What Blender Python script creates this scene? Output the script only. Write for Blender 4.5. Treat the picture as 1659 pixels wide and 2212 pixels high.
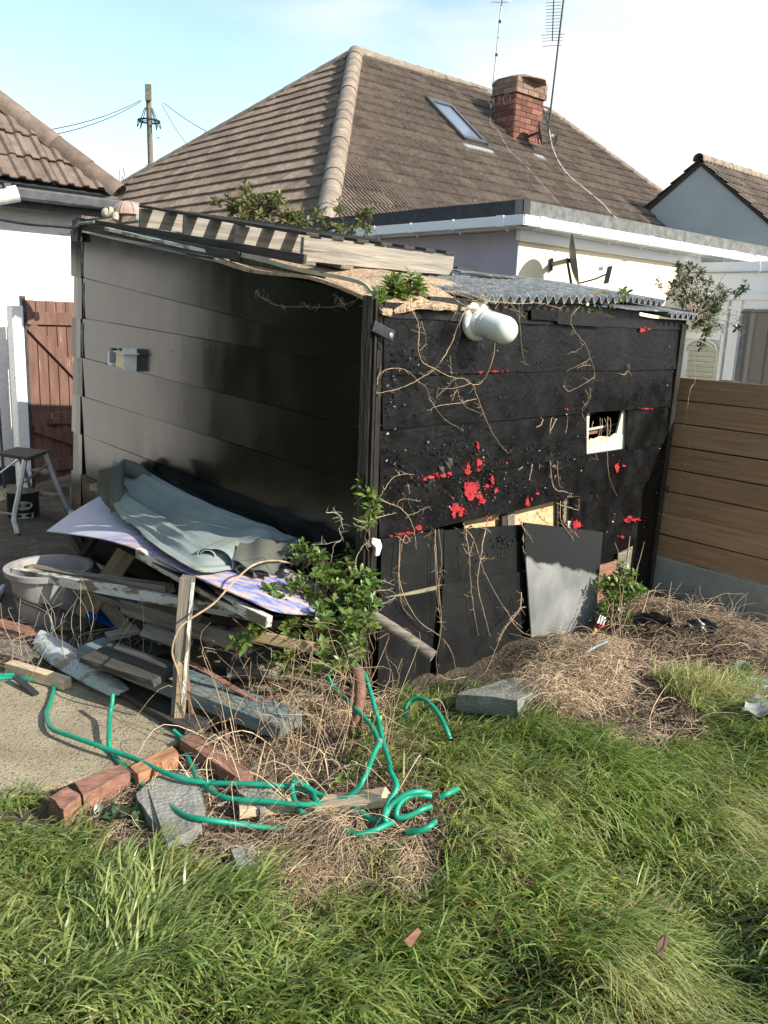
import bpy, bmesh, math, random
import numpy as np
from mathutils import Vector, Matrix, noise as mnoise
random.seed(7); rng=np.random.default_rng(7)
for o in list(bpy.data.objects): bpy.data.objects.remove(o)
S=bpy.context.scene; COL=S.collection

# ------------------------------------------------------------------ camera
W,H,F,HC=1659.,2212.,1820.,1.8
down=np.array([-336.,-8000.,-F]); down/=np.linalg.norm(down); up_=-down
_f=np.array([0,0,-1.]); fy=_f-up_*np.dot(_f,up_); fy/=np.linalg.norm(fy); fx=np.cross(fy,up_)
M=np.array([fx,fy,up_]); CAM=np.array([0,0,HC])
cd=bpy.data.cameras.new('camera'); cam=bpy.data.objects.new('camera',cd); COL.objects.link(cam)
cam.matrix_world=Matrix([[*M[0],0],[*M[1],0],[*M[2],HC],[0,0,0,1]])
cd.sensor_fit='VERTICAL'; cd.sensor_height=24; cd.lens=24*F/H; cd.clip_start=.05; cd.clip_end=600
S.camera=cam
# ------------------------------------------------------------------ world and sun
SUN_AZ,SUN_EL=math.radians(117.5),math.radians(32)
w=bpy.data.worlds.new('World'); S.world=w; w.use_nodes=True
nt=w.node_tree; nt.nodes.clear(); N=nt.nodes.new; Lk=nt.links.new
out=N('ShaderNodeOutputWorld'); bg=N('ShaderNodeBackground'); bg.inputs[1].default_value=.076
sky=N('ShaderNodeTexSky'); sky.sky_type='NISHITA'; sky.sun_disc=False
sky.sun_elevation=SUN_EL; sky.sun_rotation=SUN_AZ; sky.air_density=1.0; sky.dust_density=1.2
tc=N('ShaderNodeTexCoord'); mp=N('ShaderNodeMapping'); mp.inputs['Scale'].default_value=(1.0,1.0,4.0)
mp.inputs['Rotation'].default_value=(0.0,.12,.5)
Lk(tc.outputs['Generated'],mp.inputs[0])
nz=N('ShaderNodeTexNoise'); nz.inputs['Scale'].default_value=1.5; nz.inputs['Detail'].default_value=7; nz.inputs['Roughness'].default_value=.52
nz.inputs['Distortion'].default_value=.6
Lk(mp.outputs[0],nz.inputs['Vector'])
sx=N('ShaderNodeSeparateXYZ'); Lk(tc.outputs['Generated'],sx.inputs[0])
def mth(op,a,b,c=None):
    m=N('ShaderNodeMath'); m.operation=op
    for i,v in enumerate((a,b,c)):
        if v is None: continue
        if isinstance(v,(int,float)): m.inputs[i].default_value=v
        else: Lk(v,m.inputs[i])
    return m.outputs[0]
# cloud cover thickens towards the east (x) and the horizon
cov=mth('ADD',nz.outputs['Fac'],mth('MULTIPLY',sx.outputs['X'],.85))
cov=mth('SUBTRACT',cov,mth('MULTIPLY',sx.outputs['Z'],.62))
cr=N('ShaderNodeMapRange'); cr.interpolation_type='SMOOTHSTEP'; Lk(cov,cr.inputs[0]); cr.inputs[1].default_value=.17; cr.inputs[2].default_value=.62
mx=N('ShaderNodeMix'); mx.data_type='RGBA'; Lk(cr.outputs[0],mx.inputs[0])
sc=N('ShaderNodeMix'); sc.data_type='RGBA'; sc.blend_type='MULTIPLY'; sc.inputs[0].default_value=1
Lk(sky.outputs[0],sc.inputs[6]); sc.inputs[7].default_value=(2.7,2.75,2.35,1)
Lk(sc.outputs[2],mx.inputs[6]); mx.inputs[7].default_value=(9.9,10.2,10.3,1)
Lk(mx.outputs[2],bg.inputs[0]); Lk(bg.outputs[0],out.inputs[0])
sd=bpy.data.lights.new('sun','SUN'); sd.energy=5.0; sd.angle=math.radians(.5); sd.color=(1,.93,.82)
so=bpy.data.objects.new('sun',sd); COL.objects.link(so)
sv=Vector((math.sin(SUN_AZ)*math.cos(SUN_EL),math.cos(SUN_AZ)*math.cos(SUN_EL),math.sin(SUN_EL)))
so.rotation_euler=sv.to_track_quat('Z','Y').to_euler(); so.location=(6,-4,8)
S.view_settings.view_transform='Standard'; S.view_settings.look='None'; S.view_settings.gamma=1
S.view_settings.exposure=0.62
S.render.engine='CYCLES'

# ------------------------------------------------------------------ picture -> place
def ray(px,py):
    d=M@np.array([px-W/2,-(py-H/2),-F]); return d/np.linalg.norm(d)
def G(px,py,z=0.): d=ray(px,py); return Vector(CAM+d*((z-HC)/d[2]))
def Pl(px,py,o,n):
    d=ray(px,py); n=np.array(n); return Vector(CAM+d*(np.dot(np.array(o)-CAM,n)/np.dot(d,n)))
def Y(px,py,y): d=ray(px,py); return Vector(CAM+d*(y/d[1]))
def V(*a): return Vector(a)
def dirv(a): a=math.radians(a); return Vector((math.sin(a),math.cos(a),0))
B0=G(775,1490)
Rv=Vector(ray(2715,771)).normalized(); Lv=Vector(ray(-1033,476)).normalized(); Uv=-Vector(ray(195,9400)).normalized()
nR=Rv.cross(Uv).normalized(); nR=nR if nR.y<0 else -nR
nL=Lv.cross(Uv).normalized(); nL=nL if nL.y<0 else -nL
def wR(px,py,off=0.): return Pl(px,py,B0+nR*off,nR)
def wL(px,py,off=0.): return Pl(px,py,B0+nL*off,nL)
rt0,rt1,rt2=V(-.057,3.947,1.90),V(2.055,5.991,1.893),V(-2.262,6.175,2.349)
nT=(rt1-rt0).cross(rt2-rt0).normalized(); nT=nT if nT.z>0 else -nT
RT=(rt1-rt0).normalized(); LT=(rt2-rt0).normalized()
def rf(px,py,off=0.): return Pl(px,py,rt0+nT*off,nT)

# ------------------------------------------------------------------ materials
MATS={}
def mat(name,c1,c2=None,rough=.6,scale=6.,stretch=(1,1,1),bump=.2,bscale=40.,spec=.5,metal=0.,c3=None,c3t=(.6,.7),c3s=3.,
        island=0.,hueisland=0.,detail=6,dist=.01,trans=0.,rough2=None,objrand=0.,coat=0.):
    m=bpy.data.materials.new(name); m.use_nodes=True; n=m.node_tree; nn=n.nodes; l=n.links.new
    bs=nn['Principled BSDF']; t=nn.new('ShaderNodeTexCoord'); mp=nn.new('ShaderNodeMapping'); mp.inputs['Scale'].default_value=stretch
    oi=nn.new('ShaderNodeObjectInfo')
    ad=nn.new('ShaderNodeVectorMath'); ad.operation='ADD'; l(t.outputs['Object'],ad.inputs[0])
    cmb=nn.new('ShaderNodeCombineXYZ')
    mm=nn.new('ShaderNodeMath'); mm.operation='MULTIPLY'; l(oi.outputs['Random'],mm.inputs[0]); mm.inputs[1].default_value=37.
    for i in range(3): l(mm.outputs[0],cmb.inputs[i])
    l(cmb.outputs[0],ad.inputs[1]); l(ad.outputs[0],mp.inputs[0])
    z=nn.new('ShaderNodeTexNoise'); z.inputs['Scale'].default_value=scale; z.inputs['Detail'].default_value=detail; z.inputs['Roughness'].default_value=.6
    l(mp.outputs[0],z.inputs['Vector'])
    rp=nn.new('ShaderNodeValToRGB'); rp.color_ramp.elements[0].position=.34; rp.color_ramp.elements[1].position=.66
    rp.color_ramp.elements[0].color=(*c1,1); rp.color_ramp.elements[1].color=(*(c2 or c1),1); l(z.outputs['Fac'],rp.inputs[0])
    col=rp.outputs[0]
    if c3:
        z3=nn.new('ShaderNodeTexNoise'); z3.inputs['Scale'].default_value=c3s; z3.inputs['Detail'].default_value=8; z3.inputs['Roughness'].default_value=.65
        l(mp.outputs[0],z3.inputs['Vector'])
        mr=nn.new('ShaderNodeMapRange'); l(z3.outputs['Fac'],mr.inputs[0]); mr.inputs[1].default_value=c3t[0]; mr.inputs[2].default_value=c3t[1]
        x=nn.new('ShaderNodeMix'); x.data_type='RGBA'; l(mr.outputs[0],x.inputs[0]); l(col,x.inputs[6]); x.inputs[7].default_value=(*c3,1); col=x.outputs[2]
        m['c3mask']=1
    if island or objrand:
        hs=nn.new('ShaderNodeHueSaturation'); l(col,hs.inputs['Color'])
        if island:
            gi=nn.new('ShaderNodeNewGeometry'); src=gi.outputs['Random Per Island']; amt=island
        else: src=oi.outputs['Random']; amt=objrand
        a=nn.new('ShaderNodeMapRange'); l(src,a.inputs[0]); a.inputs[3].default_value=1-amt; a.inputs[4].default_value=1+amt; l(a.outputs[0],hs.inputs['Value'])
        if hueisland:
            wn=nn.new('ShaderNodeTexWhiteNoise'); wn.noise_dimensions='1D'; l(src,wn.inputs['W'])
            b=nn.new('ShaderNodeMapRange'); l(wn.outputs[0],b.inputs[0]); b.inputs[3].default_value=.5-hueisland; b.inputs[4].default_value=.5+hueisland*.6; l(b.outputs[0],hs.inputs['Hue'])
        col=hs.outputs[0]
    l(col,bs.inputs['Base Color']); bs.inputs['Roughness'].default_value=rough; bs.inputs['Metallic'].default_value=metal
    bs.inputs['Specular IOR Level'].default_value=spec
    if coat: bs.inputs['Coat Weight'].default_value=coat; bs.inputs['Coat Roughness'].default_value=.15
    if rough2 is not None:
        zr=nn.new('ShaderNodeTexNoise'); zr.inputs['Scale'].default_value=scale*1.7; zr.inputs['Detail'].default_value=5; l(mp.outputs[0],zr.inputs['Vector'])
        mr2=nn.new('ShaderNodeMapRange'); l(zr.outputs['Fac'],mr2.inputs[0]); mr2.inputs[1].default_value=.35; mr2.inputs[2].default_value=.65
        mr2.inputs[3].default_value=rough; mr2.inputs[4].default_value=rough2; l(mr2.outputs[0],bs.inputs['Roughness'])
    if bump:
        zb=nn.new('ShaderNodeTexNoise'); zb.inputs['Scale'].default_value=bscale; zb.inputs['Detail'].default_value=6; l(mp.outputs[0],zb.inputs['Vector'])
        bp=nn.new('ShaderNodeBump'); bp.inputs['Strength'].default_value=bump; bp.inputs['Distance'].default_value=dist
        l(zb.outputs['Fac'],bp.inputs['Height']); l(bp.outputs[0],bs.inputs['Normal'])
    if trans:
        tr=nn.new('ShaderNodeBsdfTranslucent'); ms=nn.new('ShaderNodeMixShader'); ms.inputs[0].default_value=trans
        hb=nn.new('ShaderNodeMix'); hb.data_type='RGBA'; hb.blend_type='MULTIPLY'; hb.inputs[0].default_value=1; l(col,hb.inputs[6]); hb.inputs[7].default_value=(1.5,1.6,.7,1)
        l(hb.outputs[2],tr.inputs[0]); l(bs.outputs[0],ms.inputs[1]); l(tr.outputs[0],ms.inputs[2]); l(ms.outputs[0],nn['Material Output'].inputs[0])
    MATS[name]=m; return m

mat('black_gloss',(.0036,.0035,.0032),(.0058,.0056,.005),rough=.14,rough2=.21,scale=2.2,stretch=(1.3,1.3,.7),bump=.10,bscale=60,dist=.0022,spec=.48,c3=(.008,.007,.006),c3t=(.58,.75),c3s=4)
mat('black_tar',(.0018,.0018,.0022),(.0045,.0048,.0055),rough=.30,rough2=.55,scale=5,bump=.55,bscale=34,dist=.006,spec=.27,c3=(.009,.010,.0115),c3t=(.55,.66),c3s=5)
mat('tar_flake',(.003,.003,.004),(.008,.008,.009),rough=.28,bump=.3,bscale=60,spec=.45)
mat('black_trim',(.010,.009,.008),(.022,.018,.014),rough=.35,rough2=.6,scale=30,stretch=(1,1,.15),bump=.8,bscale=60,dist=.01)
mat('black_felt',(.02,.023,.027),(.035,.04,.046),rough=.75,scale=8,bump=.3,bscale=90)
mat('grey_felt',(.10,.105,.105),(.20,.205,.2),rough=.9,scale=12,bump=.5,bscale=90)
mat('black_panel',(.005,.0055,.006),(.010,.011,.0115),rough=.42,rough2=.60,scale=4,bump=.3,bscale=60,dist=.004,spec=.30,c3=(.020,.022,.022),c3t=(.62,.8),c3s=5)
mat('red_paint',(.26,.016,.022),(.48,.036,.042),rough=.6,scale=55,bump=.6,spec=.3,c3=(.03,.008,.008),c3t=(.57,.63),c3s=60)
mat('pale_board',(.52,.56,.45),(.60,.64,.53),rough=.6,scale=8,bump=.1)
mat('ply',(.52,.36,.19),(.66,.49,.29),rough=.7,scale=5,stretch=(1,1,6),bump=.2)
mat('chipboard',(.33,.22,.13),(.58,.43,.29),rough=.9,scale=42,stretch=(1,1,1),bump=1.,bscale=60,dist=.02,detail=3,c3=(.12,.08,.05),c3t=(.56,.72),c3s=7)
mat('pale_edge',(.36,.34,.22),(.50,.47,.33),rough=.7,scale=9,bump=.2)
mat('asbestos',(.14,.15,.15),(.33,.34,.34),rough=.9,scale=22,bump=.8,bscale=80,dist=.006,c3=(.45,.45,.42),c3t=(.6,.7),c3s=14)
mat('asbestos_dark',(.035,.042,.05),(.15,.165,.18),rough=.8,scale=14,bump=.8,bscale=60,dist=.006,c3=(.36,.38,.38),c3t=(.58,.68),c3s=10)
mat('wood_grey',(.10,.085,.068),(.25,.22,.18),rough=.85,scale=9,stretch=(.35,6,6),bump=.6,bscale=30,dist=.006)
mat('wood_pallet',(.20,.18,.15),(.39,.355,.30),rough=.85,scale=7,stretch=(.35,7,7),bump=.6,bscale=24,dist=.006,c3=(.09,.075,.055),c3t=(.60,.70),c3s=3)
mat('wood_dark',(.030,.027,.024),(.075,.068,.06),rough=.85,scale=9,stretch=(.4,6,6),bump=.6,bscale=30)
mat('wood_tan',(.27,.19,.105),(.46,.35,.21),rough=.8,scale=8,stretch=(.4,6,6),bump=.5,bscale=26,dist=.006)
mat('wood_blue',(.10,.135,.145),(.19,.235,.24),rough=.75,scale=7,stretch=(.4,5,5),bump=.5,bscale=30,c3=(.28,.20,.11),c3t=(.55,.68),c3s=3)
mat('wood_pale',(.50,.37,.24),(.68,.54,.38),rough=.75,scale=8,stretch=(.5,8,8),bump=.4)
mat('wood_red',(.19,.085,.058),(.32,.165,.115),rough=.85,scale=12,stretch=(.6,3,3),bump=.6,c3=(.30,.24,.19),c3t=(.60,.70),c3s=14)
mat('peel_white',(.56,.56,.52),(.68,.68,.64),rough=.6,scale=10,stretch=(.6,2,2),bump=.7,bscale=34,dist=.01,c3=(.20,.165,.12),c3t=(.49,.54),c3s=11)
mat('peel_mint',(.44,.52,.47),(.58,.58,.62),rough=.6,scale=3,stretch=(.6,1.5,1.5),bump=1.,bscale=22,dist=.02,c3=(.30,.25,.20),c3t=(.53,.57),c3s=8)
mat('fence_wood',(.33,.185,.095),(.47,.28,.155),rough=.75,scale=5,stretch=(.45,1,9),bump=.35,bscale=22,c3=(.15,.085,.05),c3t=(.60,.72),c3s=2.2,objrand=.15)
mat('gravel_board',(.31,.30,.25),(.44,.43,.365),rough=.9,scale=5,bump=.7,bscale=70,dist=.008,c3=(.17,.20,.13),c3t=(.55,.7),c3s=2.5)
mat('gate_red',(.12,.058,.043),(.205,.108,.082),rough=.75,scale=7,stretch=(3,3,.4),bump=.3,c3=(.40,.30,.23),c3t=(.62,.67),c3s=7)
mat('render_white',(.84,.85,.86),(.88,.88,.88),rough=.85,scale=4,bump=.8,bscale=26,dist=.02)
mat('render_cream',(.86,.76,.57),(.90,.81,.63),rough=.85,scale=3,bump=.15,bscale=60)
mat('render_lilac',(.40,.355,.40),(.46,.41,.455),rough=.85,scale=3,bump=.15,bscale=60,c3=(.33,.30,.31),c3t=(.58,.8),c3s=2)
mat('render_blue',(.42,.455,.465),(.47,.505,.515),rough=.85,scale=2,bump=.1)
mat('upvc',(.80,.80,.82),(.84,.84,.86),rough=.3,scale=2,bump=0)
mat('gutter_white',(.82,.83,.85),(.86,.87,.88),rough=.3,scale=2,bump=0)
mat('gutter_black',(.02,.024,.03),(.06,.066,.075),rough=.55,scale=10,bump=.2)
mat('tile_brown',(.115,.086,.066),(.215,.165,.130),rough=.9,scale=10,bump=.6,bscale=60,dist=.008,c3=(.40,.37,.31),c3t=(.64,.70),c3s=9,objrand=.25)
mat('tile_brown_mass',(.115,.086,.066),(.215,.165,.130),rough=.9,scale=10,bump=.6,bscale=60,dist=.008,c3=(.40,.37,.31),c3t=(.64,.70),c3s=9,island=.25)
mat('added_hedge_leaf',(.010,.018,.008),(.020,.030,.012),rough=.7,scale=4,bump=0,island=.4,spec=.2)
mat('tile_lichen',(.14,.105,.07),(.24,.185,.13),rough=.9,scale=10,bump=.6,bscale=60,c3=(.52,.36,.08),c3t=(.50,.62),c3s=5,objrand=.2)
mat('tile_red',(.120,.088,.070),(.205,.152,.122),rough=.9,scale=8,bump=.6,bscale=50,c3=(.075,.064,.057),c3t=(.58,.70),c3s=4,objrand=.18)
mat('ridge_tile',(.19,.15,.115),(.33,.27,.21),rough=.9,scale=9,bump=.6,bscale=50,c3=(.45,.42,.36),c3t=(.62,.70),c3s=10,objrand=.12)
mat('mortar',(.30,.26,.21),(.42,.37,.30),rough=.95,scale=20,bump=.7)
mat('brick_red',(.15,.058,.042),(.26,.108,.078),rough=.9,scale=14,bump=.5,objrand=.45,c3=(.10,.08,.07),c3t=(.54,.68),c3s=9)
mat('brick_cap',(.17,.10,.075),(.27,.20,.15),rough=.95,scale=14,bump=.6,objrand=.3,c3=(.40,.33,.14),c3t=(.6,.72),c3s=8)
mat('lead',(.24,.26,.29),(.34,.36,.39),rough=.5,scale=10,bump=.2)
mat('dark_metal',(.018,.020,.023),(.035,.037,.04),rough=.4,scale=12,bump=.1)
mat('dish_grey',(.06,.063,.068),(.085,.088,.095),rough=.5,scale=10,bump=.05)
mat('alu',(.30,.32,.34),(.46,.48,.50),rough=.42,scale=8,metal=.7,bump=.2)
mat('galv',(.30,.31,.32),(.45,.46,.47),rough=.4,scale=8,metal=.5,bump=.1)
mat('rust',(.13,.06,.04),(.24,.12,.085),rough=.75,scale=16,bump=.6,bscale=60)
mat('white_glass',(.78,.77,.69),(.84,.83,.76),rough=.18,scale=4,bump=0,coat=.5)
mat('white_chalk',(.66,.66,.63),(.78,.78,.75),rough=.7,scale=18,bump=.5)
mat('cream_plastic',(.72,.64,.38),(.80,.73,.48),rough=.5,bump=.1)
mat('tub_plastic',(.27,.26,.26),(.37,.355,.35),rough=.5,scale=5,bump=.1,c3=(.17,.15,.13),c3t=(.50,.72),c3s=5)
mat('blue_plastic',(.01,.06,.42),(.02,.14,.60),rough=.3,scale=8,bump=.6,bscale=14,dist=.03)
mat('green_plastic',(.10,.55,.05),(.15,.65,.08),rough=.4)
mat('clear_plastic',(.30,.32,.33),(.50,.52,.54),rough=.22,scale=9,bump=.9,bscale=16,dist=.03,trans=.35)
mat('hose_green',(.004,.235,.145),(.012,.30,.19),rough=.42,scale=20,bump=.1,c3=(.10,.20,.14),c3t=(.60,.72),c3s=16)
mat('cloth_grey',(.195,.235,.238),(.265,.305,.295),rough=.85,scale=3.5,bump=.25,bscale=260,dist=.002,c3=(.22,.26,.19),c3t=(.50,.7),c3s=2.5)
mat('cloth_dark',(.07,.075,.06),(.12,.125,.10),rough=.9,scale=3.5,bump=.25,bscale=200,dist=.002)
mat('concrete',(.27,.225,.15),(.40,.34,.235),rough=.95,scale=5,bump=.9,bscale=110,dist=.012,c3=(.17,.14,.10),c3t=(.55,.62),c3s=55,detail=8)
mat('concrete_grey',(.19,.19,.165),(.30,.295,.26),rough=.95,scale=9,bump=.9,bscale=60,dist=.012,c3=(.15,.16,.10),c3t=(.55,.7),c3s=5)
mat('soil',(.045,.034,.022),(.10,.078,.05),rough=1.,scale=8,bump=1.,bscale=50,dist=.03,c3=(.17,.13,.08),c3t=(.55,.65),c3s=20)
mat('far_grass',(.03,.05,.018),(.06,.08,.03),rough=1.,scale=2,bump=.5)
mat('grass',(.185,.265,.065),(.33,.38,.155),rough=.36,scale=1.6,bump=0,island=.42,hueisland=.045,trans=.35,spec=.5,c3=(.40,.37,.17),c3t=(.50,.74),c3s=1.6)
mat('grass_dark',(.10,.185,.036),(.17,.245,.06),rough=.4,scale=1.6,bump=0,island=.45,hueisland=.035,trans=.3,spec=.45)
mat('grass_dry',(.33,.215,.09),(.30,.26,.09),rough=.55,scale=2,bump=0,island=.4,hueisland=.03,trans=.25,spec=.3)
mat('straw',(.42,.31,.19),(.62,.49,.33),rough=.75,scale=5,bump=0,island=.5,hueisland=.015)
mat('straw_grey',(.17,.125,.083),(.38,.29,.20),rough=.8,scale=5,bump=0,island=.6,hueisland=.015)
mat('dead_leaf',(.07,.042,.026),(.19,.125,.08),rough=.8,scale=5,bump=0,island=.5,hueisland=.01)
mat('vine_tan',(.26,.18,.105),(.44,.33,.215),rough=.75,scale=14,bump=.2,island=.25)
mat('vine_grey',(.30,.26,.20),(.46,.41,.33),rough=.8,scale=14,bump=.2,island=.3)
mat('stem_brown',(.14,.095,.06),(.24,.17,.11),rough=.8,bump=.2,island=.3)
mat('leaf_green',(.080,.145,.028),(.155,.225,.055),rough=.34,scale=4,bump=0,island=.5,hueisland=.045,trans=.28,spec=.5)
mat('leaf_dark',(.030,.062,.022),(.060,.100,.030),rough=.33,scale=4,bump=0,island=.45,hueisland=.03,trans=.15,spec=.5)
mat('leaf_olive',(.085,.11,.03),(.15,.16,.05),rough=.4,scale=4,bump=0,island=.45,hueisland=.045,trans=.25,spec=.45)
mat('shell_pink',(.34,.20,.16),(.50,.33,.27),rough=.85,scale=9,bump=.5,c3=(.30,.29,.27),c3t=(.5,.65),c3s=8)
mat('shell_grey',(.30,.28,.22),(.50,.47,.38),rough=.85,scale=12,bump=.5)
mat('terracotta',(.33,.15,.075),(.45,.23,.12),rough=.85,scale=14,bump=.4,c3=(.20,.13,.09),c3t=(.55,.65),c3s=12)
mat('blind',(.55,.55,.42),(.62,.62,.5),rough=.7,bump=0)
mat('room_beige',(.55,.43,.30),(.60,.48,.34),rough=.8,bump=0)
mat('paper_label',(.42,.43,.36),(.5,.5,.42),rough=.7,bump=0)
mat('chrome',(.6,.62,.65),(.7,.72,.74),rough=.2,metal=.9,bump=0)
mat('card_orange',(.50,.22,.08),(.62,.33,.15),rough=.7,bump=.2)
def glass(name,col,rough=.03,alpha=.25):
    m=bpy.data.materials.new(name); m.use_nodes=True; n=m.node_tree; bs=n.nodes['Principled BSDF']
    bs.inputs['Base Color'].default_value=(*col,1); bs.inputs['Roughness'].default_value=rough; bs.inputs['Alpha'].default_value=alpha
    MATS[name]=m
glass('window_glass',(.10,.12,.14),.03,.35); glass('skylight_glass',(.14,.18,.25),.12,1.)
# painted sheet: bands of blue and salmon under pale lilac
def painted():
    m=bpy.data.materials.new('painted_sheet'); m.use_nodes=True; n=m.node_tree; nn=n.nodes; l=n.links.new; bs=nn['Principled BSDF']
    t=nn.new('ShaderNodeTexCoord'); z=nn.new('ShaderNodeTexNoise'); z.inputs['Scale'].default_value=6; z.inputs['Detail'].default_value=9; z.inputs['Roughness'].default_value=.62
    mp=nn.new('ShaderNodeMapping'); mp.inputs['Rotation'].default_value=(0,0,-.6); mp.inputs['Scale'].default_value=(1.1,3.2,3); l(t.outputs['Object'],mp.inputs[0]); l(mp.outputs[0],z.inputs['Vector'])
    z2=nn.new('ShaderNodeTexNoise'); z2.inputs['Scale'].default_value=2.2; z2.inputs['Detail'].default_value=5; l(mp.outputs[0],z2.inputs['Vector'])
    r=nn.new('ShaderNodeValToRGB'); e=r.color_ramp.elements; e[0].position=.44; e[0].color=(.17,.22,.48,1); e[1].position=.54; e[1].color=(.58,.33,.27,1)
    x=e.new(.50); x.color=(.36,.40,.60,1); x=e.new(.60); x.color=(.58,.50,.55,1)
    l(z.outputs['Fac'],r.inputs[0])
    at=nn.new('ShaderNodeAttribute'); at.attribute_name='along'
    f=nn.new('ShaderNodeMath'); f.operation='ADD'; l(at.outputs['Fac'],f.inputs[0]); 
    g=nn.new('ShaderNodeMath'); g.operation='MULTIPLY_ADD'; l(z2.outputs['Fac'],g.inputs[0]); g.inputs[1].default_value=.5; g.inputs[2].default_value=-.25; l(g.outputs[0],f.inputs[1])
    mr=nn.new('ShaderNodeMapRange'); l(f.outputs[0],mr.inputs[0]); mr.inputs[1].default_value=.20; mr.inputs[2].default_value=.34
    mx=nn.new('ShaderNodeMix'); mx.data_type='RGBA'; l(mr.outputs[0],mx.inputs[0]); mx.inputs[6].default_value=(.50,.50,.62,1); l(r.outputs[0],mx.inputs[7])
    z4=nn.new('ShaderNodeTexNoise'); z4.inputs['Scale'].default_value=9; z4.inputs['Detail'].default_value=8; l(mp.outputs[0],z4.inputs['Vector'])
    m4=nn.new('ShaderNodeMapRange'); l(z4.outputs['Fac'],m4.inputs[0]); m4.inputs[1].default_value=.56; m4.inputs[2].default_value=.72; m4.inputs[4].default_value=.6
    mx2=nn.new('ShaderNodeMix'); mx2.data_type='RGBA'; l(m4.outputs[0],mx2.inputs[0]); l(mx.outputs[2],mx2.inputs[6]); mx2.inputs[7].default_value=(.33,.30,.24,1)
    l(mx2.outputs[2],bs.inputs['Base Color']); bs.inputs['Roughness'].default_value=.55; MATS['painted_sheet']=m
painted()
# ribbed polycarbonate, its upper part painted black
def poly():
    m=bpy.data.materials.new('ribbed_sheet'); m.use_nodes=True; n=m.node_tree; nn=n.nodes; l=n.links.new; bs=nn['Principled BSDF']
    t=nn.new('ShaderNodeTexCoord'); s=nn.new('ShaderNodeSeparateXYZ'); l(t.outputs['Object'],s.inputs[0])
    z=nn.new('ShaderNodeTexNoise'); z.inputs['Scale'].default_value=9; z.inputs['Detail'].default_value=7; l(t.outputs['Object'],z.inputs['Vector'])
    a=nn.new('ShaderNodeMath'); a.operation='MULTIPLY_ADD'; l(z.outputs['Fac'],a.inputs[0]); a.inputs[1].default_value=.10; l(s.outputs['Y'],a.inputs[2])
    b=nn.new('ShaderNodeMath'); b.operation='MULTIPLY_ADD'; l(s.outputs['X'],b.inputs[0]); b.inputs[1].default_value=.12; l(a.outputs[0],b.inputs[2])
    mr=nn.new('ShaderNodeMapRange'); l(b.outputs[0],mr.inputs[0]); mr.inputs[1].default_value=.165; mr.inputs[2].default_value=.185
    z2=nn.new('ShaderNodeTexNoise'); z2.inputs['Scale'].default_value=4; z2.inputs['Detail'].default_value=6; l(t.outputs['Object'],z2.inputs['Vector'])
    r=nn.new('ShaderNodeValToRGB'); r.color_ramp.elements[0].position=.35; r.color_ramp.elements[1].position=.65
    r.color_ramp.elements[0].color=(.17,.175,.165,1); r.color_ramp.elements[1].color=(.30,.305,.295,1); l(z2.outputs['Fac'],r.inputs[0])
    mx=nn.new('ShaderNodeMix'); mx.data_type='RGBA'; l(mr.outputs[0],mx.inputs[0]); l(r.outputs[0],mx.inputs[6]); mx.inputs[7].default_value=(.016,.018,.019,1)
    l(mx.outputs[2],bs.inputs['Base Color']); bs.inputs['Roughness'].default_value=.42; MATS['ribbed_sheet']=m
    m2=m.copy(); m2.name='ribbed_plain'; MATS['ribbed_plain']=m2
    for q in m2.node_tree.nodes:
        if q.type=='MAP_RANGE': q.inputs[1].default_value=90; q.inputs[2].default_value=91
    for q in m2.node_tree.nodes:
        if q.type=='VALTORGB': q.color_ramp.elements[0].color=(.24,.22,.14,1); q.color_ramp.elements[1].color=(.36,.33,.22,1)
poly()

# ------------------------------------------------------------------ object helpers
def tag(o,label,cat,group=None,kind=None):
    o['label']=label; o['category']=cat
    if group: o['group']=group
    if kind: o['kind']=kind
    return o
def E(name,loc,label,cat,group=None):
    o=bpy.data.objects.new(name,None); o.empty_display_size=.1; o.location=Vector(loc); COL.objects.link(o); return tag(o,label,cat,group)
def wloc(p):
    v=Vector((0,0,0))
    while p is not None: v=v+p.location if p.type=='EMPTY' else v+p.matrix_basis.translation; p=p.parent
    return v
def pmat(p):
    m=Matrix.Identity(4)
    while p is not None:
        m=p.matrix_basis@m if p.type!='EMPTY' else Matrix.Translation(p.location)@m; p=p.parent
    return m
def link(name,me,m,parent=None,world=None,smooth=False):
    o=bpy.data.objects.new(name,me); COL.objects.link(o)
    if m is not None and len(me.materials)==0: me.materials.append(MATS[m] if isinstance(m,str) else m)
    if smooth: me.polygons.foreach_set('use_smooth',[True]*len(me.polygons))
    wm=world if world is not None else Matrix.Identity(4)
    if parent is not None: o.parent=parent; o.matrix_basis=pmat(parent).inverted()@wm
    else: o.matrix_basis=wm
    return o
def mesh(name,vs,fs):
    me=bpy.data.meshes.new(name); me.from_pydata([tuple(v) for v in vs],[],fs); me.update(); return me
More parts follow.
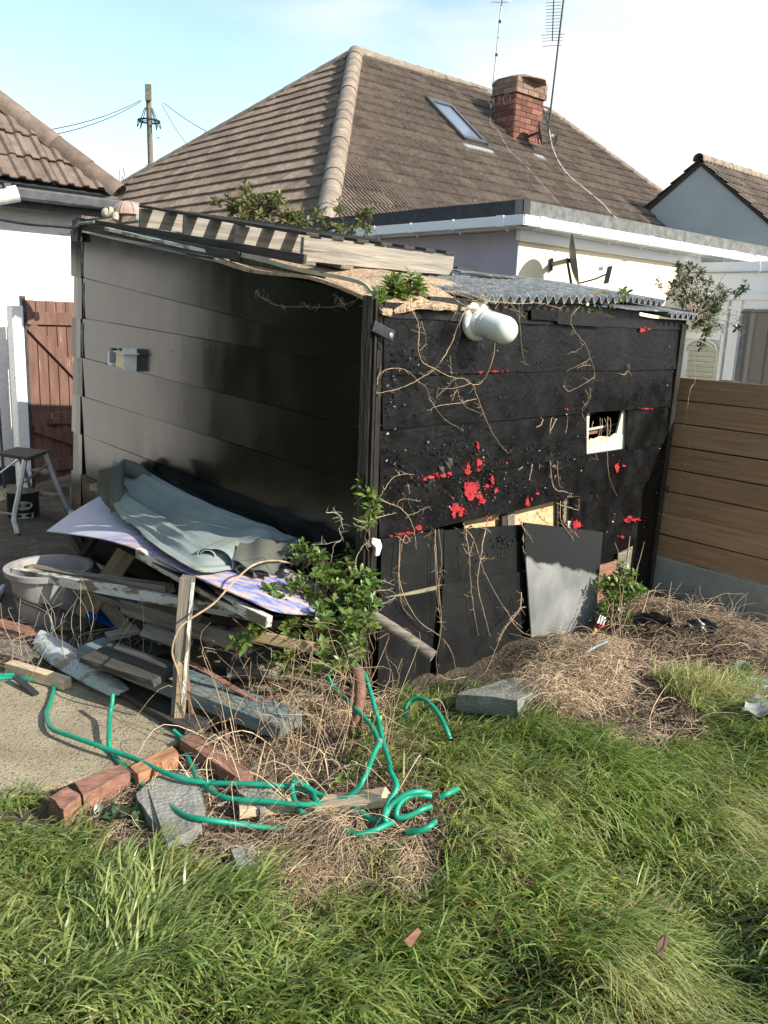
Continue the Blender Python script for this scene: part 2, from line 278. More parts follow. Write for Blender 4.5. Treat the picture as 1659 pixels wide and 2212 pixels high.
class MB:
    def __init__(s): s.v=[]; s.f=[]
    def add(s,vs,fs):
        b=len(s.v); s.v+=[Vector(v) for v in vs]; s.f+=[tuple(i+b for i in f) for f in fs]; return s
    def hexa(s,p): # 8 points: 0-3 front loop, 4-7 back loop
        return s.add(p,[(0,1,2,3),(7,6,5,4),(0,4,5,1),(1,5,6,2),(2,6,7,3),(3,7,4,0)])
    def box(s,c,sx,sy,sz,ax=None):
        X,Yv,Z=ax or (V(1,0,0),V(0,1,0),V(0,0,1)); c=Vector(c)
        p=[c+X*(a*sx/2)+Yv*(b*sy/2)+Z*(d*sz/2) for d in(1,-1) for a,b in((-1,-1),(1,-1),(1,1),(-1,1))]
        return s.hexa(p)
    def bar(s,p0,p1,wd,th,upv=V(0,0,1)):
        p0=Vector(p0);p1=Vector(p1); X=(p1-p0); Ln=X.length; X.normalize(); Yv=upv.cross(X).normalized(); Z=X.cross(Yv)
        return s.box((p0+p1)/2,Ln,wd,th,(X,Yv,Z))
    def tube(s,pts,r,n=8,cap=True):
        pts=[Vector(p) for p in pts]; rs=r if isinstance(r,(list,tuple)) else [r]*len(pts)
        b=len(s.v); K=len(pts); prev=None
        for i,p in enumerate(pts):
            t=(pts[min(i+1,K-1)]-pts[max(i-1,0)]).normalized()
            if prev is None: a=t.cross(V(0,0,1)); a=a if a.length>.1 else t.cross(V(1,0,0)); a.normalize()
            else: a=(prev-t*prev.dot(t)).normalized()
            prev=a; c=t.cross(a)
            for j in range(n): q=2*math.pi*j/n; s.v.append(p+(a*math.cos(q)+c*math.sin(q))*rs[i])
        for i in range(K-1):
            for j in range(n): s.f.append((b+i*n+j,b+i*n+(j+1)%n,b+(i+1)*n+(j+1)%n,b+(i+1)*n+j))
        if cap: s.f.append(tuple(b+j for j in range(n))[::-1]); s.f.append(tuple(b+(K-1)*n+j for j in range(n)))
        return s
    def lathe(s,o,ax,prof,n=20):   # prof: (height along ax, radius)
        ax=Vector(ax).normalized(); o=Vector(o); a=ax.orthogonal().normalized(); c=ax.cross(a); b=len(s.v); K=len(prof)
        for h,r in prof:
            for j in range(n): q=2*math.pi*j/n; s.v.append(o+ax*h+(a*math.cos(q)+c*math.sin(q))*r)
        for i in range(K-1):
            for j in range(n): s.f.append((b+i*n+j,b+i*n+(j+1)%n,b+(i+1)*n+(j+1)%n,b+(i+1)*n+j))
        s.f.append(tuple(b+j for j in range(n))[::-1]); s.f.append(tuple(b+(K-1)*n+j for j in range(n)))
        return s
    def prism(s,poly,ext):
        ext=Vector(ext); n=len(poly); poly=[Vector(p) for p in poly]
        return s.add(poly+[p+ext for p in poly],[tuple(range(n)),tuple(range(2*n-1,n-1,-1))]+[(i,i+n,(i+1)%n+n,(i+1)%n) for i in range(n)])
    def obj(s,name,m,parent=None,smooth=False,rec=True,bevel=0.,label=None):
        c=Vector((0,0,0))
        me=mesh(name,s.v,s.f)
        if rec:
            bm=bmesh.new(); bm.from_mesh(me); bmesh.ops.recalc_face_normals(bm,faces=bm.faces); bm.to_mesh(me); bm.free()
        o=link(name,me,m,parent,None,smooth)
        if bevel:
            md=o.modifiers.new('bevel','BEVEL'); md.width=bevel; md.segments=2; md.limit_method='ANGLE'
        if smooth: autosm(o)
        if label: o['label']=label
        return o
def autosm(o,ang=50):
    me=o.data; bm=bmesh.new(); bm.from_mesh(me)
    for e in bm.edges:
        if len(e.link_faces)==2 and e.calc_face_angle(0)>math.radians(ang): e.smooth=False
    bm.to_mesh(me); bm.free()
def cr(pts,k=8):
    P=[Vector(p) for p in pts]
    if len(P)<3: return [P[0].lerp(P[-1],i/k) for i in range(k+1)]
    P=[P[0]*2-P[1]]+P+[P[-1]*2-P[-2]]; o=[]
    for i in range(1,len(P)-2):
        a,b,c,d=P[i-1:i+3]
        for j in range(k):
            t=j/k; o.append(.5*((2*b)+(c-a)*t+(2*a-5*b+4*c-d)*t*t+(3*b-a-3*c+d)*t**3))
    o.append(P[-2]); return o
# a length of timber built in its own frame (x along the grain), a little warped, with worn ends
def timber(name,p0,p1,wd,th,m,parent=None,upv=V(0,0,1),seg=8,warp=.006,rag=.0,seed=0,bevel=.002):
    p0=Vector(p0);p1=Vector(p1); X=p1-p0; Ln=X.length; X.normalize(); Yv=Vector(upv).cross(X).normalized(); Z=X.cross(Yv)
    r=random.Random(seed+int(Ln*1000)); vs=[];fs=[]; ph=r.random()*9
    for i in range(seg+1):
        x=-Ln/2+Ln*i/seg; t=i/seg
        cy=math.sin(t*3+ph)*warp; cz=math.sin(t*2.3+ph*2)*warp
        for k,(a,b) in enumerate(((-1,-1),(1,-1),(1,1),(-1,1))):
            xx=x
            if i in(0,seg) and rag: xx+=(r.random()-.5)*2*rag
            vs.append((xx,cy+a*wd/2*(1+(r.random()-.5)*.05),cz+b*th/2*(1+(r.random()-.5)*.06)))
    for i in range(seg):
        for k in range(4): fs.append((i*4+k,i*4+(k+1)%4,(i+1)*4+(k+1)%4,(i+1)*4+k))
    if rag:
        for e,i in((0,0),(1,seg)):
            pass
    fs.append((3,2,1,0)); fs.append((seg*4,seg*4+1,seg*4+2,seg*4+3))
    me=mesh(name,vs,fs)
    bm=bmesh.new(); bm.from_mesh(me); bmesh.ops.recalc_face_normals(bm,faces=bm.faces); bm.to_mesh(me); bm.free()
    c=(p0+p1)/2; wm=Matrix([[X.x,Yv.x,Z.x,c.x],[X.y,Yv.y,Z.y,c.y],[X.z,Yv.z,Z.z,c.z],[0,0,0,1]])
    o=link(name,me,m,parent,wm)
    if bevel: md=o.modifiers.new('bevel','BEVEL'); md.width=bevel; md.segments=1; md.limit_method='ANGLE'
    return o
# fast numpy mesh
def npmesh(name,verts,quads,tris,m,parent=None,smooth=False):
    me=bpy.data.meshes.new(name); nv=len(verts); me.vertices.add(nv); me.vertices.foreach_set('co',np.ascontiguousarray(verts,dtype=np.float32).ravel())
    q=np.asarray(quads,dtype=np.int32).reshape(-1,4); t=np.asarray(tris,dtype=np.int32).reshape(-1,3)
    li=np.concatenate([q.ravel(),t.ravel()]); me.loops.add(len(li)); me.loops.foreach_set('vertex_index',li)
    st=np.concatenate([np.arange(len(q))*4,len(q)*4+np.arange(len(t))*3]).astype(np.int32)
    me.polygons.add(len(st)); me.polygons.foreach_set('loop_start',st)
    try: me.polygons.foreach_set('loop_total',np.concatenate([np.full(len(q),4),np.full(len(t),3)]).astype(np.int32))
    except Exception: pass
    me.update(calc_edges=True); me.validate(); return link(name,me,m,parent,None,smooth)
def strands_geo(paths,rad,sides=3):
    P=np.asarray(paths,float); Nn,K,_=P.shape; T=np.gradient(P,axis=1); T/=np.linalg.norm(T,axis=2,keepdims=True)+1e-9
    ref=np.zeros_like(T); ref[...,2]=1; bad=np.abs(T[...,2])>.95; ref[bad]=(1,0,0)
    A=np.cross(T,ref); A/=np.linalg.norm(A,axis=2,keepdims=True)+1e-9; Bv=np.cross(T,A)
    rad=np.asarray(rad,float).reshape(Nn,-1); 
    if rad.shape[1]==1: rad=rad*np.linspace(1,.45,K)[None]
    ring=[]
    for j in range(sides):
        q=2*math.pi*j/sides; ring.append(P+(A*math.cos(q)+Bv*math.sin(q))*rad[...,None])
    Vv=np.stack(ring,2)  # N,K,S,3
    base=(np.arange(Nn)*K*sides)[:,None,None]; i=(np.arange(K-1)*sides)[None,:,None]; j=np.arange(sides)[None,None,:]; j2=(j+1)%sides
    q=np.stack([base+i+j,base+i+j2,base+i+sides+j2,base+i+sides+j],-1).reshape(-1,4)
    return Vv.reshape(-1,3),q
def strands(name,paths,rad,m,parent=None,sides=3):
    v,q=strands_geo(paths,rad,sides); return npmesh(name,v,q,[],m,parent,True)
def blades(name,root,direc,lean,length,width,m,parent=None,K=4,upb=None):
    # root N,3 ; direc angle N ; lean 0..1 ; ribbons that rise and bend over
    n=len(root); t=np.linspace(0,1,K+1)[None]; 
    a=(lean[:,None]*t*1.25+.12*lean[:,None]); 
    th=np.cumsum(np.concatenate([np.zeros((n,1)),np.diff(np.broadcast_to(t,(n,K+1)),axis=1)],1)*0,1)
    # integrate direction
    seg=length[:,None]/K; ang=np.clip(lean[:,None]*(.35+1.9*(np.arange(K)+.5)/K)[None],0,2.3)
    dh=np.concatenate([np.zeros((n,1)),np.cumsum(np.sin(ang)*seg,1)],1); dz=np.concatenate([np.zeros((n,1)),np.cumsum(np.cos(ang)*seg,1)],1)
    d=np.stack([np.cos(direc),np.sin(direc)],1); tw=direc+math.pi/2+rng.normal(0,.5,n)
    s=np.stack([np.cos(tw),np.sin(tw),np.zeros(n)],1)
    C=np.empty((n,K+1,3)); C[...,0]=root[:,None,0]+d[:,None,0]*dh; C[...,1]=root[:,None,1]+d[:,None,1]*dh; C[...,2]=np.maximum(root[:,None,2]+dz,root[:,None,2]-.02)
    wd=width[:,None]*np.array([.8,1.,.9,.65,.0] if K==4 else list(np.linspace(1,0,K+1)))[None]
    Lf=C-s[:,None]*wd[...,None]/2; Rg=C+s[:,None]*wd[...,None]/2
    vs=np.concatenate([np.stack([Lf[:,:K],Rg[:,:K]],2).reshape(n,2*K,3),C[:,K:]],1); nv=2*K+1
    b=(np.arange(n)*nv)[:,None]; i=np.arange(K-1)[None]*2
    q=np.stack([b+i,b+i+1,b+i+3,b+i+2],-1).reshape(-1,4); tr=np.concatenate([b+2*K-2,b+2*K-1,b+2*K],1)
    return npmesh(name,vs.reshape(-1,3),q,tr,m,parent,True)
def leaf_geo(pos,dr,nm,ln,wr=.42):
    pos=np.array(pos);dr=np.array(dr);nm=np.array(nm);ln=np.array(ln)
    dr/=np.linalg.norm(dr,axis=1,keepdims=True)+1e-9; nm=nm-dr*(nm*dr).sum(1,keepdims=True); nm/=np.linalg.norm(nm,axis=1,keepdims=True)+1e-9
    sd_=np.cross(dr,nm); L=ln[:,None]; n=len(pos)
    def pt(a,b,c): return pos+dr*L*a+sd_*L*b*wr+nm*L*c
    vs=np.stack([pt(0,0,0),pt(.30,.38,.05),pt(.30,0,-.015),pt(.30,-.38,.05),pt(.65,.48,.03),pt(.65,0,-.03),pt(.65,-.48,.03),pt(1,0,-.10)],1)
    b=(np.arange(n)*8)[:,None]
    q=np.concatenate([b+np.array([[1,2,5,4]]),b+np.array([[2,3,6,5]])],0)
    t=np.concatenate([b+np.array([[0,2,1]]),b+np.array([[0,3,2]]),b+np.array([[4,5,7]]),b+np.array([[5,6,7]])],0)
    return vs.reshape(-1,3),q,t
def leaves(name,pos,dr,nm,ln,m,parent,wr=.42):
    v,q,t=leaf_geo(pos,dr,nm,ln,wr); return npmesh(name,v,q,t,m,parent,True)
def rosettes(centres,per,length,spread=None):
    # centres: list of (tip, axis); gives leaves radiating from each tip
    pos=[];dr=[];nm=[];ln=[]
    for c,ax in centres:
        ax=Vector(ax).normalized(); a=ax.orthogonal().normalized(); b=ax.cross(a)
        k=per+random.randint(-2,2)
        for i in range(max(3,k)):
            q=i*2.4+random.random()*.6; el=.15+.9*(i/k)+random.uniform(-.15,.15); r=(a*math.cos(q)+b*math.sin(q))
            d=(r*math.cos(el)+ax*math.sin(el)); p=Vector(c)-ax*(.35*length*(1-i/k)); pos.append(p); dr.append(d); nm.append(ax*1.0-r*.2+Vector((0,0,.3))); ln.append(length*random.uniform(.55,1.15)*(1-.3*i/k))
    return pos,dr,nm,ln
def shrub(name,label,cat,blobs,leaflen,matn,root,per=7,dens=1.,stem='stem_brown',group=None,wr=.42,stemr=.004,out=.6):
    """blobs: (px,py,y,r metres,n tips); root: Vector where the stems come from"""
    e=E(name,root,label,cat,group); tips=[];paths=[];rad=[]
    for px,py,y,r,n in blobs:
        c=Y(px,py,y)
        for _ in range(int(n*dens)):
            v=Vector((random.gauss(0,1),random.gauss(0,1),random.gauss(0,1))).normalized()*r*random.random()**.45
            tip=c+v; ax=(v.normalized()*out+Vector((0,-.25,.8))).normalized(); tips.append((tip,ax))
            mid=c+v*.3+Vector((random.gauss(0,.02),random.gauss(0,.02),-.02))
            k=[tip-ax*.01,tip-ax*leaflen*1.2,mid.lerp(tip,.5),mid,mid-Vector((random.gauss(0,.02),random.gauss(0,.02),leaflen))]
            paths.append([tuple(p) for p in cr(k,2)]); rad.append(stemr*.4)
        paths.append([tuple(p) for p in [root.lerp(c,i/8)+Vector((random.gauss(0,.01),random.gauss(0,.01),math.sin(i/8*3.14)*.03)) for i in range(9)]]); rad.append(stemr)
    po,dr,nm,ln=rosettes(tips,per,leaflen)
    leaves('foliage',po,dr,nm,ln,matn,e,wr); strands('stem',paths,rad,stem,e,4); return e

# ------------------------------------------------------------------ ground
SL_a,SL_b=G(0,1735),G(330,1655); SL_d=(SL_b-SL_a).normalized(); SL_n=V(-SL_d.y,SL_d.x,0)   # slab lies on the +n side
def gh(x,y):
    x=np.asarray(x,float); y=np.asarray(y,float)
    s=(x-SL_a.x)*SL_n.x+(y-SL_a.y)*SL_n.y
    base=.055*np.sin(x*3.1+1.1)*np.sin(y*2.7+.4)+.03*np.sin(x*6.3+y*4.1+2.)+.018*np.sin(x*11.-y*9.)+.012*np.sin(x*17+y*21)
    mask=np.clip((-s-.02)/.35,0,1)*(.3+.7*np.clip((-s-.35)/.6,0,1))
    right=np.clip((x-.1)/.6,0,1)          # the plot right of the slab
    mk=np.maximum(mask,right*np.clip((3.9-y)/.6,0,1)*1.)
    mk=np.where((x>-.2),np.maximum(mk,np.clip((x+.2)/.5,0,1)*.8),mk)
    # hump of rough grass at the right
    hump=.13*np.exp(-(((x-.75)/.55)**2+((y-3.05)/.55)**2))+.08*np.exp(-(((x-1.7)/.6)**2+((y-3.4)/.5)**2))-.09*np.exp(-(((x-.98)/.22)**2+((y-2.25)/.35)**2))
    d=np.clip(((x-2.13)*-.762+(y-6.07)*-.647),0,3)   # distance in front of the fence line
    dip=-.15*np.clip(1-d/.95,0,1)**.7*np.clip((x-.9)/.5,0,1)
    return np.where(mk>0,(base+.03)*mk+hump*mk,0.)*(1-np.clip(1-d/.95,0,1)*np.clip((x-.9)/.5,0,1))+dip
def ground():
    nx,ny=220,200; xs=np.linspace(-4.5,5.5,nx); ys=np.linspace(.3,9,ny); X,Yy=np.meshgrid(xs,ys); Z=gh(X,Yy)
    edge=np.minimum.reduce([X+4.5,5.5-X,Yy-.3,9-Yy]); Z=Z*np.clip(edge/.5,0,1)
    v=np.stack([X,Yy,Z],-1).reshape(-1,3); i=np.arange(ny-1)[:,None]*nx+np.arange(nx-1)[None]
    q=np.stack([i,i+1,i+nx+1,i+nx],-1).reshape(-1,4); o=npmesh('ground',v,q,[],'soil',None,True); o['kind']='structure'
    b=MB(); R=300
    for x0,x1,y0,y1 in((-R,-4.5,-R,R),(5.5,R,-R,R),(-4.5,5.5,-R,.3),(-4.5,5.5,9,R)):
        b.add([(x0,y0,0),(x1,y0,0),(x1,y1,0),(x0,y1,0)],[(0,1,2,3)])
    b.obj('far_ground','far_grass')['kind']='structure'
ground()
def Gt(px,py,z=0.):
    zz=0.
    for _ in range(6):
        p=G(px,py,zz+z); h=float(gh(p.x,p.y)); zz=zz*.3+.7*h
    return G(px,py,zz+z)
def slab():
    pts=[SL_a-SL_d*4,SL_a,SL_a+SL_d*.5,SL_b,G(400,1600),G(470,1560),B0+nL*.05,B0+Lv*3.3+nL*.05,G(155,1100)+V(0,1.6,0),V(-3.2,9.2,0),V(-10,9.2,0),V(-10,1,0)]
    r=random.Random(3); P=[]
    for i,p in enumerate(pts):
        q=pts[(i+1)%len(pts)]; k=1 if i>5 or i==0 else 8
        for j in range(k):
            t=j/k; x=p.lerp(q,t); 
            if k>1: x=x+V((r.random()-.5)*.02,(r.random()-.5)*.02,0)
            P.append(V(x.x,x.y,.022))
    b=MB(); b.prism(P,V(0,0,-.05)); b.obj('concrete_path','concrete')['kind']='structure'
slab()

mat('dirt',(.055,.045,.034),(.105,.088,.065),rough=1.,scale=6,bump=1.,bscale=60,dist=.02,c3=(.17,.15,.115),c3t=(.56,.66),c3s=9)
def dirt():
    P=[];r=random.Random(8)
    base=[(-400,1100),(-30,1100),(60,1068),(150,1052),(158,1180),(300,1330),(420,1480),(380,1505),(290,1490),(200,1480),(120,1475),(60,1450),(-30,1445),(-400,1450)]
    for i,(a,b) in enumerate(base):
        c,d=base[(i+1)%len(base)]; k=8 if i>4 else 2
        for j in range(k):
            t=j/k; q=G(a+(c-a)*t,b+(d-b)*t,0); P.append(V(q.x+r.uniform(-.03,.03)*(k>2),q.y+r.uniform(-.03,.03)*(k>2),.030))
    MB().prism(P,V(0,0,-.02)).obj('dirt_path','dirt')['kind']='structure'
dirt()
# dark evergreen hedge added out of view so the glossy wall mirrors something dark
def hedge():
    pts=[(-5.2,-6),(-5.4,0),(-5.7,3.0),(-6.2,4.8),(-6.5,5.9)]; e=bpy.data.objects.new('added_hedge',None); e.location=(-5.5,0,0); COL.objects.link(e)
    tag(e,'tall dark hedge added out of view at the left for the glossy wall to reflect','hedge')
    vs=[];fs=[];n=60;m=14
    P=cr([V(x,y,0) for x,y in pts],n//3)
    for i,p in enumerate(P):
        t=(P[min(i+1,len(P)-1)]-P[max(i-1,0)]).normalized(); o=V(-t.y,t.x,0)
        for j in range(m+1):
            a=math.pi*j/m; q=p+o*math.cos(a)*.55+V(0,0,1)*(4.4*min(1,math.sin(a)*1.6)); q=q+Vector(mnoise.noise_vector(q*1.7))*.22; vs.append(q)
    for i in range(len(P)-1):
        for j in range(m): q=i*(m+1)+j; fs.append((q,q+1,q+m+2,q+m+1))
    MB().add(vs,fs).obj('crown','added_hedge_leaf',e,rec=False)
    po,dr,nm=[],[],[]
    for _ in range(16000):
        v=vs[random.randrange(len(vs))]+Vector((random.gauss(0,.09),random.gauss(0,.12),random.gauss(0,.12))); po.append(v); dr.append(Vector((random.gauss(0,1),random.gauss(0,1),random.gauss(.3,1)))); nm.append(Vector((random.gauss(0,1),random.gauss(0,1),1.2)))
    leaves('foliage',po,dr,nm,[random.uniform(.05,.10) for _ in po],'added_hedge_leaf',e)
hedge()
# ------------------------------------------------------------------ bungalow
Hr,Hl,Zv=dirv(48.2),dirv(-41.8),V(0,0,1)
def pxy(p):
    c=M.T@(np.array(p)-CAM); return (W/2+F*c[0]/-c[2],H/2-F*c[1]/-c[2])
E0=Y(1118,560,8.5); E0.z=0
C1=G(702,485,3.0); hb=4.9; ha=hb*.89; Ap=C1+Hr*ha+Hl*hb
for _ in range(20):
    A_=Y(768,112,Ap.y); ha+=(A_.x-Ap.x)/Hr.x*.5; Ap=C1+Hr*ha+Hl*hb
A_=V(Ap.x,Ap.y,A_.z); B_=Pl(1185,255,A_,Hl); B_=A_+Hr*((B_-A_).dot(Hr))
def seek(top,f,px,py,lo,hi):
    best=None
    for i in range(200):
        t=lo+(hi-lo)*i/199; c=f(t); a,b=pxy(top),pxy(c); u=(py-a[1])/(b[1]-a[1]); e=abs(a[0]+u*(b[0]-a[0])-px)
        if best is None or e<best[0]: best=(e,c)
    return best[1]
C0=seek(A_,lambda t:C1+Hl*t,265,400,6,18); C2=seek(B_,lambda t:C1+Hr*t,1575,525,6,20)
def tile_mesh(wd,g,ribs,h=.018,th=.022):
    xs=[];zs=[]
    for i in range(ribs):
        a=i*wd/ribs; p=wd/ribs; xs+=[a,a+p*.42,a+p*.55,a+p*.85]; zs+=[0,0,h,h]
    th=th*1.6; xs.append(wd); zs.append(0); n=len(xs); vs=[];fs=[]
    for y,z0,fl in ((.045,-.006,1),(0.,th-.013,0),(0.,th,0),(g*1.06,.002,0)):
        for x,z in zip(xs,zs): vs.append((x,y,z0 if fl else z0+z))
    for r in range(3):
        for i in range(n-1): fs.append((r*n+i,r*n+i+1,(r+1)*n+i+1,(r+1)*n+i))
    return vs,fs
def tile_roof(parent,corners,P0,e,s,wd,g,ribs,matn,massm,limit,cols,rows,extra=None,h=.018,jit=.004):
    """corners: roof polygon (3D); P0 eave origin; e along the eave; s up the slope"""
    n=e.cross(s).normalized(); n=n if n.z>0 else -n
    poly=[((c-P0).dot(e),(c-P0).dot(s)) for c in corners]
    def inside(x,y):
        c=False;k=len(poly)
        for i in range(k):
            (x1,y1),(x2,y2)=poly[i],poly[(i+1)%k]
            if (y1>y)!=(y2>y) and x<(x2-x1)*(y-y1)/(y2-y1)+x1: c=not c
        return c
    vs,fs=tile_mesh(wd,g,ribs,h); me=mesh('roof_tile',vs,fs); full=[];part=[]
    for r in range(rows):
        for c in range(cols[0],cols[1]):
            x0=c*wd; y0=r*g; t=[inside(x0+a*wd,y0+b*g) for a in(.02,.5,.98) for b in(.02,.98)]
            if all(t): full.append((x0,y0))
            elif any(t): part.append((x0,y0))
    def world(x,y,j):
        dx,dy,dz=(random.uniform(-1,1)*jit for _ in range(3)); o=P0+e*(x+dx)+s*(y+dy)+n*(dz*.6+.002*j)
        return Matrix([[e.x,s.x,n.x,o.x],[e.y,s.y,n.y,o.y],[e.z,s.z,n.z,o.z],[0,0,0,1]])@Matrix.Rotation(random.uniform(-1,1)*.006,4,'Z')
    def vis(q):
        p=P0+e*q[0]+s*q[1]; a=pxy(p); off=0 if (-20<a[0]<W+20 and -20<a[1]<H) else 1e3
        return (Vector(CAM)-p).length+off
    full.sort(key=vis); me.materials.append(MATS[matn])
    for x,y in full[:limit]:
        o=bpy.data.objects.new('roof_tile',me); COL.objects.link(o); o.parent=parent; o.matrix_basis=pmat(parent).inverted()@world(x,y,0)
        if extra and extra(x,y): 
            o.data=extra(x,y)
    b=MB()
    for x,y in full[limit:]:
        wm=world(x,y,0); b.add([wm@Vector(v) for v in vs],fs)
    # boundary tiles cut to the roof's edge
    cen=(sum(p[0] for p in poly)/len(poly),sum(p[1] for p in poly)/len(poly))
    for x,y in part:
        bm=bmesh.new(); vv=[bm.verts.new(v) for v in vs]; [bm.faces.new([vv[i] for i in f]) for f in fs]
        bmesh.ops.translate(bm,verts=bm.verts,vec=(x,y,0)); k=len(poly)
        for i in range(k):
            (x1,y1),(x2,y2)=poly[i],poly[(i+1)%k]; nx,ny=y2-y1,-(x2-x1)
            if (cen[0]-x1)*nx+(cen[1]-y1)*ny>0: nx,ny=-nx,-ny
            bmesh.ops.bisect_plane(bm,geom=bm.verts[:]+bm.edges[:]+bm.faces[:],plane_co=(x1,y1,0),plane_no=(nx,ny,0),clear_outer=True)
        wm=world(0,0,0); bm.verts.index_update(); b.add([wm@v.co for v in bm.verts],[[v.index for v in f.verts] for f in bm.faces]); bm.free()
    if b.v:
        o=b.obj('roof_tiles',massm,parent,rec=False); o['kind']='stuff'
    return n
def deck(parent,corners,n,m='black_felt',off=-.03):
    MB().add([c+n*off for c in corners],[tuple(range(len(corners)))]).obj('roof_deck',m,parent,rec=False)
def hipcap(parent,p0,p1,r,step,m='ridge_tile',lift=.02):
    p0=Vector(p0);p1=Vector(p1); L=(p1-p0).length; k=int(L/step); d=(p1-p0)/k
    X=d.normalized(); Yv=Zv.cross(X).normalized(); Z=X.cross(Yv); vs=[];fs=[];ns=10
    for i,(x,rr) in enumerate(((0,r*1.02),(step*.10,r*1.02),(step*1.03,r*.965))):
        for j in range(ns+1):
            a=math.pi*(-.08+1.16*j/ns); vs.append((x,math.cos(a)*rr,math.sin(a)*rr))
    for i in range(2):
        for j in range(ns): fs.append((i*(ns+1)+j,i*(ns+1)+j+1,(i+1)*(ns+1)+j+1,(i+1)*(ns+1)+j))
    me=mesh('ridge_tile',vs,fs); me.materials.append(MATS[m]); me.polygons.foreach_set('use_smooth',[True]*len(me.polygons))
    for i in range(k):
        o=bpy.data.objects.new('ridge_tile',me); COL.objects.link(o); o.parent=parent; c=p0+d*i+Z*(lift-r*.35+random.uniform(-.004,.004))
        o.matrix_basis=pmat(parent).inverted()@Matrix([[X.x,Yv.x,Z.x,c.x],[X.y,Yv.y,Z.y,c.y],[X.z,Yv.z,Z.z,c.z],[0,0,0,1]])
def gutter(b,p0,p1,outv,wd=.11,ht=.09,th=.006):
    # square-line gutter: front wall, base, back wall
    for a,c,w_,h_ in ((0,0,th,ht),(-wd/2,-ht/2,wd,th),(-wd,0,th,ht)):
        q=outv*a+Zv*c; b.box((p0+p1)/2+q,(p1-p0).length,w_,h_,((p1-p0).normalized(),outv,Zv))
bung=E('bungalow',E0,'cream and lilac bungalow with a brown tiled hipped roof and flat roofed rear extension','house')
def build_bungalow():
    zg=Y(1154,487,8.3).z; zt=zg-.03
    li=2.999; ll=3.6
    # extension walls
    b=MB(); b.box(E0+Hr*(li/2)+Hl*.1+Zv*(zt/2),li,.2,zt,(Hr,Hl,Zv)); b.obj('rear_wall','render_cream',bung)
    b=MB(); b.box(E0+Hl*(ll/2+.004)+Hr*.096+Zv*(zt/2),ll,.2,zt-.004,(Hl,Hr,Zv)); b.obj('side_wall','render_lilac',bung)
    # flat roof, fascia boards and felt upstand
    c0=E0-Hr*.12-Hl*.12; fl,fr=ll+.3,6.2
    b=MB(); b.box(c0+Hr*(fr/2)+Hl*(fl/2)+Zv*(zg-.0),fr,fl,.05,(Hr,Hl,Zv)); b.obj('flat_roof','gutter_white',bung)
    b=MB(); b.box(c0+Hr*(fr/2)+Hl*.05+Zv*(zg+.13),fr,.09,.20,(Hr,Hl,Zv)); b.obj('felt_kerb','grey_felt',bung)
    for k in range(5):
        x0=k*fl/5; MB().box(c0+Hl*(x0+fl/10)+Hr*(.05-.002*(k%2))+Zv*(zg+.132+.003*(k%2)),fl/5+.02,.095,.205,(Hl,Hr,Zv)).obj('felt_strip','black_felt',bung)
    b=MB(); b.box(c0+Hr*(fr/2)+Hl*(fl/2)+Zv*(zg+.05),fr-.2,fl-.1,.04,(Hr,Hl,Zv)); b.obj('roof_felt','grey_felt',bung)
    # gutter runs with brackets and unions
    oR=-Hl; oL=-Hr; g0=c0+oR*.12+oL*.12+Zv*(zg+.035)
    b=MB(); gutter(b,g0+Hr*.02,g0+Hr*fr,oR); gutter(b,g0+Hl*.0,g0+Hl*fl,oL); b.obj('gutter','gutter_white',bung,bevel=.004)
    for d,ov,ln in ((Hr,oR,fr),(Hl,oL,fl)):
        for i,t in enumerate(np.arange(.28,ln,.62)):
            b=MB(); wq=.02 if i%3 else .09; c=g0+d*float(t)
            b.box(c+ov*.008,wq,.012,.10,(d,ov,Zv)); b.box(c-ov*.055-Zv*.052,wq,.12,.008,(d,ov,Zv)); b.box(c-ov*.105-Zv*.03,.02,.012,.11,(d,ov,Zv)); b.obj('gutter_bracket','gutter_white',bung)
    # white fascia below the gutter
    b=MB(); b.box(E0+oR*.03+Hr*1.65+Zv*(zg-.075),3.4,.05,.10,(Hr,Hl,Zv)); b.obj('fascia_board','gutter_white',bung,bevel=.003)
    # small window in the cream wall
    pw=E0+oR*.0
    def q(px,py,o=0.): return Pl(px,py,E0+oR*o,Hl)
    a,c=q(1262,620),q(1385,640); wd=(c-a).dot(Hr)
    o=MB(); m=(a+c)/2; m.z=a.z-.45
    for dx,dz,sx_,sz in ((0,.43,wd,.06),(0,-.43,wd,.06),(-wd/2+.03,0,.06,.9),(wd/2-.03,0,.06,.9),(0,0,.04,.9)): o.box(m+Hr*dx+Zv*dz+oR*.02,sx_,.05,sz,(Hr,Hl,Zv))
    fr_=o.obj('window','upvc',bung,bevel=.003); MB().box(m+oR*.012,wd-.1,.01,.8,(Hr,Hl,Zv)).obj('pane','skylight_glass',fr_)
    # main roof
    gR=(B_-A_).normalized()
    sR=((A_-C1)-Hr*((A_-C1).dot(Hr))).normalized(); sL=((A_-C1)-Hl*((A_-C1).dot(Hl))).normalized()
    lr=((A_-C1).dot(sR)); gauge=lr/19
    lich=tile_lich=None
    vs,fs=tile_mesh(.33,gauge,4,.028,.022); lm=mesh('roof_tile',vs,fs); lm.materials.append(MATS['tile_lichen'])
    chim=Pl(1108,305,C1,sR.cross(Hr)); cx,cy=(chim-C1).dot(Hr),(chim-C1).dot(sR)
    def ex(x,y): 
        d=math.hypot((x-cx+.2)*.8,(y-cy)*.75) ; return lm if (y<cy+1.0 and d<1.25+random.uniform(-.4,.35)) else None
    n=tile_roof(bung,[C1,C2,B_,A_],C1,Hr,sR,.33,gauge,4,'tile_brown','tile_brown_mass',175,(-1,60),20,ex,h=.028)
    deck(bung,[C1,C2,B_,A_],n)
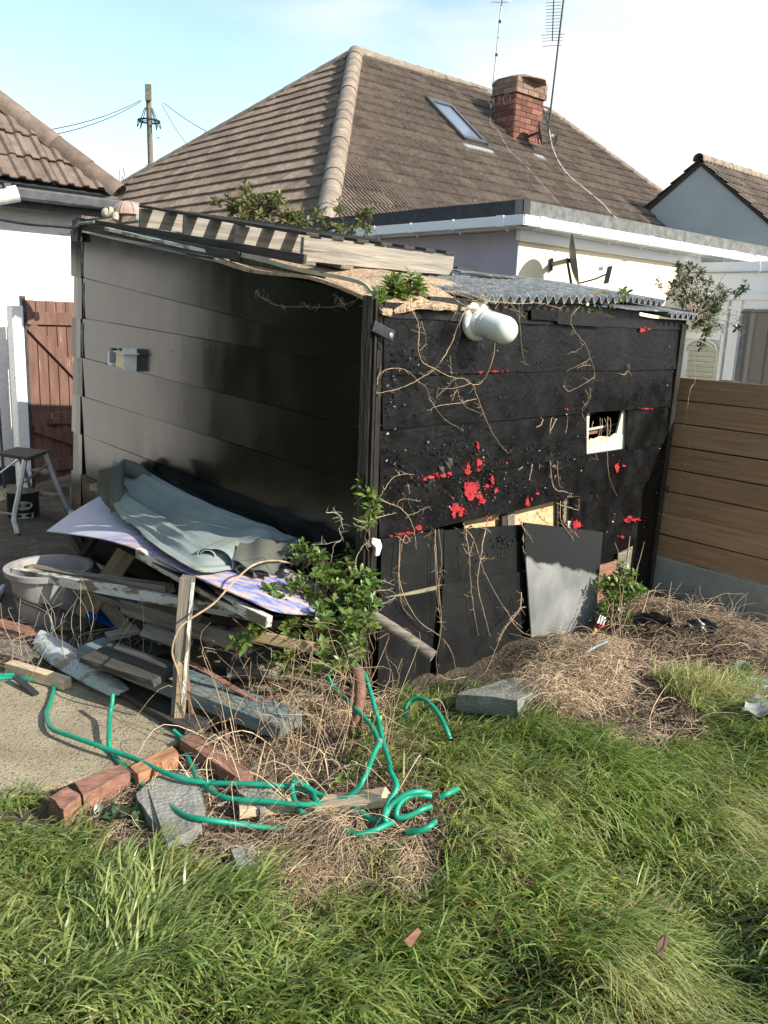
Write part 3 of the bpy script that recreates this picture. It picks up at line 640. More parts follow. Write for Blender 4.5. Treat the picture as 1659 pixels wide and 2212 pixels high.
    ll_=((A_-C1).dot(sL)); n2=tile_roof(bung,[C1,C0,A_],C1,Hl,sL,.33,ll_/19,4,'tile_brown','tile_brown_mass',125,(-1,50),20,None,h=.028)
    deck(bung,[C1,C0,A_],n2)
    # far slopes
    D0=C0+Hr*((C2-C1).dot(Hr)); MB().add([C0,D0,B_,A_],[(0,1,2,3)]).add([D0,C2,B_],[(0,1,2)]).obj('rear_slope','tile_brown',bung,rec=False)
    hipcap(bung,C1,A_,.155,.40); hipcap(bung,A_,B_,.12,.40); hipcap(bung,C0,A_,.11,.40); hipcap(bung,C2,B_,.11,.40)
    # house walls below the roof
    hh=C1.z-.12; cc=C1+Hr*.4+Hl*.4; l1=(C2-C1).dot(Hr)-.8; l2=(C0-C1).dot(Hl)-.8
    MB().box(cc+Hr*l1/2+Hl*l2/2-Zv*(C1.z/2+.06),l1,l2,hh,(Hr,Hl,Zv)).obj('house_wall','render_lilac',bung)
    # skylight
    nn=sR.cross(Hr); nn=nn if nn.z>0 else -nn
    a=Pl(917,220,C1,nn); b1=Pl(968,233,C1,nn); c=Pl(1052,325,C1,nn); d=Pl(992,304,C1,nn)
    cen=(a+b1+c+d)/4; wd=((b1-a).dot(Hr)+(c-d).dot(Hr))/2; hs=abs((a-d).dot(sR)); hs=(hs+abs((b1-c).dot(sR)))/2
    fb=MB()
    for dx,dy,sx_,sy in ((0,hs/2-.07,wd,.14),(0,-hs/2+.05,wd,.10),(-wd/2+.04,0,.08,hs),(wd/2-.04,0,.08,hs)): fb.box(cen+Hr*dx+sR*dy+nn*.07,sx_,sy,.09,(Hr,sR,nn))
    sk=fb.obj('skylight','dish_grey',bung,bevel=.006); MB().box(cen+nn*.07,wd-.15,hs-.2,.02,(Hr,sR,nn)).obj('pane','skylight_glass',sk)
    MB().box(cen-sR*(hs/2+.10)+nn*.035,wd+.12,.24,.01,(Hr,sR,nn)).obj('flashing','lead',sk)
    # chimney
    k0=chim.copy(); zb=k0.z-.5
    wr_=(Pl(1168,300,k0,Hl)-k0).dot(Hr); wl_=(Pl(1067,230,k0,Hr)-k0).dot(Hl)
    wr_=max(.5,wr_); wl_=max(.4,wl_)
    ztop=Pl(1118,164,k0-Hr*.04,Hl).z; zc=Pl(1113,198,k0,Hl).z
    ch=E_child('chimney',bung)
    MB().box(k0+Hr*wr_/2+Hl*wl_/2+Zv*((zc+zb)/2-k0.z),wr_-.03,wl_-.03,zc-zb,(Hr,Hl,Zv)).add([],[]).objinto(ch,'mortar')
    co=.045; MB().box(k0+Hr*wr_/2+Hl*wl_/2+Zv*((ztop+zc)/2-k0.z),wr_+2*co-.03,wl_+2*co-.03,ztop-zc-.01,(Hr,Hl,Zv)).obj('cap_core','mortar',ch)
    hgt=.108; bw=(wr_)/2.5
    bme={}
    def brick(c,ax,l,dp,m):
        key=(round(l,3),round(dp,3),m)
        if key not in bme:
            t=MB(); t.box(V(0,0,0),l-.014,dp,hgt-.014); me=mesh('brick',t.v,t.f); me.materials.append(MATS[m]); bme[key]=me
        o=bpy.data.objects.new('brick',bme[key]); COL.objects.link(o); o.parent=ch; X,Yq=ax; c=c+Yq*random.uniform(-.003,.003)
        o.matrix_basis=pmat(ch).inverted()@Matrix([[X.x,Yq.x,0,c.x],[X.y,Yq.y,0,c.y],[X.z,Yq.z,1,c.z],[0,0,0,1]])
    def courses(z0,z1,ox,m):
        k=max(1,round((z1-z0)/hgt))
        for r in range(k):
            z=z0+(r+.5)*(z1-z0)/k
            for d,o,ln in ((Hr,Hl,wr_+2*ox),(Hl,Hr,wl_+2*ox)):
                base=k0-Hr*ox-Hl*ox; x=-(bw/2 if r%2 else 0.); 
                while x<ln-.01:
                    a=max(0,x); e=min(ln,x+bw)
                    if e-a>.04:
                        for side in (0,1):
                            if side and random.random()<0: continue
                            off=o*(.0 if not side else (wl_+2*ox if d is Hr else wr_+2*ox))
                            c=base+d*((a+e)/2)+off+(o*.03 if not side else -o*.03); c.z=z; brick(c,(d,o),e-a,.075,m)
                    x+=bw
    courses(k0.z-.35,zc,0,'brick_red'); courses(zc,ztop,co,'brick_cap')
    cap=MB(); c=k0+Hr*wr_/2+Hl*wl_/2; c.z=ztop+.03; cap.lathe(c-Zv*.035,Zv,[(0,.62*max(wr_,wl_)),(.03,.56*wr_),(.09,.36*wr_),(.12,.18*wr_)],9)
    # irregular mortar flaunching
    o=cap.obj('flaunching','brick_cap',ch)
    for v in o.data.vertices: 
        v.co.x+=random.uniform(-.03,.03); v.co.y+=random.uniform(-.03,.03); v.co.z+=random.uniform(-.015,.015)
    MB().box(Pl(1158,335,C1,nn)+nn*.03,.30,.42,.012,(Hr,sR,nn)).obj('flashing','lead',ch)
    MB().box(chim+Hl*.35+sR*.0-Hr*.03+nn*.03,.07,.9,.012,(Hr,sR,nn)).obj('flashing','lead',ch)
    return k0,wr_,wl_,zc,ztop,nn,sR
def E_child(name,parent):
    # a part that carries sub-parts: its own mesh is filled in by objinto
    me=bpy.data.meshes.new(name); o=bpy.data.objects.new(name,me); COL.objects.link(o); o.parent=parent; o.matrix_basis=pmat(parent).inverted(); return o
def _objinto(s,o,m):
    me=mesh(o.name,s.v,s.f); me.materials.append(MATS[m]); o.data=me; return o
MB.objinto=_objinto
K0,CWR,CWL,CZC,CZT,NROOF,SROOF=build_bungalow()

def dish(name,label,c,wallpt,face_az,r,thick,arm=True,m='dish_grey'):
    e=E(name,wallpt,label,'satellite dish'); n=dirv(face_az); n=(n+Zv*.22).normalized(); a=Zv.cross(n).normalized(); u=n.cross(a)
    vs=[];fs=[];R_,S_=7,28
    for side,off in ((1,0),(-1,-.006)):
        b=len(vs)
        for i in range(R_+1):
            rr=r*i/R_
            for j in range(S_):
                q=2*math.pi*j/S_; vs.append(c+a*math.cos(q)*rr*.92+u*math.sin(q)*rr+n*(thick*(i/R_)**2+off))
        for i in range(R_):
            for j in range(S_): f=(b+i*S_+j,b+i*S_+(j+1)%S_,b+(i+1)*S_+(j+1)%S_,b+(i+1)*S_+j); fs.append(f if side>0 else f[::-1])
    n1=(R_+1)*S_
    for j in range(S_): p=R_*S_; fs.append((p+j,p+(j+1)%S_,n1+p+(j+1)%S_,n1+p+j))
    MB().add(vs,fs).obj('reflector',m,e,True,rec=False)
    b=MB(); b.bar(wallpt,c-n*.02,.05*r/.3,.05*r/.3); b.box(wallpt,.03,.12*r/.3,.15*r/.3); b.bar(c-n*.03+u*.1*r,c-n*.02-u*.9*r,.05*r/.3,.03*r/.3,n); b.obj('wall_bracket','dark_metal',e,bevel=.003)
    foot=c-u*.93*r+n*thick; tip=c-u*.78*r+n*r*1.25
    MB().tube(cr([foot,foot.lerp(tip,.6)-u*.01,tip],4),.011*r/.3,6).obj('feed_arm','dark_metal',e)
    l=MB(); l.box(tip+n*.03*r/.3-Zv*.01,.06*r/.3,.06*r/.3,.20*r/.3,(a,n,(Zv+n*.15).normalized())); l.obj('receiver','dark_metal',e,bevel=.006)
    MB().lathe(tip-n*.02*r/.3+u*.09*r/.3,-n,[(0,.035*r/.3),(.05*r/.3,.035*r/.3)],10).obj('feed_horn','white_chalk',e)
    return e
wp=Pl(1190,572,E0,Hl); cdish=Pl(1232,562,E0-Hl*.38,Hl)
dish('satellite_dish','large dark grey satellite dish on the cream wall above the corrugated roof',cdish,wp,100,.245,.05)
wp2=Pl(1139,296,K0,Hl); cd2=Pl(1163,287,K0-Hl*.34,Hl)
dish('satellite_dish','small dark satellite dish mounted low on the brick chimney',cd2,wp2,100,.25,.05)
def aerials():
    # mast left of the chimney
    p0=Pl(1060,236,K0+Hl*CWL,Hl); e=E('television_aerial',p0,'thin pale aerial mast left of the chimney with a small cross head at its top','aerial'); p1=p0+Zv*(Y(1071,-30,p0.y).z-p0.z)+V(.10,0,0)
    MB().tube([p0,p1],.018,6).obj('mast','galv',e)
    b=MB(); c=p0.lerp(p1,.90)
    b.bar(c-Hr*.05,c+Hl*.0+V(.28,-.1,.03),.02,.02)
    for k in range(3): q=c+V(.05+.08*k,-.03*k,.01*k); b.bar(q-V(.16,.1,0)*(1.-.2*k),q+V(.16,.1,0)*(1-.2*k),.012,.012)
    q=p0.lerp(p1,.865); b.bar(q-V(.22,.05,.0),q+V(.12,-.05,.01),.014,.014); b.obj('array','galv',e)
    for t in (.06,.1,.2,.45,.72):
        MB().box(p0.lerp(p1,t),.05,.05,.05).obj('clamp','dark_metal',e)
    # loops of cable brackets on the chimney's shaded side
    for i,(x,y) in enumerate(((1095,214),(1072,216))):
        c=Pl(x,y,K0-Hr*.03,Hr); MB().tube([c+Hl*math.cos(a)*.10+Zv*math.sin(a)*.10 for a in np.linspace(0,2*math.pi,17)],.008,5,False).obj('cable_loop','galv',e)
    # tall mast to the right
    p0=Pl(1183,282,K0,Hl)+Hr*.02; p1=V(p0.x+.12,p0.y,Y(1199,-40,p0.y).z)
    e=E('television_aerial',p0,'tall dark aerial mast right of the chimney with a long comb of rods','aerial')
    MB().tube([p0,p1],.022,6).obj('mast','dark_metal',e)
    bk=MB(); w0=V(p0.x,p0.y,p0.z)+Zv*.12
    for dz in (0,.16,.32):
        bk.bar(w0+Zv*dz,w0+Zv*dz-Hr*.30,.025,.025)
    bk.bar(w0,w0+Zv*.32-Hr*.28,.02,.02); bk.bar(w0-Hr*.28,w0+Zv*.32,.02,.02); bk.obj('wall_bracket','dark_metal',e)
    c=Y(1196,62,p1.y-.05); d=V(-.05,-.96,-.10).normalized(); s=V(1,-.12,0.05).normalized()
    # rods seen from underneath along the boom
    a=Y(1193,88,p1.y+.4); b_=Y(1197,-25,p1.y-1.0); b=MB(); b.bar(a,b_,.02,.02)
    for i in range(17): q=a.lerp(b_,i/16); b.bar(q-s*(.15 if i>2 else .22),q+s*(.15 if i>2 else .22),.008,.008)
    b.bar(a+Zv*.12-s*.25,a+Zv*.12+s*.25,.01,.01); b.bar(a-Zv*.1-s*.2,a-Zv*.1+s*.2,.01,.01); b.obj('array','dark_metal',e)
    for n_,pts,m in (('aerial_cable',((1184,285),(1190,320),(1205,355),(1228,385),(1270,420),(1300,445),(1325,473),(1360,487)),'white_chalk'),('aerial_cable',((1062,242),(1056,262),(1060,276),(1075,290),(1095,327),(1130,360),(1165,400),(1215,455)),'mortar')):
        P=[Pl(x,y,C1,NROOF)+NROOF*.05 for x,y in pts]; o=MB().tube(cr(P,4),.009,5).obj(n_,m,None,True)
        tag(o,'pale cable running down the tiled roof from the tall dark mast' if m=='white_chalk' else 'greyish cable running down the tiles left of the chimney to the flat roof edge','cable')
aerials()
def pole():
    p=Y(331,360,26.); p.z=0; top=Y(326,184,26.); e=E('telegraph_pole',p,'weathered wooden telegraph pole with a ring of wires against the sky','telegraph pole')
    q=V(p.x-.1,p.y,top.z); MB().tube([p,q],[.09,.075],10).obj('pole','wood_grey',e,True)
    MB().box(q-Zv*.22+V(.03,-.12,0),.17,.08,.42).obj('terminal_box','wood_grey',e)
    c=q-Zv*.95; b=MB(); b.tube([c+V(math.cos(a)*.30,math.sin(a)*.30,0) for a in np.linspace(0,2*math.pi,21)],.028,5,False)
    for a in range(4): b.bar(c,c+V(math.cos(a*1.57)*.30,math.sin(a*1.57)*.30,0),.03,.02)
    for a in range(8): an=a*.785+.3; b.tube(cr([c+V(math.cos(an)*.30,math.sin(an)*.30,0),c+V(math.cos(an)*.32,math.sin(an)*.3,-.18),c+V(.1*math.cos(an),.1*math.sin(an),.35)],4),.012,4)
    b.obj('wire_ring','dark_metal',e)
    s=MB()
    for k in range(7): s.bar(p+Zv*(top.z-1.4-k*.75)+V((-1)**k*.12,-.05,0),p+Zv*(top.z-1.4-k*.75)+V((-1)**k*.22,-.05,0),.02,.02)
    s.obj('step_iron','dark_metal',e)
    for (x0,y0,x1,y1,yy,dip,lb) in ((300,216,0,292,17,.35,'upper thin wire from the pole to the left roof'),(300,219,0,306,16.5,.4,'lower thin wire from the pole to the left roof'),(348,222,560,330,21,.3,'thin wire sagging from the pole towards the tiled roof'),(345,226,420,330,24,.2,'short steep wire dropping from the pole behind the roof')):
        a=Y(x0+5,y0,26); bq=Y(x1,y1,yy); P=[a.lerp(bq,t)-Zv*dip*4*t*(1-t)*.5 for t in np.linspace(0,1,14)]
        tag(MB().tube(P,.010,4).obj('overhead_wire','dark_metal'),lb,'wire')
pole()
# ------------------------------------------------------------------ white house at the left
def white_house():
    wb=G(60,1045); n=-Hl; e=E('white_house',wb,'white rendered bungalow at the left edge with a red brown tiled hipped roof','house')
    ev=wb+n*.34
    z0=Pl(258,425,ev,n).z; rx=(Pl(257,415,ev,n)-ev).dot(Hr)
    ce=ev+Hr*rx; ce.z=z0+.02
    wr=(Pl(176,470,wb,n)-wb).dot(Hr)
    lft=(V(-5.97,5.88,0)-wb).dot(Hr)
    MB().box(wb+Hr*((wr+lft)/2)-n*.12+Zv*(z0/2-.02),wr-lft,.24,z0-.06,(Hr,Hl,Zv)).obj('wall','render_white',e)
    MB().box(wb+Hr*(wr-.12)+Hl*2.5+Zv*(z0/2-.02),.24,5,z0-.08,(Hr,Hl,Zv)).obj('wall','render_white',e)
    # roof
    pd=(Hl-Hr); t=4.; top=None
    f=lambda k:None
    best=None
    for i in range(300):
        pit=math.radians(25+i*.08); tp=ce+pd*t+Zv*(t*math.tan(pit)); a,b=pxy(ce),pxy(tp); u=(0-a[0])/(b[0]-a[0]); er=abs(a[1]+u*(b[1]-a[1])-222)
        if best is None or er<best[0]: best=(er,pit)
    pit=best[1]; tp=ce+pd*t+Zv*(t*math.tan(pit)); s=(Hl*math.cos(pit)+Zv*math.sin(pit)).normalized()
    lf=ce-Hr*9.4; tl=lf+Hl*t+Zv*(t*math.tan(pit))+Hr*t
    nn=tile_roof(e,[lf,ce,tp,tl],ce,Hr,s,.30,.34,2,'tile_red','tile_red',110,(-32,2),14,None,h=.026,jit=.008)
    deck(e,[lf,ce,tp,tl],nn)
    s2=(-Hr*math.cos(pit)+Zv*math.sin(pit)).normalized(); MB().add([ce,ce+Hl*2*t,tp],[(0,1,2)]).obj('side_slope','tile_red',e,rec=False)
    hipcap(e,ce,tp,.12,.38,'tile_red',.03)
    # gutter, soffit, fascia
    b=MB(); b.box(ev+Hr*(rx-4.6)+Zv*(z0-.09),9.3,.12,.11,(Hr,Hl,Zv)); b.obj('gutter','gutter_black',e,bevel=.02)
    b=MB(); b.box(ev+Hr*(rx-4.7)+Hl*.19+Zv*(z0-.12),9.2,.24,.02,(Hr,Hl,Zv)); b.box(ev+Hr*(rx-4.7)+Hl*.08+Zv*(z0-.13),9.2,.025,.16,(Hr,Hl,Zv)); b.obj('soffit','gutter_black',e)
    for t_ in (-1.1,-2.5): MB().box(ev+Hr*(rx+t_)+n*.07+Zv*(z0-.09),.06,.03,.14,(Hr,Hl,Zv)).obj('gutter_bracket','gutter_black',e)
    g=ev+Hr*(rx+.12)+Zv*(z0-.11); MB().tube([g,g+Hr*.22+Zv*.01],.05,8).obj('gutter_outlet','gutter_black',e)
    # corner downpipe behind the gate and dark plinth
    MB().box(wb+Hr*((wr+lft)/2)+n*.02+Zv*.10,wr-lft,.05,.2,(Hr,Hl,Zv)).obj('plinth','gutter_black',e)
    # curled hip iron
    h=Y(259,398,ce.y); P=[h+Hr*(x*.5)*.01+Zv*z*.01 for x,z in ((0,-4),(0,6),(1.5,13),(6,16),(10,13),(11,8),(8,5.5),(5.5,8))]
    MB().tube(cr(P,5),.009,6).obj('hip_iron','galv',e,True)
    # tubular white fitting under the eave
    a=Pl(-30,432,wb+n*.55,n); b_=Pl(40,419,wb+n*.62,n); d=(b_-a).normalized()
    f=E('wall_light',a,'white tubular wall fitting with a hollow round end under the left eave','wall light')
    t=MB(); t.tube([a,b_,b_,b_-d*.07],[.062,.066,.048,.046],18,False); t.obj('tube','white_chalk',f,True)
    MB().tube([b_-d*.05,b_-d*.045],[.046,.046],18).obj('lens','lead',f); MB().tube([b_-d*.1+Zv*.07,b_-d*.02+Zv*.07],[.01,.01],6).obj('clip','white_chalk',f)
    MB().bar(a-Zv*.05,a-Zv*.16-n*.55,.04,.05).obj('wall_bracket','white_chalk',f)
    return wb,n
WB,WN=white_house()
def gate():
    n=WN; a=G(74,1062); g=dirv(38); gn=V(g.y,-g.x,0); gn=gn if gn.y<0 else -gn
    def q(x,y,o=0.): return Pl(x,y,a+gn*o,gn)
    zt=q(54,649).z; e=E('garden_gate',a,'worn red brown boarded garden gate between the white wall and the black shed','gate'); x0=(q(56,800)-a).dot(g)*0
    wd=.105
    for i in range(9):
        c=a+g*(wd*(i+.5)); b=MB(); b.box(c+Zv*(zt/2+.03),wd-.008,.022,zt-.05+random.uniform(-.006,.006),(g,gn,Zv)); b.obj('board','gate_red',e,bevel=.004)
    z1=q(100,688).z; z2=q(100,905).z
    for z in (z1,z2,.25): MB().box(a+g*wd*4.5+gn*.025+Zv*z,wd*9,.028,.12,(g,gn,Zv)).obj('rail','gate_red',e,bevel=.003)
    for (za,zb) in ((z1-.07,z2+.09),(z2-.07,.32)):
        MB().bar(a+g*.03+gn*.026+Zv*za,a+g*(wd*9-.1)+gn*.026+Zv*zb,.03,.10,gn.cross(g)).obj('brace','gate_red',e,bevel=.003)
    MB().box(a-g*.02+Zv*(zt/2+.02),.035,.05,zt+.04,(g,gn,Zv)).obj('frame_edge','gutter_black',e)
    MB().box(a+g*.22+gn*.045+Zv*(z2-.02),.11,.03,.06,(g,gn,Zv)).obj('latch','gate_red',e,bevel=.006)
    o=MB().box(a-g*.10+Zv*(zt/2-.02),.11,.11,zt-.06,(g,gn,Zv)).obj('gate_post','render_white',None,bevel=.01); tag(o,'rendered white pier beside the hinged edge of the red gate','post')
    # board lying at the foot of the gate
    tag(timber('timber_offcut',Y(82,1057,8.0),Y(162,1035,7.9),.03,.10,'wood_grey',None,rag=.01),'weathered grey board lying at the foot of the red gate','plank')
gate()
# ------------------------------------------------------------------ white porch at the right
def porch():
    Q=E0+Hr*2.999; n=-Hr; d=-Hl
    def q(x,y,o=0.): return Pl(x,y,Q+n*o,n)
    zt=q(1560,566).z; L=3.2
    e=E('porch',Q,'white panelled porch with a glazed door above the brown fence','porch')
    MB().box(Q+d*(L/2+.0)+Hr*.05+Zv*(zt/2),L,.1,zt,(d,Hr,Zv)).obj('wall','upvc',e)
    MB().box(Q+d*(L/2)+n*.012+Zv*(q(1600,588).z),L,.02,.012,(d,Hr,Zv)).obj('panel_joint','lead',e)
    def rect(name,x0,y0,x1,y1,o,th,m,par=e,inset=0.):
        a,b=q(x0,(y0+y1)/2,o),q(x1,(y0+y1)/2,o); z1=q((x0+x1)/2,y0,o).z; z0=q((x0+x1)/2,y1,o).z
        c=(a+b)/2; c.z=(z0+z1)/2; return MB().box(c,abs((b-a).dot(d))-inset,th,abs(z1-z0)-inset,(d,Hr,Zv)).obj(name,m,par,bevel=.002)
    # window
    wf=rect('window',1478,652,1556,900,.02,.03,'upvc'); rect('pane',1484,662,1550,718,.040,.006,'blind',wf); 
    o=rect('blind',1484,736,1546,900,.040,.006,'blind',wf)
    a=q(1484,0,.05);b=q(1546,0,.05)
    for k in range(22):
        z=q(1515,742+k*5.5,.05).z; c=(q(1484,770,.046)+q(1546,770,.046))/2; c.z=z; MB().box(c,(q(1546,770)-q(1484,770)).length-.02,.010,.010,(d,Hr,Zv)).obj('slat','render_lilac' if k%2 else 'blind',wf)
    P=[q(1481+34*(1-math.cos(t)),757-24*math.sin(t),.055) for t in np.linspace(0,math.pi,14)]; MB().tube(P,.012,6).obj('arch_bar','upvc',wf)
    rect('sill',1476,722,1558,733,.04,.05,'upvc',wf)
    # door
    df=rect('door',1566,640,1760,930,.03,.05,'upvc'); 
    rect('pane',1590,668,1740,900,.057,.006,'room_beige',df)
    for x0,x1,m in ((1590,1600,'lead'),(1600,1606,'dark_metal'),(1609,1617,'upvc'),(1617,1622,'wood_tan'),(1648,1652,'dark_metal')): rect('curtain_fold' if m!='dark_metal' else 'leaded_bar',x0,672,x1,900,.064,.006,m,df)
    rect('leaded_bar',1590,674,1740,677,.070,.006,'dark_metal',df)
    rect('glass',1590,668,1740,900,.076,.004,'window_glass',df)
    for x0,x1 in ((1553,1560),(1580,1588)): rect('frame_trim',x0,648,x1,900,.06,.03,'upvc',df)
    rect('frame_trim',1556,636,1760,648,.06,.03,'upvc',df)
    b=MB(); b.tube(cr([q(1620,545,.3),q(1640,560,.3),q(1642,585,.3),q(1636,590,.25)],5),.008,5); o=b.obj('loose_cable','white_chalk'); tag(o,'loose white cable looping over the gutter at the right edge','cable')
porch()
# ------------------------------------------------------------------ neighbour's gable far right
def gable():
    y=19.; ap=Y(1515,353,y); n=-Hr
    e=E('neighbour_house',V(ap.x,ap.y,0),'pale blue rendered gable house with a brown tiled roof at the right edge','house')
    def q(x,y_,o=0.): return Pl(x,y_,ap+n*o,n)
    l=q(1434,424); r=q(1659,478); dl=(l-ap).dot(-Hl); 
    far=ap+(l-ap)*1.0; near=ap+(r-ap)*2.2; far2=ap+(l-ap)*2.2
    MB().prism([far2,V(far2.x,far2.y,0),V(near.x,near.y,0),near,ap],-n*.2).obj('gable_wall','render_blue',e)
    # slopes
    for p,s in ((near,1),(far2,-1)):
        sl=(p-ap); sd_=sl.normalized(); Ln=sl.length; o0=p+Zv*.06
        nn=tile_roof(e,[o0-Hr*.12,ap+Zv*.06-Hr*.12,ap+Zv*.06+Hr*9,o0+Hr*9],o0-Hr*.12,Hr,-sd_,.33,.36,2,'tile_brown','tile_brown_mass',120 if s>0 else 20,(0,28),int(Ln/.36)+1,None,h=.03,jit=.01)
    hipcap(e,ap-Hr*.15+Zv*.08,ap+Hr*9+Zv*.08,.12,.42)
    MB().bar(ap+n*.02,near+n*.02,.05,.07,Zv.cross(near-ap).normalized().cross((near-ap).normalized())).bar(ap+n*.022,far2+n*.022,.05,.07).obj('verge_board','wood_dark',e)
gable()
# ------------------------------------------------------------------ fence
def fence():
    o=V(2.13,6.07,0); f0=ray(-730,653); f=Vector((f0[0],f0[1],0)).normalized(); n=V(f.y,-f.x,0); n=n if n.x<0 else -n
    if n.y>0: n=-n
    def q(x,y,k=0.): return Pl(x,y,o+n*k,n)
    zt=q(1600,825).z; zb=q(1600,1247).z; e=E('garden_fence',o,'brown horizontal board fence on a concrete base right of the black shed','fence')
    nb=8; h=(zt-zb)/nb; L0,L1=-.6,1.15
    for i in range(nb):
        z=zb+h*(i+.5)
        a=o-f*L1+Zv*z; b=o-f*L0+Zv*z
        vs=timber('board',a+n*random.uniform(-.002,.002),b,.026,h-.007,'fence_wood',e,seg=4,warp=.002,seed=i,bevel=.004)
    MB().box(o-f*((L0+L1)/2)+Zv*(zb/2-.13)+n*.012,L1-L0,.05,zb+.26-.006,(f,n,Zv)).obj('gravel_board','gravel_board',e,bevel=.006)
    MB().box(o-f*((L0+L1)/2)-n*.05+Zv*(zt/2),.1,.1,zt,(f,n,Zv)).obj('post','wood_dark',e)
    MB().box(o-f*((L0+L1)/2)-n*.03+Zv*((zt+zb)/2),L1-L0,.02,zt-zb-.03,(f,n,Zv)).obj('backing','wood_dark',e)
    return o,f,n
FO,FD,FN=fence()

# ------------------------------------------------------------------ the black shed
shed=E('shed',B0,'leaning black tarred timber shed with peeling red paint and a patched corrugated roof','shed')
def strip(name,top,bot,fn,m,off_t=.002,off_b=.014,th=.018,seg=14,par=None,rag=.0015,n=None,seed=0,spl=None):
    """a board given by its picture corners: top=(x0,y0,x1,y1) bot=(x0,y0,x1,y1)"""
    r=random.Random(seed+int(top[0]+top[1]*7)); n=n or (nR if fn is wR else nL); b=MB(); F_=[];K_=[]
    for i in range(seg+1):
        t=i/seg; a=fn(top[0]+(top[2]-top[0])*t,top[1]+(top[3]-top[1])*t,off_t); c=fn(bot[0]+(bot[2]-bot[0])*t,bot[1]+(bot[3]-bot[1])*t,off_b)
        j=r.uniform(-rag,rag); c=c+Vector(Uv)*j*1.5; wv=.0025*math.sin(t*9+seed*2.1); a=a+n*wv; c=c+n*wv
        F_.append((a,c)); K_.append((a-n*th,c-n*th))
    vs=[];
    for (a,c),(d,e) in zip(F_,K_): vs+=[a,c,d,e]
    fs=[]
    for i in range(seg):
        o=i*4; p=o+4; fs+=[(o,o+1,p+1,p),(o+2,p+2,p+3,o+3),(o+1,o+3,p+3,p+1),(o,p,p+2,o+2)]
    fs+=[(0,2,3,1),(seg*4,seg*4+1,seg*4+3,seg*4+2)]
    b.add(vs,fs); return b.obj(name,m,par if par is not None else shed)
def build_shed():
    # left wall boards
    top=(157,497,806,640)
    L=[top,(157,594,802,758),(157,683,801,794),(157,767,798,929),(157,849,795,1050),(157,930,791,1173),(157,1015,788,1297),(157,1098,784,1418),(157,1182,780,1545)]
    for i in range(len(L)-1):
        a,b=L[i],L[i+1]; x0=166 if i<3 else 159
        f=lambda l,x:l[1]+(l[3]-l[1])*(x-l[0])/(l[2]-l[0])
        x1=804-3*i
        strip('board',(x0,f(a,x0)+.7,x1,f(a,x1)+.7),(x0,f(b,x0)-.5,x1,f(b,x1)-.5),wL,'black_gloss',off_t=.0095,off_b=.012,seed=i,rag=.0008)
        # corner cover pieces at the far end
        xs=(155,174) if i%2==0 else (159,177)
        strip('corner_cover',(xs[0]-(2 if i==0 else 0),f(a,xs[0])+1,xs[1],f(a,xs[1])+1),(xs[0]-1,f(b,xs[0])+2,xs[1],f(b,xs[1])+2),wL,'black_gloss',off_t=.014,off_b=.026,th=.01,seg=2,seed=40+i)
        if i in(0,1,2): strip('joint_strip',(xs[1]+1,f(a,xs[1])+12,xs[1]+3.6,f(a,xs[1]+3)+12),(xs[1]+1,f(b,xs[1])-1,xs[1]+3.2,f(b,xs[1]+3)-1),wL,'asbestos',off_t=.016,off_b=.016,th=.006,seg=2,seed=50+i)
    # right wall boards
    R_=[(830,652,1486,692),(828,687,1476,713),(826,810,1466,797),(822,929,1458,878),(818,1051,1437,959),(816,1169,1428,1034),(815,1290,1419,1110),(812,1390,1409,1183),(810,1480,1402,1278)]
    f=lambda l,x:l[1]+(l[3]-l[1])*(x-l[0])/(l[2]-l[0])
    def rb(i,x0,x1,**k):
        a,b=R_[i],R_[i+1]; e=(x0+x1)/2; s0=0 if i==0 else 2.5
        g=lambda l,x:f(l,x)
        return strip('board',(x0,g(a,x0)-s0,x1,g(a,x1)-s0),(x0-(x1-x0)*0,g(b,x0),x1-((x1>1380)*8),g(b,x1)),wR,'black_tar',seed=20+i,seg=max(4,int((x1-x0)/40)),rag=.003,**k)
    rb(0,832,1484); rb(1,830,1476); rb(2,826,1466); rb(3,822,1267); rb(3,1358,1458); rb(4,819,1437)
    rb(5,1238,1426); rb(6,1240,1414); rb(7,1238,1404)
    # broken upper board edge and patches
    P=[wR(x,y,.022) for x,y in ((866,687),(845,662),(833,655),(1000,655),(1060,690))]
    strip('patch_board',(1205,672,1302,680),(1205,700,1301,707),wR,'black_panel',off_t=.03,off_b=.032,th=.012,seg=3)
    strip('patch_board',(1148,668,1206,672),(1148,690,1205,694),wR,'black_tar',off_t=.028,off_b=.03,th=.012,seg=3)
    # corner uprights
    for (x0,x1,y0,x2,x3,y1,o,t_) in ((803,812,640,776,785,1480,.030,.03),(812,818,645,786,792,1480,.045,.03),(818,829,655,793,806,1490,.030,.03)):
        strip('corner_post',(x0,y0,x1,y0+1),(x2,y1,x3,y1),wR,'black_trim',off_t=o,off_b=o,th=.06,seg=2,seed=x0)
    for k in range(9):
        y=690+k*52; x=823-3.4*k; strip('tar_lump',(x-3,y,x+2,y+1),(x-3,y+random.uniform(6,16),x+3,y+random.uniform(6,16)),wR,'tar_flake',off_t=.036,off_b=.037,th=.008,seg=2,seed=k)
    strip('edge_post',(1475,700,1484,702),(1402,1270,1409,1272),wR,'black_trim',off_t=.022,off_b=.022,th=.08,seg=10,rag=.006)
    MB().box(wR(1436,1058,.03),.05,.03,.05,(Rv,nR,Uv)).obj('hinge_block','dark_metal',shed)
    # end wall beyond the right corner (closes the box) and back walls, floor, inside linings
    Uw=Vector(Uv); c=wR(1484,700,-.02); lo=wR(1404,1275,-.02)
    MB().prism([c,c+Lv*3.1,lo+Lv*3.1,lo],Rv*-.03).obj('far_side_wall','black_tar',shed)
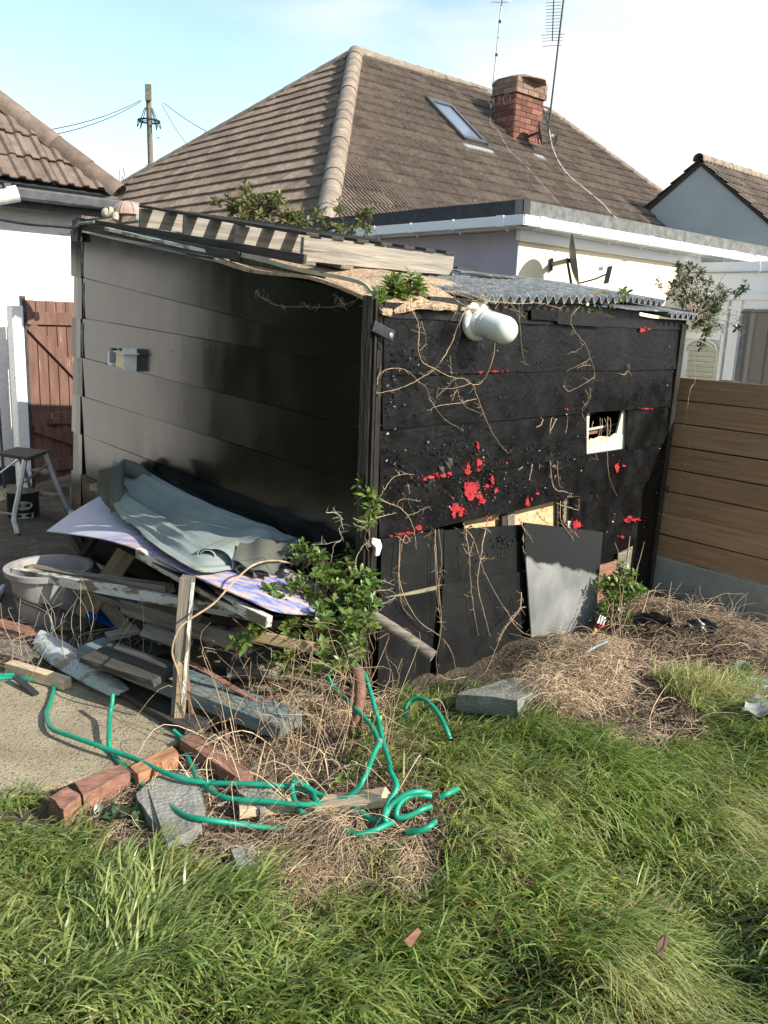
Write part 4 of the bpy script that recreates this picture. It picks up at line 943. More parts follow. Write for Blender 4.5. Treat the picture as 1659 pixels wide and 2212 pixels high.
    a=wL(160,500,-.03); a2=wL(160,1180,-.03); MB().prism([a,a+Rv*2.95,a2+Rv*2.95,a2],nR*.03).obj('rear_wall','wood_dark',shed)
    # lining seen through the gap: plywood, studs
    dd=-.10
    for (x0,y0,x1,y1,m,o,nm) in ((1003,1080,1085,1180,'ply',-.09,'lining_panel'),(1108,1070,1206,1180,'ply',-.085,'lining_panel'),(1085,1070,1097,1190,'wood_dark',-.05,'stud'),(1097,1075,1112,1190,'wood_grey',-.045,'stud'),(1218,1070,1238,1180,'wood_grey',-.03,'stud'),(1204,1070,1219,1180,'wood_dark',-.06,'stud')):
        strip(nm,(x0,y0,x1,y0),(x0,y1,x1,y1),wR,m,off_t=o,off_b=o,th=.012,seg=2)
    strip('lining_panel',(830,660,1470,700),(812,1480,1400,1285),wR,'black_trim',off_t=-.16,off_b=-.16,th=.01,seg=2) if False else None
    strip('red_board_end',(1236,1118,1244,1118),(1236,1146,1244,1144),wR,'red_paint',off_t=.004,off_b=.004,th=.01,seg=2)
    strip('white_batten',(1228,1126,1234,1126),(1228,1146,1234,1146),wR,'white_chalk',off_t=-.004,off_b=-.004,th=.01,seg=2)
    # pale board behind the hole in the upper boards
    o=-.028
    pts=[(1262,892),(1274,892),(1272,930),(1270,951),(1283,948),(1297,942),(1318,944),(1328,936),(1333,934),(1345,890),(1361,886),(1354,990),(1262,998)]
    q=[wR(x,y,o) for x,y in pts]; b=MB()
    # two strips and a lower apron, so the hole keeps its ragged outline
    def poly(p,m='pale_board',nm='pale_panel',th=.012,o=o): MB().prism([wR(x,y,o) for x,y in p],-nR*th).obj(nm,m,shed)
    poly([(1262,888),(1275,888),(1273,905),(1271,950),(1262,955)]); poly([(1345,887),(1362,884),(1359,945),(1330,945),(1333,934)],o=-.030)
    poly([(1262,953),(1272,950),(1284,949),(1296,943),(1318,945),(1329,937),(1358,940),(1355,992),(1262,1000)],o=-.026)
    poly([(1275,947),(1284,948),(1297,942),(1318,944),(1329,936),(1330,939),(1318,948),(1297,946),(1286,953),(1278,954)],'cream_plastic','torn_edge',.004,-.0245)
    strip('inner_rail',(1266,928,1336,916),(1266,940,1335,928),wR,'wood_red',off_t=-.16,off_b=-.16,th=.04,seg=2)
    strip('inner_pipe',(1272,926,1338,913),(1272,930,1338,917),wR,'blind',off_t=-.13,off_b=-.13,th=.01,seg=2)
    # roof: chipboard decking, corrugated sheets
    deckp=[(-.05,-.05),(2.98,-.05),(2.98,3.2),(-.05,3.2)]
    def rp(u,v,o=0.): return rt0+RT*u+LT*v+nT*o
    MB().prism([rp(0,0,-.04),rp(2.95,0,-.04),rp(2.95,3.15,-.04),rp(0,3.15,-.04)],-nT*.03).obj('roof_deck','wood_dark',shed)
    # warped chipboard over the near corner
    nu,nv=26,26; b=MB(); vs=[];r=random.Random(5)
    for j in range(nv+1):
        for i in range(nu+1):
            v=-.09+1.35*j/nv; u=-.07+(.68+.75*j/nv)*i/nu
            ue=u+(0 if i else .012*math.sin(v*13)+r.uniform(-.004,.004)); ve=v+(0 if j else .02*math.sin(u*17)+.018*math.sin(u*41)+r.uniform(-.006,.006))+(.10*max(0,(u-.35))*(1-j/nv))
            sag=-.035*math.exp(-(u/.12)**2)*math.exp(-((v)/.28)**2)+.012*math.sin(v*5)*(1-u)-.03*math.exp(-((v+.09)/.06)**2)
            lift=.052*min(1,max(0,(v-.02)/.22))*min(1,max(0,(u-.22)/.25)); vs.append(rp(ue,ve,.018+sag+lift+.006*math.sin(u*7+v*5)))
    n_=(nu+1)*(nv+1); vs+=[p-nT*.016 for p in vs]; fs=[]
    for j in range(nv):
        for i in range(nu): a=j*(nu+1)+i; f4=(a,a+1,a+nu+2,a+nu+1); fs+=[f4,tuple(x+n_ for x in f4[::-1])]
    for i in range(nu): fs.append((i,i+n_,i+1+n_,i+1)); k=nv*(nu+1)+i; fs.append((k,k+1,k+1+n_,k+n_))
    for j in range(nv): k=j*(nu+1); fs.append((k,k+nu+1,k+nu+1+n_,k+n_)); k+=nu; fs.append((k,k+n_,k+nu+1+n_,k+nu+1))
    b.add(vs,fs); b.obj('chipboard_sheet','chipboard',shed,rec=False)
    # drooping pale edge strip along the left eave
    P=[(508,549),(540,552),(575,559),(620,572),(670,583),(720,592),(765,602),(788,612),(803,628)]
    top_=cr([wL(x,y,.028) for x,y in P],3); bot_=cr([wL(x,y+9,.030) for x,y in P],3); m_=MB()
    vs=[];fs=[]
    for a,c in zip(top_,bot_): vs+=[a,c,a-nL*.012,c-nL*.012]
    for i in range(len(top_)-1): o4=i*4; fs+=[(o4,o4+1,o4+5,o4+4),(o4+2,o4+6,o4+7,o4+3),(o4+1,o4+3,o4+7,o4+5),(o4,o4+4,o4+6,o4+2)]
    m_.add(vs,fs).obj('edge_strip','pale_edge',shed)
    # eave battens: dark and flaking white
    for i,(x0,y0,x1,y1,m,o,wd) in enumerate(((158,487,520,552,'wood_dark',.03,.05),(230,494,498,551,'peel_white',.038,.022),(165,478,660,560,'wood_dark',.012,.045),(500,556,700,598,'black_trim',.022,.03))):
        a=wL(x0,y0,o); c=wL(x1,y1,o); timber('eave_batten',a,c,.02,wd,m,shed,seg=14,warp=.006,seed=i)
    MB().box(wL(166,498,.04),.09,.03,.14,(Lv,nL,Uw)).obj('corner_bracket','black_trim',shed)
    # corrugated sheets
    def corr(u0,u1,v0,v1,o,m,amp=.018,pit=.073,sk=0.,thk=.008,tilt=0.,ragl=0.,tu=0.):
        nn_=int((u1-u0)/pit*8); mm=8; vs=[];fs=[];rr=random.Random(int(u0*100))
        rj=[rr.uniform(-1,1)*ragl for _ in range(nn_+1)]
        for j in range(mm+1):
            for i in range(nn_+1):
                u=u0+(u1-u0)*i/nn_; t=j/mm; v=v0+(v1-v0)*t+(sk*(u-u0))+(rj[i] if j==0 else 0)
                vs.append(rp(u,v,o+amp*math.sin(2*math.pi*(u-u0)/pit)+tilt*t+tu*(i/nn_)))
        n2=len(vs); vs+=[p-nT*thk for p in vs]
        W_=nn_+1
        for j in range(mm):
            for i in range(nn_): a=j*W_+i; f4=(a,a+1,a+W_+1,a+W_); fs+=[f4,tuple(x+n2 for x in f4[::-1])]
        for i in range(nn_): fs.append((i,i+n2,i+1+n2,i+1)); k=mm*W_+i; fs.append((k,k+1,k+1+n2,k+n2))
        for j in range(mm): k=j*W_; fs.append((k,k+W_,k+W_+n2,k+n2)); k+=nn_; fs.append((k,k+n2,k+W_+n2,k+W_))
        return MB().add(vs,fs).obj('corrugated_sheet',m,shed,True,rec=False)
    u=lambda x,y:((rf(x,y)-rt0).dot(RT),(rf(x,y)-rt0).dot(LT))
    corr(.57,1.84,-.10,.62,.040,'asbestos',amp=.021,tu=.060,sk=0); corr(2.06,2.66,.06,.9,.100,'asbestos',amp=.020,tu=-.01); corr(2.46,3.06,-.09,1.0,.034,'asbestos',amp=.018)
    corr(1.55,2.3,.86,1.5,.045,'asbestos',amp=.024,pit=.09,sk=.1); corr(1.84,2.9,.55,1.5,.05,'asbestos_dark',amp=.02)
    corr(1.6,2.9,1.5,2.6,.03,'asbestos_dark')
    # torn roofing felt between the sheets
    def felt(poly,o,m='black_felt',nm='roofing_felt'):
        vs=[rp(a,b_,o+random.uniform(-.004,.004)) for a,b_ in poly]; MB().prism(vs,-nT*.006).obj(nm,m,shed)
    felt([(1.80,-.06),(2.0,-.09),(2.5,-.09),(2.5,.5),(1.85,.5)],.050,'asbestos_dark'); felt([(1.2,.60),(1.55,.55),(1.95,.62),(1.9,.78),(1.3,.85)],.118,'asbestos_dark')
    strip('gap_shade_strip',(930,640,1380,668),(930,664,1380,690),wR,'black_trim',off_t=.004,off_b=.004,th=.02,seg=8)  # dark strip paints the shade in the gap under the corrugated sheet
    a=rp(.95,1.7,.14); timber('roof_batten',rf(985,582,.10),rf(1118,604,.08),.04,.03,'wood_dark',shed)
    # bracket strapped round the corner
    MB().bar(wR(806,704,.055),wR(850,727,.06),.05,.014,nR).obj('corner_strap','dark_metal',shed,bevel=.004); MB().lathe(wR(843,724,.062),nR,[(0,.012),(.008,.012),(.010,.006)],10).obj('bolt','galv',shed,True)
    strip('strap_plate',(787,697,807,697),(786,722,806,724),wL,'tar_flake',off_t=.03,off_b=.03,th=.01,seg=2)
build_shed()

def jag(cx,cy,rx,ry,n=14,rnd=random,fn=None,off=.016):
    P=[]
    for i in range(n):
        a=2*math.pi*i/n; k=rnd.uniform(.45,1.15); P.append(fn(cx+math.cos(a)*rx*k,cy+math.sin(a)*ry*k,off))
    return P
def peel():
    rnd=random.Random(11)
    spots=[(1019,1064,17,20,.0145),(1010,1048,10,8,.015),(1037,1073,9,8,.0145),(1030,1050,6,12,.0145),(987,1098,16,10,.0125),(996,1108,7,9,.0125),(981,1110,5,11,.0125),(1043,1082,8,6,.0135),
     (1035,1000,7,9,.0145),(1035,1014,5,4,.0145),(1010,1018,9,7,.0145),(1012,1008,5,7,.0145),(930,1031,8,5,.0155),(945,1025,5,5,.0155),(958,1027,7,6,.0155),(972,1023,5,6,.0155),(1033,964,3,9,.011),(918,1035,5,3,.0155),
     (1064,1038,4,11,.0125),(1053,1050,6,5,.012),(1072,1060,5,6,.012),(1140,1086,5,9,.0135),(905,1140,8,7,.0145),(886,1152,10,4,.0155),(866,1154,6,4,.0155),(846,1158,4,3,.0155),(868,1153,5,3,.015),
     (1388,713,7,6,.006),(1402,711,4,2.5,.006),(1333,1010,6,10,.0075),(1348,1006,4,3,.0075),(1395,883,11,1.3,.014),(1040,804,8,1.2,.014),(1068,802,11,1.6,.014),(1247,1133,9,11,.008),(1372,1122,12,3,.013),(1360,1118,6,4,.013),(1353,1125,5,4,.013),(1345,1160,4,3,.006),(1060,1118,5,4,.015),
     (1095,1000,3,3,.012),(1150,1078,3,3,.012),(1163,1066,3,4,.012),(1226,884,2.5,3,.014),(1100,1138,3,2,.015)]
    b=MB()
    for cx,cy,rx,ry,o in spots:
        for k in range(1+int(rx>6)*2):
            dx,dy=rnd.uniform(-rx,rx)*.45*(k>0),rnd.uniform(-ry,ry)*.45*(k>0); sc_=1 if k==0 else .55
            b.prism(jag(cx+dx,cy+dy,rx*sc_,ry*sc_,18,rnd,wR,.0175+.0006*k+rnd.random()*.0005),-nR*.004)
        for k in range(int(rx*.8)):
            b.prism(jag(cx+rnd.gauss(0,rx*1.1),cy+rnd.gauss(0,ry*1.1),rnd.uniform(.6,2),rnd.uniform(.6,2.2),7,rnd,wR,.018+rnd.random()*.0008),-nR*.004)
    b.obj('exposed_red_paint','red_paint',shed,rec=False)['kind']='stuff'
    # curling flakes of tar
    pos=[]
    cl=[(1020,1000,90,45,170),(1060,1060,120,40,200),(900,1100,60,40,50),(980,960,90,40,80),(850,1000,30,60,60),(880,780,50,60,60),(1180,980,80,25,90),(1240,1000,40,50,70),(850,880,20,60,40),(900,1040,80,15,60),(1360,1130,60,40,60),(1450,860,12,120,80),(1420,1050,10,90,60),(1100,740,200,60,40),(1150,1060,110,25,90),(1290,1080,80,70,50),(1250,890,40,10,40),(1010,830,160,50,40)]
    b=MB()
    for cx,cy,sx_,sy,n in cl:
        for _ in range(int(n*.8)):
            x,y=rnd.gauss(cx,sx_*.6),rnd.gauss(cy,sy*.6); 
            if x<832-.06*(y-650) or x>1480-.14*(y-700): continue
            p=wR(x,y,.016); a=rnd.random()*6.28; t=Rv*math.cos(a)+Vector(Uv)*math.sin(a); s=nR.cross(t); l=rnd.uniform(.005,.017); w_=rnd.uniform(.002,.007); h=rnd.uniform(.002,.008)
            b.add([p-s*w_,p+s*w_,p+t*l*.5-s*w_*1.1+nR*h*.3,p+t*l*.5+s*w_*.9+nR*h*.4,p+t*l-s*w_*.5+nR*h,p+t*l+s*w_*.6+nR*h*.8],[(0,1,3,2),(2,3,5,4)])
    b.obj('tar_flakes','tar_flake',shed,rec=False)['kind']='stuff'
    # blisters on the leaning centre panel are added with the panel
    # pale scraps of peeled paint
    b=MB()
    for x,y in ((948,1008),(966,990),(962,998)):
        p=wR(x,y,.02); b.add([p,p+Rv*.03+nR*.01,p+Rv*.02-Zv*.04+nR*.02,p-Zv*.035],[(0,1,2,3)])
    b.obj('peeled_scrap','black_panel',shed,rec=False)
    b=MB()
    for _ in range(26):
        x,y=rnd.uniform(180,780),rnd.uniform(560,1150); l=.003
        b.lathe(wL(x,y,.016),nL,[(0,l),(.004,l*.7)],6)
    b.obj('nail_heads','tar_flake',shed)['kind']='stuff'
peel()

# ------------------------------------------------------------------ panels leaning against the right wall
def lean(name,quad,o_top,o_bot,m,label,th=.008,ribs=0,extra=None,cat='panel'):
    """quad: picture corners TL,TR,BR,BL; its own frame: x across, y up, z out"""
    p=[wR(*quad[0],o_top),wR(*quad[1],o_top),wR(*quad[2],o_bot),wR(*quad[3],o_bot)]
    c=sum(p,V(0,0,0))/4; X=((p[1]-p[0])+(p[2]-p[3])).normalized(); Z=X.cross((p[0]-p[3])).normalized(); Z=Z if Z.dot(nR)>0 else -Z; Yq=Z.cross(X)
    wm=Matrix([[X.x,Yq.x,Z.x,c.x],[X.y,Yq.y,Z.y,c.y],[X.z,Yq.z,Z.z,c.z],[0,0,0,1]]); q=[wm.inverted()@x for x in p]; vs=[];fs=[]
    n=ribs*4 if ribs else 10; mm=8; rr=random.Random(len(label))
    for j in range(mm+1):
        t=j/mm
        for i in range(n+1):
            s=i/n; a=q[0].lerp(q[1],s); b_=q[3].lerp(q[2],s); v=a.lerp(b_,t); z=v.z*0+.006*math.sin(s*3+t*2+len(label))+(.0022*math.sin(s*ribs*2*math.pi) if ribs else 0)
            jx=rr.uniform(-.0015,.0015); vs.append((v.x+(jx if i in(0,n) else 0),v.y+(jx if j in (0,mm) else 0),z))
    n2=len(vs); vs+=[(x,y,z-th) for x,y,z in vs]; W_=n+1
    for j in range(mm):
        for i in range(n): a=j*W_+i; f4=(a,a+1,a+W_+1,a+W_); fs+=[f4[::-1],tuple(x+n2 for x in f4)]
    for i in range(n): fs.append((i,i+1,i+1+n2,i+n2)); k=mm*W_+i; fs.append((k,k+n2,k+1+n2,k+1))
    for j in range(mm): k=j*W_; fs.append((k,k+n2,k+W_+n2,k+W_)); k+=n; fs.append((k,k+W_,k+W_+n2,k+n2))
    o=link(name,mesh(name,vs,fs),m,None,wm,False); tag(o,label,cat)
    if extra: extra(o,wm)
    return o
lean('black_sheet',[(826,1166),(957,1143),(955,1262),(822,1290)],.05,.06,'black_panel','black leaning sheet beside the shed corner, the upper one of the left pair')
lean('ribbed_sheet',[(822,1262),(955,1236),(954,1292),(820,1300)],.045,.052,'ribbed_plain','beige ribbed sheet showing as a crescent between the two left black panels',ribs=34)
def lower_left():
    # lower sheet with a top edge that sweeps up to the right
    top=[(822,1292),(850,1290),(880,1287),(905,1283),(930,1278),(955,1272)]; bot=[(955,1300),(952,1385),(943,1475),(905,1488),(868,1495),(815,1500)]
    P=[wR(x,y,.066+.03*(y-1280)/200) for x,y in top+bot]; o=MB().prism(P,-nR*.007)  .obj('black_sheet','black_panel'); tag(o,'tall black panel leaning at the shed corner below the beige ribbed crescent','panel')
lower_left()
def blist(o,wm):
    b=MB(); r=random.Random(4)
    for _ in range(90):
        x,y=(r.gauss(1092,14),r.gauss(1172,9)) if r.random()<.7 else (r.gauss(1085,16),r.gauss(1205,8))
        if x>1124 or y<1142: continue
        rad=r.uniform(.002,.006); b.lathe(wR(x,y,.072),nR,[(-.012,rad),(rad*.3,rad*.9),(rad*.7,rad*.4)],6)
    b.obj('blisters','tar_flake',o,True)['kind']='stuff'
lean('black_sheet',[(962,1146),(1129,1133),(1127,1237),(960,1262)],.06,.07,'black_panel','blistered black panel leaning in the middle, above the other middle panel',extra=blist)
lean('black_sheet',[(957,1262),(1153,1230),(1150,1412),(941,1472)],.085,.13,'black_panel','large black panel leaning in the middle, its upper edge cutting across the blistered one')
lean('ribbed_sheet',[(1133,1129),(1300,1149),(1283,1387),(1149,1412)],.11,.17,'ribbed_sheet','grey ribbed plastic sheet leaning on the shed, its top painted black',ribs=44)
lean('board_offcut',[(1296,1222),(1332,1210),(1322,1385),(1284,1390)],.03,.06,'wood_red','narrow reddish board leaning behind the green shrub at the shed foot',cat='board')
lean('board_offcut',[(1335,1195),(1368,1180),(1350,1330),(1325,1335)],.035,.06,'wood_grey','narrow grey board leaning behind the shrub near the fence',cat='board')
for i,(x0,x1) in enumerate(((948,962),(1128,1136))): pass

# ------------------------------------------------------------------ globe lamp on the right wall
def lamp():
    c=wR(1029,693,.016); ax=(nR-Zv*.20).normalized(); e=E('wall_lamp',c,'white round ended opal glass lamp on the black wall under the corrugated roof','lamp')
    MB().lathe(c-nR*.01,nR,[(0,.098),(.014,.100),(.026,.092),(.03,.08)],22).obj('base_plate','white_chalk',e,True)
    MB().lathe(c,ax,[(.01,.072),(.045,.070),(.048,.066),(.060,.066),(.062,.070),(.074,.070)],24).obj('collar','white_chalk',e,True)
    L=.25; r=.070; prof=[(.07,r*.96),(.085,r)]+[(L-r+r*math.sin(a),max(.001,r*math.cos(a))) for a in np.linspace(0,math.pi/2,9)]
    MB().lathe(c,ax,prof,28).obj('shade','white_glass',e,True)
lamp()
# socket box on the left wall
def sock():
    c=wL(268,777,.016); KS=1.3; e=E('socket_box',c,'open cream and white electrical box on the black left wall','electrical box')
    U_=Vector(Uv); MB().box(wL(282,777,.05),.014,.11,.145,(Lv,nL,U_)).obj('door_flap','white_chalk',e,bevel=.004)
    MB().box(wL(270,777,.045),.12,.07,.11,(Lv,nL,U_)).obj('body','cream_plastic',e,bevel=.006)
    MB().box(wL(272,762,.058),.16,.10,.010,(Lv,nL,U_)).obj('lid','white_chalk',e,bevel=.003)
    MB().box(wL(247,772,.06),.012,.07,.07,(Lv,nL,U_)).obj('side_plate','blue_plastic' if False else 'lead',e)
    MB().box(wL(240,775,.065),.065,.02,.09,(Lv,nL,U_)).obj('cover','upvc',e,bevel=.012)
    MB().box(wL(246,757,.04),.05,.04,.03,(Lv,nL,U_)).obj('cable_gland','dark_metal',e,bevel=.008)
sock()
# cable and wire at the far top corner
def cable():
    P=[Y(-20,470,5.2),Y(60,483,5.5),Y(110,487,5.8),wL(160,492,.06)]; tag(MB().tube(cr(P,8),.014,6).obj('service_cable','dark_metal',None,True),'thick black cable crossing the white wall to the shed top corner','cable')
    P=[wL(172,510,.03),wL(150,508,.04),wL(131,503,.05),wL(133,507,.05),wL(155,503,.04)]; tag(MB().tube(cr(P,5),.004,5).obj('bent_wire','galv',None,True),'thin bent wire hooked out from the far top corner of the shed','wire')
    P=[wL(205,480,.02),wL(175,483,.05),wL(162,492,.06),wL(158,505,.05)]; tag(MB().tube(cr(P,5),.012,6).obj('grey_rag','asbestos',None,True),'grey twist of rag tied at the far top corner of the shed','rag')
cable()
# ------------------------------------------------------------------ pallet on the roof
def pallet():
    f0=rf(652,563,.082); Wd,Dp=1.2,1.7
    for k in range(200):
        if pxy(f0+RT*(.6+k*.006))[0]>976: Wd=.6+k*.006; break
    for k in range(300):
        if pxy(f0+LT*(.8+k*.006))[0]<300: Dp=.8+k*.006; break
    e=E('wooden_pallet',f0,'weathered wooden pallet lying on the shed roof','pallet'); up=(Vector(Uv)*.4+nT*.6).normalized()
    H_=Pl(652,510,f0,nR); hh=(H_-f0).dot(up); hh=max(.10,min(.2,hh))
    def bx(u,v,z,su,sv,sz): b=MB(); b.box(f0+RT*u+LT*v+up*z,su,sv,sz,(RT,LT,up)); return b
    print('PALLET',Wd,Dp,hh)
    for i,v in enumerate((0.012,Dp*.36,Dp*.68,Dp-.012)):
        o=timber('stringer',f0+RT*0+LT*v+up*hh/2,f0+RT*Wd+LT*v+up*hh/2,.028,hh-.004,'wood_pallet',e,upv=up,seg=10,warp=.003,seed=i)
    k=7
    for i in range(k):
        u=.045+(Wd-.09)*i/(k-1); timber('deck_board',f0+RT*u-LT*.012+up*(hh+.011),f0+RT*u+LT*(Dp+.01)+up*(hh+.011),.085,.018,'wood_dark',e,upv=up,seg=6,warp=.003,seed=10+i)
    for i in range(5):
        u=.05+(Wd-.1)*i/4; timber('base_board',f0+RT*u-LT*.002-up*.012,f0+RT*u+LT*Dp-up*.012,.09,.02,'wood_grey',e,upv=up,seg=4,warp=.002,seed=20+i)
    for v in (.10,Dp*.5,Dp-.10):
        bx(Wd*.5,v,-.05,.10,.09,.055).obj('block','wood_dark',e)
    return f0
PF=pallet()
# felt roll scrap, tortoise ornament
def scraps():
    a,c=rf(793,573,.035),rf(850,577,.035)
    P=MB().tube([a,a.lerp(c,.5),c],[.022,.03,.036],14,False).obj('felt_roll','chipboard',None,True); tag(P,'rolled scrap of mineral felt tucked under the pallet front','felt roll')
    tag(MB().lathe(rf(843,577,.035),(c-a),[(0,.034),(.05,.018),(.075,.004)],14).obj('terracotta_cone','terracotta',None,True),'small terracotta coloured cone beside the felt roll under the pallet','cone')
scraps()
def tortoise():
    c=rf(268,489,.0); c=c+Zv*.045; e=E('tortoise_ornament',c,'weathered pink and grey tortoise ornament on the far end of the shed roof','ornament')
    X=RT;Yd=LT; X=Vector((1,.15,0)).normalized(); Yd=Zv.cross(X); k=(Y(302,470,c.y)-Y(228,470,c.y)).length/2*1.12
    vs=[];fs=[];n1,n2=10,22
    for i in range(n1+1):
        a=math.pi/2*i/n1
        for j in range(n2):
            q=2*math.pi*j/n2; rr=math.cos(a)*(1+.03*math.cos(q*7)*(i%2)); rim=1.07 if i==0 else 1
            vs.append(c+X*(math.cos(q)*rr*k*.80*rim+k*.28)+Yd*math.sin(q)*rr*k*.62*rim+Zv*(k*.32+math.sin(a)*k*.66*(1+.035*math.cos(q*6+i))))
    for i in range(n1):
        for j in range(n2): fs.append((i*n2+j,i*n2+(j+1)%n2,(i+1)*n2+(j+1)%n2,(i+1)*n2+j))
    fs.append(tuple(range(n2))[::-1]); MB().add(vs,fs).obj('shell','shell_pink',e,True)
    sr=MB()   # raised ribs between the scutes
    for j in range(0,n2,3):
        q=2*math.pi*j/n2; P=[c+X*(math.cos(q)*math.cos(a)*k*.82+k*.28)+Yd*math.sin(q)*math.cos(a)*k*.64+Zv*(k*.32+math.sin(a)*k*.68) for a in np.linspace(.05,1.2,7)]; sr.tube(P,k*.022,5)
    sr.obj('scute_rib','shell_grey',e,True)
    def limb(p,q,r0,r1,nm): MB().tube([p,p.lerp(q,.5),q],[r0,(r0+r1)/2*1.05,r1],10).obj(nm,'shell_grey',e,True)
    h=c-X*k*.75+Zv*k*.40-Yd*k*.1
    limb(c-X*k*.45+Zv*k*.35,h,k*.22,k*.27,'neck'); 
    MB().lathe(h-X*k*.34-Zv*k*.08,X,[(0,k*.10),(k*.08,k*.22),(k*.24,k*.28),(k*.4,k*.2)],12).obj('head','shell_grey',e,True)
    for sx_,sy in ((-.35,-1),(.85,-1),(-.35,1),(.85,1)):
        a=c+X*k*sx_+Yd*sy*k*.45+Zv*k*.30; limb(a,a-Zv*k*.34+Yd*sy*k*.1,k*.20,k*.16,'leg')
    for j in range(4):
        p=c+X*k*.85-Yd*k*.62+Zv*k*(.08+.08*j); MB().tube([p-X*k*.14,p-Yd*k*.04,p+X*k*.14],k*.035,6).obj('leg_fold','white_chalk',e,True)
tortoise()

# ------------------------------------------------------------------ things by the left boundary
def net(ctrl,nu,nv,sub=None):
    """smooth surface through rows of control points (px,py,y)"""
    rows=[[Y(*c) if not isinstance(c,Vector) else c for c in r] for r in ctrl]
    def res(pts,n):
        P=cr(pts,12); L=len(P)-1; return [P[int(L*i/n)].lerp(P[min(L,int(L*i/n)+1)],(L*i/n)%1) for i in range(n+1)]
    rs=[res(r,nu) for r in rows]; cols=[res([r[i] for r in rs],nv) for i in range(nu+1)]
    return [[cols[i][j] for i in range(nu+1)] for j in range(nv+1)]
def sheet_obj(name,g,th,m,parent=None,disp=None,smooth=True,attr=None):
    nv,nu=len(g)-1,len(g[0])-1; vs=[];N_=[]
    for j in range(nv+1):
        for i in range(nu+1):
            a=g[j][min(i+1,nu)]-g[j][max(i-1,0)]; b=g[min(j+1,nv)][i]-g[max(j-1,0)][i]; n=a.cross(b); n.normalize(); n=n if n.z>0 else -n
            p=g[j][i]; N_.append(n); vs.append(p+n*(disp(i/nu,j/nv) if disp else 0))
    k=len(vs); vs+=[p-n*th for p,n in zip(vs,N_)]; W_=nu+1; fs=[]
    for j in range(nv):
        for i in range(nu): a=j*W_+i; f=(a,a+1,a+W_+1,a+W_); fs+=[f,tuple(x+k for x in f[::-1])]
    for i in range(nu): fs.append((i,i+k,i+1+k,i+1)); q=nv*W_+i; fs.append((q,q+1,q+1+k,q+k))
    for j in range(nv): q=j*W_; fs.append((q,q+W_,q+W_+k,q+k)); q+=nu; fs.append((q,q+k,q+W_+k,q+W_))
    b=MB(); b.add(vs,fs); o=b.obj(name,m,parent,smooth)
    if attr:
        at=o.data.attributes.new(attr,'FLOAT','POINT'); at.data.foreach_set('value',[ (x%W_)/nu for x in range(k)]*2)
    return o
def stool():
    def P(x,y,d): return Y(x,y,d)
    e=E('step_stool',G(60,1150),'folding aluminium step stool with a dark top standing on the shaded path','step stool')
    q=[P(-6,977,6.75),P(36,965,7.1),P(106,972,7.0),P(60,988,6.55)]; MB().prism(q,-Zv*.03).obj('top','wood_dark',e,bevel=.006)
    def leg(pts,w=.026): MB().tube(cr([P(*p) for p in pts],5),w*.5,6).obj('leg','alu',e,True)
    leg([(54,990,6.6),(43,1055,6.55),(31,1116,6.5),(35,1140,6.45),(38,1157,6.42)],.042); leg([(97,979,6.95),(118,1035,6.95),(143,1098,6.95),(150,1106,6.95),(159,1115,6.9)],.042)
    leg([(38,975,7.05),(58,1030,7.2),(74,1080,7.35),(80,1095,7.4)],.034); leg([(-4,985,6.8),(-14,1060,6.9),(-22,1110,7.0)],.034)
    for a,b in (((0,1022,6.9),(40,992,7.0)),((52,1042,6.7),(107,1000,6.95)),((-20,1104,6.9),(31,1111,6.5))): MB().bar(P(*a),P(*b),.02,.01).obj('brace','alu',e)
    for a,b in (((76,1016,7.1),(112,1023,6.95)),((74,1062,7.2),(131,1073,6.95))): timber('tread',P(*a),P(*b),.10,.02,'wood_grey',e)
    MB().tube([P(38,1153,6.42),P(39,1160,6.41)],.023,8).obj('foot','dark_metal',e)
    tag(MB().tube([P(-3,880,7.6),P(10,1054,7.5)],.012,6).obj('metal_rod','dark_metal'),'thin black rod leaning against the white wall behind the step stool','rod')
stool()
def textmesh(name,body,size,wm,m,parent,ext=.001,sx_=1.):
    cu=bpy.data.curves.new(name,'FONT'); cu.body=body; cu.size=size; cu.extrude=ext; cu.align_x='CENTER'; cu.align_y='CENTER'; cu.space_line=.8
    o=bpy.data.objects.new(name,cu); COL.objects.link(o); dg=bpy.context.evaluated_depsgraph_get(); me=bpy.data.meshes.new_from_object(o.evaluated_get(dg)); bpy.data.objects.remove(o)
    return link(name,me,m,parent,wm@Matrix.Diagonal((sx_,1,1,1)))
